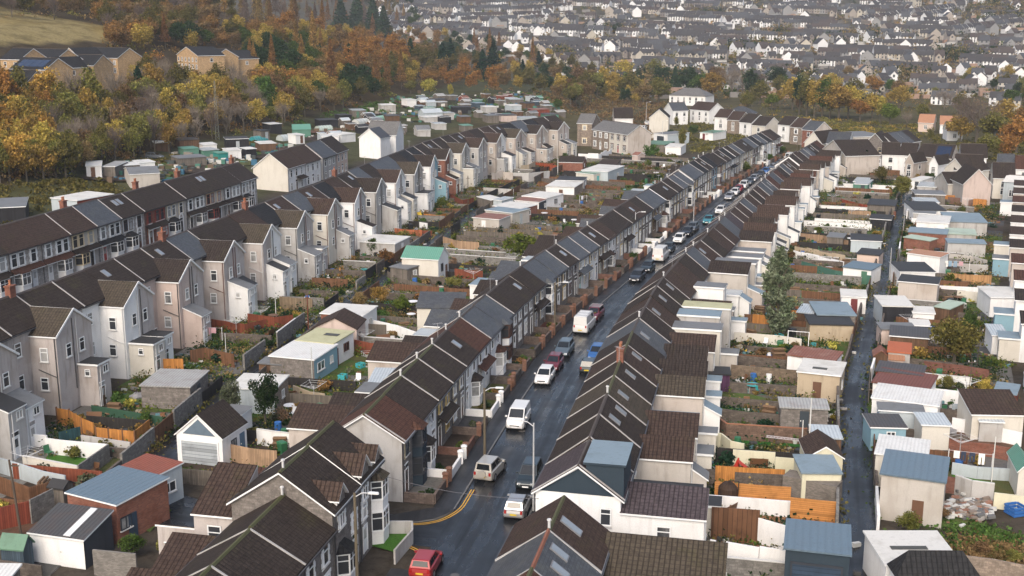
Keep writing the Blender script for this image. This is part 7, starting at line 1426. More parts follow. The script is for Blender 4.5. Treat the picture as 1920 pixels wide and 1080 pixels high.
def car_parts(kind, col):
 k = ('car', kind, col)
 if k in _MC: return _MC[k]
 L, W, Hh, belt, (cr0, rr, rf, cf) = KD[kind]; c, met = CARP[col]; m = M('paint', c, metal=met); gl = M('carglass'); trim = M('flat', (.02, .02, .022), rough=.5); out = []; h = W / 2; X = L / 2
 hood = belt - (.1 if kind not in ('van', 'smallvan') else .08); van = kind in ('van', 'smallvan')
 st = [(-X, .42, belt * .72, h * .84), (-X + .06, .3, belt * .95, h * .93), (-X + .35, .2, belt, h * .985), (-X * .5, .18, belt, h), (0, .18, belt, h), (cf * .6, .18, belt, h), (cf, .18, belt - .01, h * .99), ((cf + X) * .5, .18, hood, h * .975), (X - .25, .2, hood - .1, h * .93), (X - .06, .28, hood - .25, h * .84), (X, .4, hood - .38, h * .72)]
 b = MB(); rings = []
 for x, z0, z1, w_ in st:
  zm = lerp(z0, z1, .55); r = [(x, -w_ * .9, z0), (x, -w_, lerp(z0, z1, .2)), (x, -w_, zm), (x, -w_ * .95, z1 - .05), (x, -w_ * .84, z1), (x, w_ * .84, z1), (x, w_ * .95, z1 - .05), (x, w_, zm), (x, w_, lerp(z0, z1, .2)), (x, w_ * .9, z0)]; rings.append(r)
 for a, e in zip(rings, rings[1:]):
  for i in range(10): j = (i + 1) % 10; b.poly([a[i], a[j], e[j], e[i]][::-1], m)
 b.poly(rings[0], m); b.poly(rings[-1][::-1], m)
 hb, hr = h * .86, h * (.72 if not van else .8); zr = Hh
 B4 = [(cr0, -hb, belt - .02), (cf, -hb, belt - .02), (cf, hb, belt - .02), (cr0, hb, belt - .02)]; R4 = [(rr, -hr, zr - .03), (rf, -hr, zr - .03), (rf, hr, zr - .03), (rr, hr, zr - .03)]; T4 = [(rr + .12, -hr + .1, zr), (rf - .12, -hr + .1, zr), (rf - .12, hr - .1, zr), (rr + .12, hr - .1, zr)]
 b.hexa(B4 + R4, m); b.hexa(R4 + T4, m); me = b.mesh('body', uv=False); out.append(('body', me, None))
 def pane(q, t0, t1, u0, u1, push): # q: bottom a,b top c,d quad
  P = [Vector(p) for p in q]; f = lambda u, v: (P[0].lerp(P[1], u)).lerp(P[3].lerp(P[2], u), v); pts = [f(u0, t0), f(u1, t0), f(u1, t1), f(u0, t1)]; n = (pts[1] - pts[0]).cross(pts[3] - pts[0]).normalized() * push; return [tuple(p + n) for p in pts]
 g = MB(); fr_ = [B4[1], B4[2], R4[2], R4[1]]; rk = [B4[3], B4[0], R4[0], R4[3]]; ls = [B4[0], B4[1], R4[1], R4[0]]; rs = [B4[2], B4[3], R4[3], R4[2]]
 g.poly(pane(fr_, .1, .93, .06, .94, .012), gl)
 if kind != 'van': g.poly(pane(rk, .2, .9, .1, .9, .012), gl)
 if van: sd1, sd2 = [(.68, .9)], [(.1, .32)]
 else: sd1, sd2 = [(.1, .48), (.51, .9)], [(.1, .49), (.52, .9)]
 for q, sp in ((ls, sd1), (rs, sd2)):
  for u0, u1 in sp: g.poly(pane(q, .16, .88, u0, u1, .012), gl)
 out.append(('windows', g.mesh('windows', uv=False), None))
 wr = .31 if kind not in ('suv', 'van') else .36
 ty = MB(); ty.tube((0, -.11, 0), (0, .11, 0), wr, wr, M('flat', (.012, .012, .012), rough=.8), 14); rim = MB(); rim.tube((0, -.118, 0), (0, .118, 0), wr * .62, wr * .62, M('flat', (.32, .32, .33), rough=.3, metal=.6), 10); tm, rm_ = ty.mesh('tyre'), rim.mesh('rim')
 for sx in (-X * .62, X * .64):
  for sy in (-1, 1): out.append(('wheel', tm, (sx, sy * (h - .09), wr), rm_))
 hl = MB(); hl.hexa([(-.02, -.16, -.07), (.06, -.16, -.07), (.06, .16, -.07), (-.02, .16, -.07), (-.05, -.16, .08), (.0, -.14, .08), (.0, .14, .08), (-.05, .16, .08)], M('flat', (.65, .67, .7), rough=.12)); hm = hl.mesh('headlight')
 tl = MB(); tl.box(-.04, .02, -.09, .09, -.14, .14, M('flat', (.3, .01, .01), rough=.2)); tm2 = tl.mesh('tail_light')
 for sy in (-1, 1): out.append(('headlight', hm, (X - .08, sy * h * .62, hood - .3))); out.append(('tail_light', tm2, (-X + .03, sy * h * .74, belt * .82)))
 np_ = MB(); np_.box(-.015, .015, -.26, .26, -.06, .06, M('flat', (.6, .45, .03), rough=.4)); out.append(('number_plate', np_.mesh('number_plate'), (-X - .01, 0, .56))); nf = MB(); nf.box(-.015, .015, -.26, .26, -.06, .06, UPVC); out.append(('number_plate', nf.mesh('number_plate'), (X + .01, 0, .42)))
 bp = MB(); bp.box(X - .05, X + .005, -h * .5, h * .5, .5, .6, trim); out.append(('grille', bp.mesh('grille'), None)); mi = MB(); mi.box(-.06, .06, -.1, .1, 0, .14, m); mm = mi.mesh('wing_mirror')
 for sy in (-1, 1): out.append(('wing_mirror', mm, (cf - .25, sy * (h + .06), belt + .02)))
 if kind == 'suv': sp = MB(); sp.tube((-X - .2, 0, .85), (-X - .01, 0, .85), .33, .34, M('paint', CARP['champagne'][0], metal=.4), 14); out.append(('spare_wheel', sp.mesh('spare_wheel'), None))
 _MC[k] = out; return out
def car(kind, col, x, y, th, label, rack=False, z=0.03, grp='cars along the street'):
 """th: heading of the nose, from +Y towards +X"""
 t = thing('van' if 'van' in kind else 'car', (x, y, z), math.pi / 2 - th, label, 'van' if 'van' in kind else 'car', grp)
 for q in car_parts(kind, col):
  o = link(q[0], q[1], t, q[2])
  if len(q) > 3: link('rim', q[3], o)
 if rack:
  b = MB(); Hh = KD[kind][2]; ax = KD[kind][4]; m = M('flat', (.4, .4, .41), rough=.3, metal=.5)
  for f in (.15, .5, .85): x_ = lerp(ax[1], ax[2], f); b.box(x_ - .03, x_ + .03, -.75, .75, Hh + .06, Hh + .1, m)
  for s in (-.7, .66): b.box(ax[1] + .2, ax[2] - .1, s, s + .04, Hh, Hh + .058, m)
  b.build('roof_rack', t)
 return t
def kcar(px_, py_, kind, col, away, label, off=None, rack=False, rot=0.0):
 x, y = at(px_, py_, 0); d = K.near(x, y)
 if off is not None: x, y = K.at(d, off)
 th = K.ang(d) + rot; car(kind, col, x, y, th if away else th + math.pi, label, rack)
p = at(800, 1068, 0); car('mini', 'red', *p, K.ang(kS) - .02, 'small red hatchback waiting at the junction corner')
kcar(912, 893, 'suv', 'champagne', True, 'silver champagne four-by-four with spare wheel on its tailgate', 1.15, rot=.12)
kcar(964, 792, 'smallvan', 'white', False, 'white small van parked facing us by the left kerb', 1.05)
kcar(1010, 716, 'hatch', 'white', False, 'white hatchback at the head of three cars by the left kerb', 1.0)
kcar(1030, 687, 'hatch', 'maroon', False, 'maroon hatchback between the white and the grey car', 1.0)
kcar(1052, 660, 'estate', 'slate', False, 'grey-blue estate car behind the maroon hatchback', 1.0)
kcar(1089, 618, 'van', 'white', True, 'white van with roof bars, seen from behind', 1.15, True)
kcar(1114, 598, 'estate', 'maroon', False, 'dark red car with a roof rack in front of the white van', 1.0, True)
kcar(1199, 525, 'estate', 'black', False, 'black car first of the dark pair by the left kerb', 1.0)
kcar(1216, 508, 'hatch', 'dark', False, 'dark hatchback second of the dark pair, near the large white van', 1.0)
kcar(1238, 487, 'van', 'white', True, 'large plain white van half way along the street', 1.15)
kcar(1254, 472, 'hatch', 'dark', False, 'dark car just beyond the large white van', 1.0)
kcar(1279, 453, 'hatch', 'white', False, 'white car near the middle of the street', 1.0)
kcar(1292, 441, 'hatch', 'black', False, 'black car behind the white one mid street', 1.0)
kcar(1302, 432, 'estate', 'grey', False, 'grey estate behind the black car mid street', 1.0)
kcar(1322, 417, 'saloon', 'teal', False, 'teal saloon driving up the street', 2.3)
kcar(1349, 399, 'hatch', 'white', False, 'white hatchback driving alone beyond the teal saloon', 2.4)
for i, (x, y, kd, cl, lb, of) in enumerate([(1381, 374, 'hatch', 'silver', 'silver hatchback', 1.0), (1392, 366, 'hatch', 'white', 'white hatchback', 1.0), (1402, 360, 'hatch', 'red', 'red hatchback', 1.0), (1411, 353, 'suv', 'white', 'white four-by-four', 1.0), (1421, 346, 'hatch', 'grey', 'grey hatchback', 1.0), (1430, 340, 'estate', 'silver', 'silver estate', 1.0), (1440, 332, 'hatch', 'black', 'black hatchback', 1.0), (1450, 326, 'hatch', 'blue', 'blue hatchback', 1.0), (1461, 318, 'estate', 'grey', 'grey estate', 1.0), (1473, 310, 'hatch', 'slate', 'slate coloured hatchback', 1.0), (1488, 303, 'van', 'white', 'white van', 1.1)]):
 kcar(x, y, kd, cl, False, f"{lb} in the line of cars at the top of the street", of)
kcar(1004, 906, 'suv', 'dark', False, 'dark green four-by-four in front of the white gabled house', 4.75)
kcar(976, 956, 'hatch', 'silver', True, 'silver hatchback behind the dark four-by-four, by the near roofs', 4.95)
kcar(1122, 672, 'hatch', 'blue', False, 'bright blue hatchback on the right kerb', 5.0)
kcar(1108, 697, 'hatch', 'dark', True, 'dark hatchback nose to the bright blue one', 5.0)
for kx, x, y, cl, lb in (('e', 1125, 258, 'white', 'white car parked at the foot of the steep road by the cream gable'), ('e', 1168, 205, 'white', 'white car higher up the steep road by the cream gable'), ('w4', 825, 335, 'grey', 'dark car parked among the near allotment huts'), ('l', 1040, 85, 'blue', 'blue car between the clipped dark bushes')):
 q = ground(*cr(kx, x, y)); car('hatch', cl, *q, .4 if 'foot' in lb or 'higher' in lb else 1.8, lb, z=hz(*q) + .03, grp='cars away from the street')
# ------------------------------------------------------------------ lamps, poles, wires
def lamp(k, x, y, h, ang, label, wood=False, z=None):
 p = ground(*cr(k, x, y)); t = thing('street_lamp', (*p, hz(*p)), ang, label, 'street lamp', 'street lamps'); b = MB(); m = M('bark', (.12, .1, .07)) if wood else M('flat', (.4, .41, .42), rough=.4)
 b.tube((0, 0, 0), (0, 0, h), .13 if wood else .09, .1 if wood else .06, m, 8); b.build('column', t); b = MB(); ar = M('flat', (.5, .51, .52), rough=.4); b.tube((0, 0, h - .3), (.5, 0, h + .05), .04, .035, ar, 6); b.tube((.5, 0, h + .05), (1.1, 0, h + .12), .035, .035, ar, 6); b.build('arm', t)
 b = MB(); b.hexa([(1.0, -.1, h + .05), (1.7, -.08, h + .08), (1.7, .08, h + .08), (1.0, .1, h + .05), (1.0, -.13, h + .17), (1.65, -.1, h + .2), (1.65, .1, h + .2), (1.0, .13, h + .17)], M('lamp')); b.build('lamp_head', t); return t
def pole(k, x, y, h, label, r=.11, col=(.09, .07, .055), lean=(0, 0), cap=None):
 p = ground(*cr(k, x, y)); b = MB(); b.tube((0, 0, -.3), (lean[0], lean[1], h), r, r * .75, M('bark', col) if cap is None else M('flat', cap), 8); t = thing('pole', (*p, hz(*p)), 0, label, 'pole'); b.build('shaft', t)
 if cap is None: c = MB(); c.box(-.35, .35, -.05, .05, h - .5, h - .4, M('bark', col)); [c.tube((s, 0, h - .4), (s, 0, h - .25), .04, .03, UPVC, 6) for s in (-.3, .3)]; c.build('crossarm', t)
 return t
lamp('P', 909, 862, 6.6, -.2, 'wooden street lamp pole beside the brick gate pillars near the junction', True); lamp('P', 1040, 628, 6.6, -.3, 'street lamp near the white van with roof bars', True); lamp('P', 1000, 960, 7.4, 2.9, 'slim grey street lamp in front of the white gabled house'); lamp('P', 671, 1120, 7.5, -.25, 'street lamp with white head in the near left terrace', True)
lamp('P', 1190, 470, 6.5, -.3, 'street lamp against the dark terrace half way up'); lamp('P', 1437, 322, 7.0, -.3, 'street lamp at the top of the street'); lamp('P', 1211, 240, 9, .2, 'tall street lamp on the brown bank by the steep road'); lamp('e', 1330, 420, 7, .2, 'street lamp pole in front of the tall cream house'); lamp('P', 1300, 425, 6.5, -.3, 'street lamp beside the dark cars mid street')
pole('P', 40, 1003, 6.0, 'leaning weathered telegraph pole in the bottom left corner', lean=(-.35, 0)); pole('v', 850, 285, 3.6, 'pale washing pole by the towels', .05, cap=(.5, .5, .48)); pole('d', 228, 890, 9, 'thin tall pole beside the left lane', .07); pole('d', 1235, 345, 4.2, 'white boundary post by the left lane', .09, cap=(.65, .65, .63)); pole('d', 790, 320, 8, 'dark pole in front of the cream wing', .07); pole('a', 345, 320, 6, 'white pole by the swing frame', .05, cap=(.6, .6, .58)); pole('a', 710, 470, 4.5, 'rusty post beside the lane gate', .09, (.14, .05, .03)); pole('a', 755, 1070, 4.0, 'pale post in the flower garden', .05, cap=(.5, .5, .46)); pole('h', 1155, 1065, 5.5, 'white post between two pale yellow garages', .06, cap=(.6, .6, .58)); pole('h', 1090, 1060, 3.4, 'short white post by the ladder', .05, cap=(.6, .6, .58))
pole('k', 880, 950, 4.5, 'thin pole beside the round yellowing bush', .05); pole('k', 950, 700, 5, 'slim dark pole right of the twin-trunk tree', .05); pole('q', 860, 445, 4, 'white washing pole at the right end of the clothes', .05, cap=(.6, .6, .58)); pole('l', 255, 900, 5, 'grey lamp post beside the right lane', .07, cap=(.35, .35, .35)); pole('l', 395, 430, 5, 'thin grey post further up the right lane', .06, cap=(.35, .35, .35)); pole('m', 213, 330, 7, 'tall pole at the end of the street', .08); pole('P', 1087, 292, 7.5, 'tall pole behind the brick garage', .07)
q = ground(408, 262); t = thing('radio_mast', (*q, hz(*q)), .4, 'slender lattice mast among the allotment huts', 'mast'); b = MB(); mm = M('flat', (.2, .22, .2))
for s in (-1, 1): b.tube((s * .45, 0, 0), (s * .12, 0, 15), .05, .03, mm, 5)
for i in range(14): z = i * 1.07; a, e = .45 - .33 * z / 15, .45 - .33 * (z + 1.07) / 15; b.bar((-a, 0, z), (e, 0, z + 1.07), .03, .03, mm); b.bar((a, 0, z), (-e, 0, z + 1.07), .03, .03, mm)
b.build('frame', t)
def cable(p, q, sag, label, r=.014):
 b = MB(); P, Q = Vector(p), Vector(q); n = 12; pts = [P.lerp(Q, i / n) - Vector((0, 0, sag * 4 * (i / n) * (1 - i / n))) for i in range(n + 1)]
 for a, e in zip(pts, pts[1:]): b.tube(a, e, r, r, M('flat', (.09, .09, .1)), 4)
 tag(b.build('overhead_cable'), label, 'cable', 'overhead cables')
a1 = at(700, 850, 4.8); cable((*at(706, 888, 5.2), 5.2), (*at(1010, 935, 5.0), 5.0), .5, 'cable crossing the street at the junction', .02)
for i, (f, g2) in enumerate([((909, 862), (1040, 628)), ((1040, 628), (1190, 470))]): cable((*ground(*f), 6.3), (*ground(*g2), 6.3), .8, f"cable between the lamp poles, {ordw(i + 1)} span from the junction")
# swing frame, long white balustrade
q = ground(*cr('i', 1060, 1035)); t = thing('swing_frame', (*q, 0), -.3, 'white metal swing frame by the cream wall', 'swing'); b = MB()
for x in (-1.2, 1.2): [b.tube((x, s, 0), (x, s * .3, 1.9), .035, .035, UPVC, 6) for s in (-.6, .6)]
b.tube((-1.2, 0, 1.9), (1.2, 0, 1.9), .035, .035, UPVC, 6); b.build('frame', t); b = MB(); [b.tube((s, 0, 1.9), (s, 0, .5), .01, .01, UPVC, 4) for s in (-.2, .2)]; b.box(-.25, .25, -.1, .1, .46, .5, M('flat', (.4, .03, .03))); b.build('seat', t)
# ------------------------------------------------------------------ trees
tr = random.Random(2024); TM = {}
def limbs(h, r, spread, n, seed, up=.5, crown=.4):
 g = random.Random(seed); b = MB(); m = M('bark', (.1, .085, .065)); top = Vector((g.uniform(-.2, .2), g.uniform(-.2, .2), h * .8)); base = Vector((0, 0, -.4)); fork = Vector((top.x * .4, top.y * .4, h * crown))
 b.tube(base, fork, r, r * .72, m, 7); b.tube(fork, top, r * .7, r * .18, m, 6)
 for i in range(n):
  a = 6.28 * i / n + g.uniform(-.4, .4); z0 = h * (crown + (.75 - crown) * i / n); p = fork.lerp(top, max(0, (z0 - fork.z) / (top.z - fork.z))); e = p + Vector((math.cos(a) * spread, math.sin(a) * spread, spread * up * g.uniform(.7, 1.5))) * g.uniform(.7, 1.1); mid = p.lerp(e, .5) + Vector((0, 0, -.1 * spread))
  b.tube(p, mid, r * .4, r * .26, m, 5); b.tube(mid, e, r * .26, r * .06, m, 5)
 return b.mesh('trunk', uv=False)
def tree_mesh(kind, col, v):
 k = (kind, col, v)
 if k in TM: return TM[k]
 s = v * 13 + hash_(kind + col)
 if kind == 'round': P = crown_pts(3000, 3.7, 3.5, 4.7, s, 34, .3, .65); V, Fq = leaves(P, .31, s); tk = limbs(7.5, .22, 2.4, 7, s)
 elif kind == 'big': P = crown_pts(5200, 4.6, 4.0, 6.2, s, 46, .25, .6); V, Fq = leaves(P, .3, s); tk = limbs(9.5, .3, 3.2, 10, s)
 elif kind == 'tall': P = crown_pts(2800, 2.4, 5.0, 6.2, s, 34, .28, .65); V, Fq = leaves(P, .3, s); tk = limbs(10.5, .2, 1.6, 8, s, 1.0, .25)
 elif kind == 'fir':
  g = np.random.default_rng(s); n = 2200; z = g.random(n) ** 1.3 * .95; tier = np.floor(z * 11) / 11; rad = (1 - z) * (.75 + .35 * np.sin((z - tier) * 11 * 3.1)) * np.sqrt(g.random(n)) * (.85 + .3 * g.random(n)); a = g.random(n) * 6.283; P = np.stack([2.9 * rad * np.cos(a), 2.9 * rad * np.sin(a), 1.0 + 11 * z - .5 * rad], 1); V, Fq = leaves(P, .42, s, 1.3); tk = limbs(11, .22, .6, 4, s, .1, .3)
 elif kind == 'larch':
  g = np.random.default_rng(s); n = 1700; z = g.random(n); rad = (1.02 - z) * np.sqrt(g.random(n)) * (.6 + .6 * g.random(n)); a = np.floor(g.random(n) * 17) / 17 * 6.283 + g.normal(size=n) * .12; P = np.stack([2.3 * rad * np.cos(a), 2.3 * rad * np.sin(a), 2.6 + 10.5 * z], 1); V, Fq = leaves(P, .27, s, 1.5); tk = limbs(13.5, .18, 1.0, 12, s, .1, .15)
 elif kind in ('bare', 'barebig'):
  g = random.Random(s); big = kind == 'barebig'; hh = 8.0 if not big else 11; Q = []
  def grow(p, d, L, w, n, lv):
   e = p + d * L; sd = d.cross(Vector((g.gauss(0, 1), g.gauss(0, 1), .1))).normalized(); Q.extend([p - sd * w, p + sd * w, e + sd * w * .45, e - sd * w * .45])
   if lv:
    for i in range(n): grow(p + d * L * g.uniform(.3, 1), (d * .8 + Vector((g.gauss(0, .5), g.gauss(0, .5), g.uniform(.1, .5)))).normalized(), L * g.uniform(.5, .75), w * .6, n, lv - 1)
  for i in range(8 if not big else 13):
   a = 6.28 * i / 8 + g.uniform(-.3, .3); k_ = g.uniform(.25, .6) if not big else g.uniform(.5, 1.2); grow(Vector((0, 0, hh * g.uniform(.15, .4))), Vector((math.cos(a) * k_, math.sin(a) * k_, 1)).normalized(), hh * .34, .07, 5, 3)
  V = np.array([tuple(v) for v in Q]); Fq = np.arange(len(Q)).reshape(-1, 4); tk = limbs(hh, .2 if not big else .36, hh * .12, 4, s, .9, .22)
 elif kind == 'column':      # tall feathery evergreen of upswept sprays
  g = np.random.default_rng(s); n = 15000; cl = 80; cz = g.random(cl) ** .9; ca = g.random(cl) * 6.283; pr = np.interp(cz, [0, .1, .3, .5, .62, .8, .93, 1], [.55, .95, 1.0, .7, .8, .5, .25, .05]) * (.5 + .5 * g.random(cl)); k2 = g.integers(0, cl, n); t_ = g.random(n); rr = pr[k2] * (.35 + .75 * t_) + g.normal(size=n) * .06; zz = cz[k2] + (t_ - .4) * .1 + g.normal(size=n) * .018; aa = ca[k2] + g.normal(size=n) * .16 / (.25 + np.abs(rr))
  P = np.stack([2.7 * rr * np.cos(aa) + .3 * np.sin(zz * 5), 2.7 * rr * np.sin(aa), 1.3 + 10.6 * zz], 1); V, Fq = leaves(P, .19, s, 2.0); tk = limbs(11.5, .26, 1.5, 12, s, 1.3, .1)
 elif kind == 'clip': P = crown_pts(1800, 2.0, 2.2, 2.1, s, 40, .2, .95); V, Fq = leaves(P, .22, s); tk = limbs(3, .15, .8, 4, s)
 c = leafm(FOL[col]) if col != 'twig' and col != 'pale' else M('bark', (.2, .165, .13) if col == 'pale' else (.13, .1, .085)); TM[k] = (leafmesh('crown', V, Fq, c), tk); return TM[k]
KN = dict(round='broadleaf_tree', big='broadleaf_tree', tall='broadleaf_tree', fir='fir_tree', larch='larch_tree', bare='bare_tree', barebig='bare_tree', column='evergreen_tree', clip='clipped_bush')
def tree(kind, col, x, y, s, label, sz=None, grp=None, z=None, v=None):
 cm, tk = tree_mesh(kind, col, tr.randrange(3) if v is None else v); t = thing(KN[kind], (x, y, (hz(x, y) if z is None else z) - .1), tr.uniform(0, 6.28), label, 'tree' if kind != 'clip' else 'bush', grp); t.scale = (s, s, sz or s); link('crown', cm, t); link('trunk', tk, t); return t
def T(px_, py_, hpx, kind, col, label, wide=1.0, grp=None):
 """a tree whose foot is seen at the pixel and which stands hpx pixels tall"""
 x, y = ground(px_, py_); base = {'round': 8.3, 'big': 10.3, 'tall': 11.3, 'fir': 12.2, 'larch': 13.4, 'bare': 10.2, 'barebig': 14, 'column': 12.5, 'clip': 4.3}[kind]; hm = hpx / F * y * 1.0; s = hm / base; return tree(kind, col, x, y, s * wide, label, s, grp)
T(1456, 634, 182, 'column', 'blue', 'tall feathery grey-green evergreen in the right gardens', 1.0)
T(498, 800, 128, 'big', 'dark', 'dark leafy tree with several stems in the left gardens', .72); T(434, 795, 108, 'big', 'grey', 'thin grey-green tree left of the dark leafy one', .62)
T(1787, 698, 128, 'big', 'olive', 'broad yellow-green twin-trunk tree right of the lane', 1.12); T(1745, 665, 60, 'bare', 'twig', 'leafless dark bush left of the twin-trunk tree', 1.5); T(1815, 640, 70, 'big', 'green', 'greener tree behind the twin-trunk tree', .8)
T(1844, 745, 45, 'round', 'gold', 'round yellowing bush on a lawn right of the lane', 1.1); T(1775, 735, 40, 'round', 'olive', 'low green bush by the blue toys', 1.2)
T(975, 485, 58, 'clip', 'lime', 'long green hedge mound in the left gardens', 1.5); T(1005, 492, 50, 'clip', 'lime', 'right shoulder of the green hedge mound', 1.0)
T(713, 575, 46, 'round', 'gold', 'golden shrub beside the curved fence', 1.2); T(752, 590, 45, 'round', 'lime', 'yellow-green rounded shrub right of the golden one', 1.15); T(675, 585, 46, 'round', 'brown', 'brownish twiggy shrub left of the golden one', 1.1); T(715, 600, 26, 'clip', 'green', 'trimmed green hedge below the golden shrub', 1.6)
T(830, 395, 34, 'round', 'lime', 'small bright green tree by the red decking screen', 1.0); T(1220, 298, 36, 'clip', 'green', 'round green tree beside the green-roofed shed', 1.15); T(1278, 285, 55, 'tall', 'olive', 'tall yellow-green bush beside the pale blue garage wall', .9); T(1215, 315, 20, 'round', 'lime', 'small lime bush behind the street terrace', 1.0)
T(155, 985, 52, 'round', 'gold', 'straggly yellow-brown bush by the steel-blue roof', 1.35); T(272, 800, 42, 'clip', 'green', 'dense green bush behind the orange panel fence', .9); T(248, 1045, 62, 'round', 'green', 'green fruit bushes under netting, nearer clump', 1.3); T(310, 1045, 58, 'round', 'olive', 'olive fruit bushes under netting, right clump', 1.2); T(500, 655, 30, 'clip', 'dark', 'dark hedge by the pale block wall end', 1.3); T(700, 480, 40, 'round', 'green', 'bush below the white roofed grey garage', 1.0); T(725, 500, 42, 'round', 'rust', 'rusty autumn bush below the white roofed grey garage', 1.1); T(800, 520, 36, 'round', 'green', 'overgrown greenery below the cream garage', 1.6); T(850, 545, 34, 'round', 'olive', 'olive greenery right of the cream garage foot', 1.5)
T(1700, 1000, 55, 'round', 'olive', 'tangled green shrub above the white workshop', 1.3); T(1760, 975, 40, 'round', 'brown', 'brown bramble along the grass strip', 1.6); T(1840, 1040, 34, 'round', 'brown', 'brown bramble in the bottom right corner', 1.7); T(1900, 1055, 34, 'round', 'olive', 'olive bramble at the right edge', 1.4)
T(1690, 378, 58, 'big', 'olive', 'olive tree hanging over the upper lane', .95); T(1650, 345, 40, 'round', 'olive', 'rounded olive bush left of the upper lane', 1.0); T(1622, 330, 52, 'fir', 'ever', 'tall dark conifer, larger of the pair by the stone gable', 1.35); T(1640, 330, 44, 'fir', 'ever', 'dark conifer just right of the larger one', 1.2); T(1652, 333, 26, 'clip', 'ever', 'small dark clipped conifer at the foot of the pair', .9)
T(1767, 368, 26, 'clip', 'dark', 'dark clipped bush, left one before the pinkish gable', 1.0); T(1813, 377, 32, 'clip', 'dark', 'dark clipped bush, larger one before the pinkish gable', 1.2); T(1742, 342, 24, 'clip', 'green', 'rounded green bush below the solar panels', 1.2); T(1720, 345, 22, 'round', 'gold', 'small golden bush by the grey gable', .9); T(1803, 405, 24, 'round', 'lime', 'bright lime bush in the right gardens', .9)
T(1525, 282, 26, 'bare', 'pale', 'small bare tree before the cream gable end', .9); T(1440, 305, 20, 'round', 'green', 'green hedge bush at the end of the street terrace', 1.5); T(1400, 325, 26, 'round', 'lime', 'light green bush in the upper front gardens', .9); T(1372, 325, 24, 'round', 'green', 'green bush in the upper front gardens', 1.0); T(1188, 490, 26, 'clip', 'green', 'round clipped bush at the middle of the street', .9); T(1115, 600, 20, 'clip', 'olive', 'olive hedge by the white van with roof bars', 1.3)
# trees of the valley beyond the terraces: foot x, y, height in pixels, kind, colour
VT = [(1372, 180, 62, 'bare', 'pale', 'tall pale leafless tree, first of two'), (1392, 178, 55, 'bare', 'pale', 'tall pale leafless tree, second of two'), (1290, 178, 48, 'round', 'dark', 'dark green tree'), (1265, 170, 42, 'fir', 'dark', 'dark conifer left of the hipped roof'), (1312, 185, 46, 'round', 'green', 'green tree behind the hipped roof'), (1335, 190, 52, 'round', 'gold', 'golden tree behind the hipped roof'), (1405, 190, 60, 'tall', 'dark', 'dark tall tree'), (1425, 195, 40, 'round', 'olive', 'low olive tree'), (1446, 205, 30, 'round', 'lime', 'low lime tree'), (1485, 205, 56, 'round', 'gold', 'golden tree left of the poplars'), (1498, 215, 72, 'tall', 'dark', 'dark green poplar'), (1512, 218, 74, 'tall', 'olive', 'olive poplar'), (1526, 220, 70, 'tall', 'gold', 'golden poplar'), (1541, 220, 72, 'tall', 'green', 'green poplar'), (1556, 222, 66, 'tall', 'olive', 'yellow-green poplar'), (1572, 224, 62, 'round', 'gold', 'wide golden tree'), (1590, 222, 58, 'round', 'gold', 'second wide golden tree'), (1612, 226, 38, 'round', 'orange', 'bright orange tree'), (1635, 222, 45, 'round', 'gold', 'golden tree right of the orange one'), (1650, 232, 50, 'tall', 'yel', 'pale yellow tree'), (1668, 235, 40, 'round', 'lime', 'pale lime tree'), (1685, 205, 42, 'round', 'gold', 'golden tree by the white houses'), (1640, 180, 36, 'round', 'orange', 'orange tree behind the poplars'), (1700, 240, 34, 'bare', 'pale', 'pale bare tree'),
  (1830, 270, 115, 'barebig', 'twig', 'big wide bare tree'), (1860, 280, 70, 'round', 'olive', 'olive tree under the big bare tree'), (1800, 268, 50, 'round', 'gold', 'golden tree left under the big bare tree'), (1905, 290, 70, 'round', 'orange', 'orange tree at the right edge'), (1918, 260, 60, 'round', 'rust', 'rust tree at the right edge'), (1880, 250, 60, 'round', 'gold', 'golden tree right of the big bare tree'), (1895, 205, 36, 'round', 'green', 'green tree near the right edge'), (1770, 205, 44, 'barebig', 'pale', 'pale spreading bare tree'), (1745, 268, 30, 'tall', 'olive', 'thin olive tree before the bungalows'), (1850, 300, 50, 'round', 'olive', 'olive tree low at the right'), (1885, 300, 44, 'round', 'orange', 'orange-brown tree low at the right'),
  (1120, 178, 42, 'round', 'olive', 'olive tree on the brown bank'), (1150, 185, 46, 'round', 'gold', 'golden tree on the brown bank'), (1180, 190, 48, 'round', 'olive', 'second olive tree on the brown bank'), (1205, 195, 40, 'round', 'brown', 'brown tree on the bank'), (1235, 195, 45, 'round', 'olive', 'green-brown tree on the bank'), (1085, 165, 40, 'round', 'brown', 'brown tree at the bank top'), (1240, 165, 40, 'round', 'dark', 'dark tree at the valley edge'), (1225, 150, 36, 'round', 'olive', 'olive tree at the valley edge'), (1170, 155, 40, 'round', 'gold', 'golden tree at the valley edge'), (1455, 165, 40, 'round', 'dark', 'dark tree at the river line'), (1600, 190, 40, 'round', 'olive', 'olive tree at the river line'), (1430, 165, 36, 'bare', 'twig', 'bare dark tree at the river line'), (1728, 225, 30, 'round', 'olive', 'olive tree left of the bungalows'), (1800, 215, 36, 'round', 'olive', 'olive tree behind the bungalows'), (1560, 175, 36, 'round', 'gold', 'golden tree behind the tall poplars'), (1345, 165, 40, 'round', 'brown', 'brown tree behind the pale leafless pair'), (805, 180, 32, 'round', 'yel', 'yellow tree among the upper allotment huts'), (845, 182, 26, 'tall', 'yel', 'narrow yellow tree among the upper huts'), (770, 175, 24, 'round', 'olive', 'olive tree among the upper huts')]
for x, y, h, kd, cl, lb in VT: T(x, y, h * 1.15, kd, cl, lb + (' in the valley beyond the terraces' if len(lb.split()) < 5 else ', valley floor' if x > 1240 else ''), 1.25, 'trees of the valley')
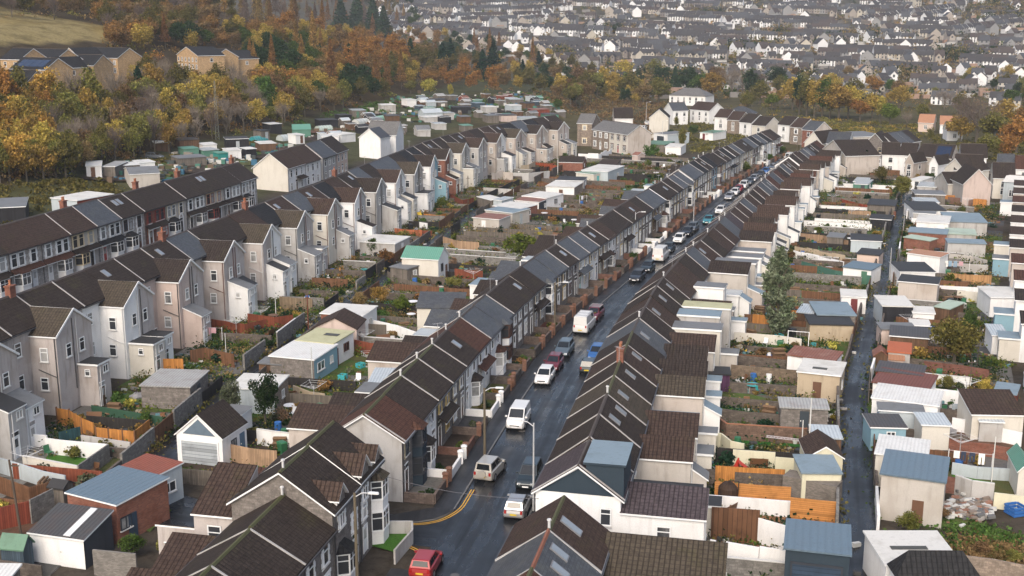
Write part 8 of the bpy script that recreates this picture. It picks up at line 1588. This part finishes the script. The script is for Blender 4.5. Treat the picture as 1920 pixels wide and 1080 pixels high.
for i, (x, y, h, kd, cl) in enumerate([(1255, 262, 22, 'round', 'dark'), (1300, 250, 20, 'clip', 'green'), (1345, 236, 18, 'round', 'olive'), (1375, 245, 20, 'round', 'green'), (1400, 238, 16, 'clip', 'dark'), (1330, 262, 18, 'round', 'brown'), (1425, 250, 16, 'round', 'olive'), (1268, 240, 26, 'tall', 'olive'), (1385, 226, 20, 'round', 'gold'), (1465, 288, 18, 'clip', 'green'), (1475, 300, 16, 'round', 'rust'), (1215, 262, 22, 'round', 'brown'), (1060, 300, 16, 'round', 'green'), (1140, 330, 15, 'round', 'olive'), (1170, 345, 16, 'clip', 'green')]): T(x, y, h, kd, cl, f"{FW_[cl]} {'clipped bush' if kd == 'clip' else 'small tree'} among the upper gardens, {ordw(i + 1)} of the group from the left road", 1.3, 'small trees of the upper gardens')
# the wood on the left hill
WOODN = dict(n=0); wood_pts = []
def inpoly(x, y, P):
 c = False; j = len(P) - 1
 for i in range(len(P)):
  if (P[i][1] > y) != (P[j][1] > y) and x < (P[j][0] - P[i][0]) * (y - P[i][1]) / (P[j][1] - P[i][1]) + P[i][0]: c = not c
  j = i
 return c
WP = [(-30, 345), (-30, 180), (60, 178), (235, 175), (330, 142), (450, 140), (470, 100), (200, 100), (205, 62), (170, 40), (-30, 32), (-30, -60), (760, -60), (790, 60), (930, 95), (1030, 110), (1130, 150), (1230, 185), (1190, 200), (1060, 196), (1000, 180), (880, 172), (780, 165), (700, 192), (600, 215), (540, 236), (420, 255), (300, 295), (220, 300), (120, 340)]
cand = []
for _ in range(14000):
 x, y = tr.uniform(-30, 1240), tr.uniform(-60, 345)
 if not inpoly(x, y, WP): continue
 ok = True
 for a, b_ in cand:
  if (a - x) ** 2 / 361 + (b_ - y) ** 2 / 64 < 1: ok = False; break
 if ok: cand.append((x, y))
cand.sort(key=lambda q: -q[1])
SPEC = []
for x, y in cand:
 wx, wy = ground(x, y); n = math.sin(x * .021 + y * .05) + math.sin(x * .013 - y * .031 + 2) + tr.uniform(-.9, .9)
 if x < 90 and y > 165: kd, cl = tr.choice([('round', 'gold'), ('round', 'gold'), ('round', 'olive'), ('round', 'orange')])
 elif y > 160 and x < 460: kd, cl = tr.choice([('bare', 'pale'), ('bare', 'pale'), ('round', 'olive'), ('bare', 'twig'), ('round', 'brown'), ('round', 'gold'), ('round', 'olive')])
 elif y > 190 and x < 800: kd, cl = tr.choice([('round', 'olive'), ('round', 'olive'), ('round', 'gold'), ('bare', 'pale'), ('round', 'green'), ('round', 'brown')])
 elif y < 62 and 420 < x < 760: kd, cl = tr.choice([('larch', 'brown'), ('larch', 'rust'), ('larch', 'brown'), ('bare', 'twig'), ('larch', 'twig'), ('round', 'olive')])
 elif y < 85 and x < 420: kd, cl = tr.choice([('round', 'brown'), ('round', 'brown'), ('round', 'olive'), ('bare', 'twig'), ('round', 'rust'), ('round', 'olive')])
 elif x > 1010: kd, cl = tr.choice([('round', 'olive'), ('round', 'gold'), ('round', 'olive'), ('round', 'dark'), ('round', 'brown')])
 else: kd, cl = ('round', 'orange') if n > 1.0 else ('round', 'rust') if n > .55 else ('round', 'brown') if n > .15 else ('round', 'gold') if n > -.3 else ('round', 'olive') if n > -.7 else ('round', 'green') if n > -.95 else ('larch', 'rust') if n > -1.3 else ('round', 'dark')
 SPEC.append((x, y, wx, wy, kd, cl))
FIRS = [(262, 196, 75), (285, 190, 62), (830, 140, 62), (905, 150, 60), (925, 140, 66), (655, 130, 50), (770, 120, 50), (600, 120, 40), (980, 150, 40), (1010, 130, 36), (700, 60, 66), (720, 70, 60), (640, 60, 66), (670, 55, 70), (845, 120, 50), (455, 130, 36)]
for i, (x, y, h) in enumerate(FIRS): T(x, y, h, 'fir', 'ever' if x < 300 or x > 800 else 'dark', f"dark conifer standing among {'the golden trees at the left edge' if x < 300 else 'tall larches on the crest' if y < 90 else 'the orange trees of the wood'}, {ordw(sorted(q[0] for q in FIRS).index(x) + 1)} from left", 1.35, 'conifers in the wood')
seen = {}
cn = {'round': 'rounded tree', 'tall': 'tall narrow tree', 'larch': 'slender larch', 'bare': 'leafless tree'}
rest = {}
near_by = lambda x, y: 'below the buff houses' if 300 < x < 470 and y < 215 else 'below the left houses' if x < 300 and 150 < y else 'above the ochre field' if x < 250 and y < 60 else 'on the hill crest' if y < 75 else 'at the right end' if x > 980 else 'above the allotments' if y > 150 else 'on the middle slope'
lim = {}
for x, y, wx, wy, kd, cl in SPEC:
 key = (kd, cl, near_by(x, y)); seen.setdefault(key, []).append((x, y, wx, wy))
 n_ = lim.get(KN[kd], 0)
 s = tr.uniform(.95, 1.4) * (.8 if y > 230 else 1) * (.38 if (x < 250 and 160 < y < 212) or (310 < x < 470 and 125 < y < 180) else 1)
 if n_ >= 160:
  rest.setdefault((kd, cl), []).append((wx, wy, s)); continue
 lim[KN[kd]] = n_ + 1
 c_ = FW_.get(cl, {'pale': 'pale grey', 'twig': 'dark brown'}.get(cl)); k3 = len(seen[key])
 tree(kd, cl, wx, wy, s, f"{c_} {cn[kd]} {near_by(x, y)}, {ordw(k3)} up the slope" , s * tr.uniform(.9, 1.25), 'trees of the hillside wood')
for i in range(70):      # smaller trees scattered along the river
 x, y = tr.uniform(1000, 1930), tr.uniform(150, 212)
 if y < 150 + (1240 - x) * .1: continue
 if 1240 < x < 1365 and y > 160 or 1700 < x < 1830 and y > 195: continue
 cl = tr.choice(['olive', 'brown', 'gold', 'dark', 'olive', 'green']); wx, wy = ground(x, y); tree('round', cl, wx, wy, tr.uniform(.6, 1.25), f"{FW_[cl]} tree in the valley tree belt, {ordw(i + 1)} of the scattered ones", None, 'scattered trees of the valley')
# undergrowth, far wood and scrub: nobody could count these
def mass(name, rest_pts, col, size, mat=None):
 V, Fq = leaves(rest_pts, size, 3); stuff(link(name, leafmesh(name, V, Fq, leafm(FOL[col]))))
R0 = np.random.default_rng(4)
for col, N, poly_, hmax in (('brown', 26000, WP, 1.6), ('olive', 15000, WP, 1.8), ('rust', 9000, WP, 1.4), ('green', 6000, [(540, 236), (1060, 196), (1000, 172), (700, 190)], 1.0), ('olive', 9000, [(120, 340), (300, 300), (540, 255), (1050, 190), (1060, 225), (760, 232), (640, 250), (480, 292), (330, 332), (100, 395), (0, 430), (-20, 345)], .9), ('brown', 7000, [(1000, 172), (1250, 190), (1240, 225), (1060, 215)], 1.2), ('brown', 9000, [(990, 180), (1250, 195), (1245, 250), (1190, 290), (1090, 215)], 1.3), ('olive', 6000, [(1220, 205), (1440, 225), (1440, 265), (1230, 300)], .8), ('olive', 5000, [(1000, 160), (1930, 160), (1930, 215), (1200, 215)], 2.0), ('brown', 5000, [(1000, 150), (1930, 160), (1930, 215), (1200, 215)], 2.0), ('gold', 2500, [(1440, 215), (1720, 235), (1715, 262), (1560, 250)], .8), ('olive', 6000, [(1440, 215), (1730, 235), (1715, 262), (1560, 250)], .9), ('olive', 5000, [(1720, 255), (1930, 265), (1930, 315), (1800, 290)], 1.2), ('green', 2500, [(1660, 965), (1830, 985), (1910, 1010), (1900, 1060), (1700, 1000)], .45), ('brown', 3500, [(1800, 1010), (1925, 1030), (1925, 1060), (1800, 1050)], .5)):
 pts = []; xs = [q[0] for q in poly_]; ys = [q[1] for q in poly_]; cl_ = []
 while len(pts) < N:
  if not cl_ or tr.random() < .06:
   x, y = tr.uniform(min(xs), max(xs)), tr.uniform(min(ys), max(ys))
   if not inpoly(x, y, poly_): continue
   cl_ = ground(x, y)
   if not free(cl_[0], cl_[1], .6): cl_ = []; continue
  r_ = abs(tr.gauss(0, 1.3)); a = tr.uniform(0, 6.28); x, y = cl_[0] + r_ * math.cos(a), cl_[1] + r_ * math.sin(a); pts.append((x, y, hz(x, y) + tr.random() * hmax * max(.2, 1 - r_ / 4)))
 mass('undergrowth', np.array(pts), col, .45 if hmax > .5 else .2)
for (kd, cl), L in rest.items():
 Vs = []
 me = tree_mesh(kd, cl, 1)[0]; A_ = np.empty(len(me.vertices) * 3, dtype=np.float32); me.vertices.foreach_get('co', A_); A_ = A_.reshape(-1, 3)
 for x, y, s in L: Vs.append(A_ * s + np.array([x, y, hz(x, y)]))
 V = np.concatenate(Vs); stuff(link('distant_wood', leafmesh('distant_wood', V, np.arange(len(V)).reshape(-1, 4), me.materials[0])))
# allotment beds and the odds and ends on them
AP_ = [(560, 268), (640, 225), (760, 180), (1000, 172), (1060, 215), (900, 215), (760, 240), (640, 250)]; g = random.Random(17); b = MB(); cl_ = [M('felt', c) for c in ((.5, .5, .48), (.04, .05, .05), (.03, .12, .2), (.05, .16, .12), (.22, .2, .17), (.12, .08, .05))]; n = 0
while n < 150:
 x, y = g.uniform(120, 1060), g.uniform(170, 345)
 if not inpoly(x, y, AP_) and not inpoly(x, y, [(120, 345), (300, 300), (560, 262), (560, 285), (330, 335), (140, 385)]): continue
 c = ground(x, y); n += 1; a = g.choice([.2, 1.77]); w_, d_ = g.uniform(1.2, 3.2), g.uniform(2, 5); ca, sa = math.cos(a), math.sin(a); q = [(c[0] + u * w_ * ca - v * d_ * sa, c[1] + u * w_ * sa + v * d_ * ca) for u, v in ((-1, -1), (1, -1), (1, 1), (-1, 1))]; bb = MB(); bb.poly([(X_, Y_, hz(X_, Y_) + .1 + .002 * n) for X_, Y_ in q], g.choice([SOIL, SOIL, GRS2, SOILR, GRS])); struct(bb.build('allotment_bed'))
 for _ in range(g.randint(2, 8)): xx, yy = c[0] + g.gauss(0, 3), c[1] + g.gauss(0, 3); s = g.uniform(.2, .7); z = hz(xx, yy); b.box(xx - s, xx + s, yy - s * .7, yy + s * .7, z - .2, z + s * g.uniform(.5, 2.2), g.choice(cl_))
stuff(b.build('allotment_clutter', uv=False))
HW = sorted(((g.uniform(560, 1050), g.uniform(176, 262)) for _ in range(130)), key=lambda q: -q[1]); k = 0
for x, y in HW:
 c = ground(x, y)
 if not inpoly(x, y, AP_) or not free(*c, 1.6): continue
 s = F / c[1]; w_ = g.uniform(1.8, 3.6) * s; wl, rf = g.choice([('woodb', 'cdark'), ('woodg', 'fgrey'), ('woodblk', 'fdark'), ('woodg', 'poly'), ('woodg', 'cgrey'), ('green', 'cgreen'), ('pblue', 'poly'), ('woodb', 'fwhite'), ('woodblue', 'fblue'), ('woodred', 'crust')]); k += 1
 S('P', 1.9, (x, y), (x + w_, y - w_ * .05), (x + .5 * s, y - 2.4 * s * .12), rf, wl, f"{ {'woodb': 'brown', 'woodg': 'grey', 'woodblk': 'black', 'white': 'white', 'green': 'green', 'pblue': 'pale', 'woodblue': 'blue', 'woodred': 'red'}[wl]} small allotment hut, {ordw(k)} of the scattered ones from the near end", 'gx' if g.random() < .4 else 'flat', name='garden_shed', grp='allotment huts', minw=1.6)
# ------------------------------------------------------------------ the town on the far hillside
fr2 = random.Random(99); HM = {}
FWC = dict(white=(.72, .72, .72), cream=(.47, .43, .36), grey=(.25, .25, .25), beige=(.35, .31, .27), stone=(.19, .165, .15), brick=(.27, .14, .1)); FRC = dict(dark=(.04, .037, .037), slate=(.055, .057, .062), brown=(.055, .042, .036))
def far_mesh(wc, rc, var):
 k = (wc, rc, var)
 if k in HM: return HM[k]
 b = MB(); m = M('flat', FWC[wc], rough=.9, dirt=.5); rm = M('felt', FRC[rc]); dkw = M('flat', (.05, .055, .065), rough=.25); tr_ = M('flat', (.55, .54, .52)); X, Y, e, r = 2.75, 3.2, 4.1, 6.9
 for x, kk in ((X, 1), (-X, -1)): b.poly([(x, -Y, -3), (x, Y, -3), (x, Y, e), (x, 0, r), (x, -Y, e)][::kk], m)
 b.poly([(-X, -Y, -3), (X, -Y, -3), (X, -Y, e), (-X, -Y, e)], m); b.poly([(X, Y, -3), (-X, Y, -3), (-X, Y, e), (X, Y, e)], m)
 for s in (-1, 1): q = [(-X - .02, s * (Y + .3), e - .12), (X + .02, s * (Y + .3), e - .12), (X + .02, 0, r + .12), (-X - .02, 0, r + .12)]; slab(b, q if s < 0 else q[::-1], .13, rm)
 if var == 0 or var == 3:
  for x, z in ((-1.3, 2.5), (1.3, 2.5), (-1.2, .3)): b.box(x - .5, x + .5, -Y - .06, -Y, z, z + 1.3, dkw); b.box(x - .65, x + .65, -Y - .09, -Y - .0, z - .18, z - .01, tr_)
  b.box(.8, 1.7, -Y - .06, -Y, 0, 2.2, dkw)
  if var == 3: b.box(-2.1, -.3, -Y - .8, -Y - .07, -1, 2.4, tr_); b.box(-1.9, -.5, -Y - .86, -Y - .8, .8, 2.1, dkw)
 elif var == 1:    # rear with a gabled wing towards the valley
  x0, x1, y1 = -2.6, .6, -Y - 4.5; xm = (x0 + x1) / 2
  b.poly([(x0, y1, -3), (x1, y1, -3), (x1, y1, 3.7), (xm, y1, 5.3), (x0, y1, 3.7)], m); b.poly([(x1, y1, -3), (x1, -Y, -3), (x1, -Y, 3.7), (x1, y1, 3.7)], m); b.poly([(x0, -Y, -3), (x0, y1, -3), (x0, y1, 3.7), (x0, -Y, 3.7)], m)
  slab(b, [(x0 - .15, y1 - .2, 3.65), (xm, y1 - .2, 5.45), (xm, -1.5, 5.45), (x0 - .15, -1.5, 3.65)], .12, rm); slab(b, [(xm, y1 - .2, 5.45), (x1 + .15, y1 - .2, 3.65), (x1 + .15, -1.5, 3.65), (xm, -1.5, 5.45)], .12, rm)
  b.box(xm - .5, xm + .5, y1 - .06, y1, 2.6, 3.8, dkw); b.box(1.2, 2.1, -Y - .06, -Y, 2.7, 3.8, dkw); b.box(1.0, 2.2, -Y - .06, -Y, .2, 2, dkw)
 else:             # rear with a flat low wing
  b.box(-2.4, 1.6, -Y - 3.5, -Y - .001, -3, 2.7, m, M('felt', (.2, .2, .21))); b.box(-1.2, .4, -Y - 3.56, -Y - 3.5, .8, 1.9, dkw)
  for x in (-1.2, 1.2): b.box(x - .5, x + .5, -Y - .06, -Y, 2.8, 3.9, dkw)
 HM[k] = b.mesh('hillside_house', uv=False); return HM[k]
X8 = [(640, 42, 960, 72), (960, 70, 1250, 108), (900, 8, 1300, 62), (1290, 12, 1500, 25), (1300, 88, 1480, 62), (1480, 60, 1660, 38), (330, 95, 620, 110), (620, 100, 830, 120), (830, 75, 1010, 95), (280, 115, 560, 150), (560, 130, 780, 150), (100, 150, 330, 195), (330, 160, 640, 190), (660, 150, 900, 175), (900, 140, 1140, 160), (1010, 130, 1290, 150), (1150, 182, 1640, 228), (820, 182, 1150, 212), (640, 192, 820, 218), (400, 205, 620, 230), (480, 238, 760, 262), (830, 242, 1100, 282), (1080, 232, 1350, 262), (1100, 282, 1380, 322), (1330, 165, 1640, 198), (1640, 190, 1900, 218), (1480, 120, 1700, 138), (1620, 112, 1900, 78), (1330, 258, 1640, 280), (1480, 312, 1640, 325), (1490, 350, 1750, 368), (1640, 260, 1780, 290), (1780, 290, 1930, 322), (1810, 355, 1930, 368), (1350, 345, 1480, 362), (0, 105, 200, 135), (80, 172, 300, 212), (0, 30, 200, 20), (200, 65, 330, 75), (0, 72, 160, 62), (400, 42, 560, 52), (560, 62, 760, 72), (780, 12, 900, 30), (1040, 30, 1200, 18), (1500, 4, 1760, 20), (1700, 48, 1930, 52), (1690, 148, 1930, 168), (1250, 40, 1480, 48), (-40, 50, 120, 45), (130, 110, 280, 125), (420, 180, 600, 188), (650, 122, 900, 132), (1130, 205, 1330, 228), (1000, 215, 1150, 240), (1380, 138, 1500, 142), (600, 205, 700, 212), (1680, 235, 1900, 245), (180, 215, 420, 240), (200, 5, 420, 12), (430, 8, 620, 20), (620, 8, 760, 16), (0, 2, 180, -4), (1540, 96, 1640, 92), (1330, 205, 1560, 215), (700, 168, 820, 176), (1120, 118, 1320, 120), (1380, 108, 1600, 108), (1560, 388, 1690, 396), (1760, 388, 1930, 402), (1650, 332, 1800, 347), (1800, 328, 1930, 342)]
X7 = [(1430, 60, 1560, 88), (1560, 55, 1700, 80), (1700, 75, 1920, 70), (1450, 100, 1600, 115), (1620, 95, 1830, 125), (1500, 22, 1720, 30), (1720, 10, 1920, 5), (1800, 130, 1920, 142), (1440, 35, 1540, 45), (1560, 118, 1760, 140), (1740, 48, 1920, 40), (1600, 4, 1760, -2)]
rows = [[(960 + a / 2, b / 2), (960 + c / 2, d / 2)] for a, b, c, d in X8] + [[(a / 2, b / 2), (c / 2, d / 2)] for a, b, c, d in X7]
rows += [[(a[0] + 14, a[1] + 7.5), (c[0] + 14, c[1] + 7.5)] for a, c in rows if fr2.random() < .6]
rows.sort(key=lambda r: -(r[0][1] + r[1][1])); FH = []
for ri, (p, q) in enumerate(rows):
 a, e = Vector(ground(*p)), Vector(ground(*q)); m = (a + e) / 2; L = (e - a).length; n = max(1, int(L / 4.7)); d = (e - a) / L
 if abs(d.y) > .75 * abs(d.x):           # keep very oblique sightings on the contour
  d = Vector((1, d.y / abs(d.y) * .5 if d.y else 0)).normalized(); L = abs(e.x - a.x) * 1.1; n = max(1, int(L / 4.7)); a = m - d * L / 2
 style = fr2.choice([0, 0, 0, 3, 1, 1, 2]); base = fr2.choice(['white', 'white', 'cream', 'grey', 'beige', 'stone']); ang = math.atan2(d.y, d.x); k = 0; gap = False
 while k < n:
  if fr2.random() < .03: k += fr2.randint(1, 3); continue
  c = a + d * ((k + .5) * 4.7); wc = base if fr2.random() < .45 else fr2.choice(['white', 'white', 'cream', 'grey', 'grey', 'beige', 'stone', 'stone']); rc = fr2.choice(['dark', 'dark', 'slate', 'brown', 'dark']) if k % 3 == 0 else (FH[-1][4] if FH else 'dark')
  FH.append((c.x, c.y, ang, wc, rc, style if fr2.random() < .85 else fr2.choice([0, 1, 2, 3]), ri, k, .85)); k += 1
# houses standing by themselves between the rows
for _ in range(620):
 x, y = fr2.uniform(700, 2200), fr2.uniform(-4, 165)
 if y > 60 and x < 700 + (y - 60) * 4.4: continue
 c = ground(x, y)
 if any((c[0] - f[0]) ** 2 + (c[1] - f[1]) ** 2 < 60 for f in FH): continue
 FH.append((*c, fr2.uniform(-.5, .5) + fr2.choice([0, 0, 1.57]), fr2.choice(['white', 'white', 'cream', 'grey', 'beige']), fr2.choice(['dark', 'slate', 'brown']), fr2.choice([0, 1, 2]), -1, 0, fr2.uniform(.85, 1.25)))
FH.sort(key=lambda f: f[1]); CAPH = 200; baked = {}; lone = 0
for i, (x, y, ang, wc, rc, var, ri, k, s) in enumerate(FH):
 me = far_mesh(wc, rc, var); z = hz(x, y) + fr2.uniform(-.2, .5)
 if i < CAPH:
  if ri < 0: lone += 1
  o = link('hillside_house', me, None, (x, y, z), ang); o.scale = (s, s, s); wn = {'grey': 'grey rendered', 'stone': 'dark stone', 'brick': 'red brick'}.get(wc, wc)
  tag(o, f"{wn} house with {rc} roof, {ordw(k + 1)} along the {ordw(ri + 1)} hillside row up" if ri >= 0 else f"detached {wn} house with {rc} roof, {ordw(lone)} nearest on the far hillside", 'house', 'houses of the far hillside town')
 else: baked.setdefault((wc, rc, var), []).append((x, y, z, ang, s))
V, Fc, mi, mats = [], [], [], []
nb = 0
for key, L in baked.items():
 me = HM[key]; co = np.empty(len(me.vertices) * 3); me.vertices.foreach_get('co', co); co = co.reshape(-1, 3); loc = [mats.index(m) if m in mats else (mats.append(m) or len(mats) - 1) for m in me.materials]; polys = [tuple(p.vertices) for p in me.polygons]; pm = [loc[p.material_index] for p in me.polygons]
 for x, y, z, a, s in L:
  c_, s_ = math.cos(a) * s, math.sin(a) * s; V.append(np.stack([co[:, 0] * c_ - co[:, 1] * s_ + x, co[:, 0] * s_ + co[:, 1] * c_ + y, co[:, 2] * s + z], 1)); Fc += [tuple(i + nb for i in f) for f in polys]; mi += pm; nb += len(co)
me = bpy.data.meshes.new('distant_town'); me.from_pydata(np.concatenate(V).tolist(), [], Fc); [me.materials.append(m) for m in mats]; me.polygons.foreach_set('material_index', mi); me.update(); stuff(link('distant_town', me))
# trees, hedges and yards between the far rows
g = np.random.default_rng(31); parts = {c: [] for c in ('olive', 'brown', 'dark', 'gold', 'green')}
for _ in range(2100):
 x, y = fr2.uniform(690, 2150), fr2.uniform(-5, 190)
 if y > 60 and x < 700 + (y - 60) * 4.2: continue
 c = ground(x, y); n = 26; r = fr2.uniform(1.0, 3.4); P = g.normal(size=(n, 3)) * np.array([r, r, r * .6]) * .5; P[:, 2] += r * .7; P += np.array([c[0], c[1], hz(*c)]); parts[fr2.choice(['olive', 'brown', 'dark', 'olive', 'brown', 'gold', 'green'])].append(P)
# dark clumps of trees at the top corners and in the middle of the town
for cx, cy, rx, ry, n in ((1880, 22, 60, 16, 150), (720, 2, 60, 12, 60), (1000, 6, 60, 8, 60), (1500, 150, 30, 10, 30), (1460, 70, 16, 6, 18), (1180, 160, 60, 14, 60), (1290, 150, 30, 10, 30), (1250, 122, 14, 6, 12), (1720, 0, 40, 8, 40), (1130, 60, 50, 6, 30), (1380, 95, 60, 5, 36), (1600, 75, 50, 5, 30), (1800, 110, 60, 6, 36), (1060, 110, 40, 6, 26), (1690, 150, 50, 6, 30), (1340, 30, 50, 5, 30)):
 for _ in range(n):
  c = ground(fr2.gauss(cx, rx * .5), fr2.gauss(cy, ry * .5)); r = fr2.uniform(2.5, 4.5); P = g.normal(size=(60, 3)) * np.array([r, r, r]) * .45; P[:, 2] += r; P += np.array([c[0], c[1], hz(*c)]); parts[fr2.choice(['olive', 'brown', 'dark', 'brown', 'dark'])].append(P)
for c, L in parts.items():
 V, Fq = leaves(np.concatenate(L), 1.0, 8); stuff(link('distant_greenery', leafmesh('distant_greenery', V, Fq, leafm(FOL[c]))))
b = MB(); ym = [M('felt', (.2, .19, .18)), M('felt', (.42, .41, .39)), M('felt', (.12, .11, .1)), M('felt', (.3, .2, .15))]
for _ in range(1500):
 x, y = fr2.uniform(700, 1930), fr2.uniform(0, 185)
 if y > 60 and x < 700 + (y - 60) * 4.2: continue
 c = ground(x, y); z = hz(*c); w_, d_, h_ = fr2.uniform(1.5, 4), fr2.uniform(1.5, 4), fr2.uniform(.8, 2.6); b.box(c[0] - w_, c[0] + w_, c[1] - d_ * .5, c[1] + d_ * .5, z - 1, z + h_, fr2.choice(ym))
stuff(b.build('distant_sheds', uv=False))
# ------------------------------------------------------------------ the air: a closed box of thin even haze
b = MB(); b.box(-1480, 1880, -50, 3500, -4, 900, None); b.mats = []; me = b.mesh('haze', uv=False)
hm = bpy.data.materials.new('haze'); hm.use_nodes = True; hn = hm.node_tree; hn.nodes.clear(); ho = hn.nodes.new('ShaderNodeOutputMaterial'); hv = hn.nodes.new('ShaderNodeVolumePrincipled'); hv.inputs['Color'].default_value = (.86, .9, .96, 1); hv.inputs['Density'].default_value = .00015; hv.inputs['Anisotropy'].default_value = .2; hn.links.new(hv.outputs[0], ho.inputs['Volume'])
me.materials.append(hm); stuff(link('haze', me))
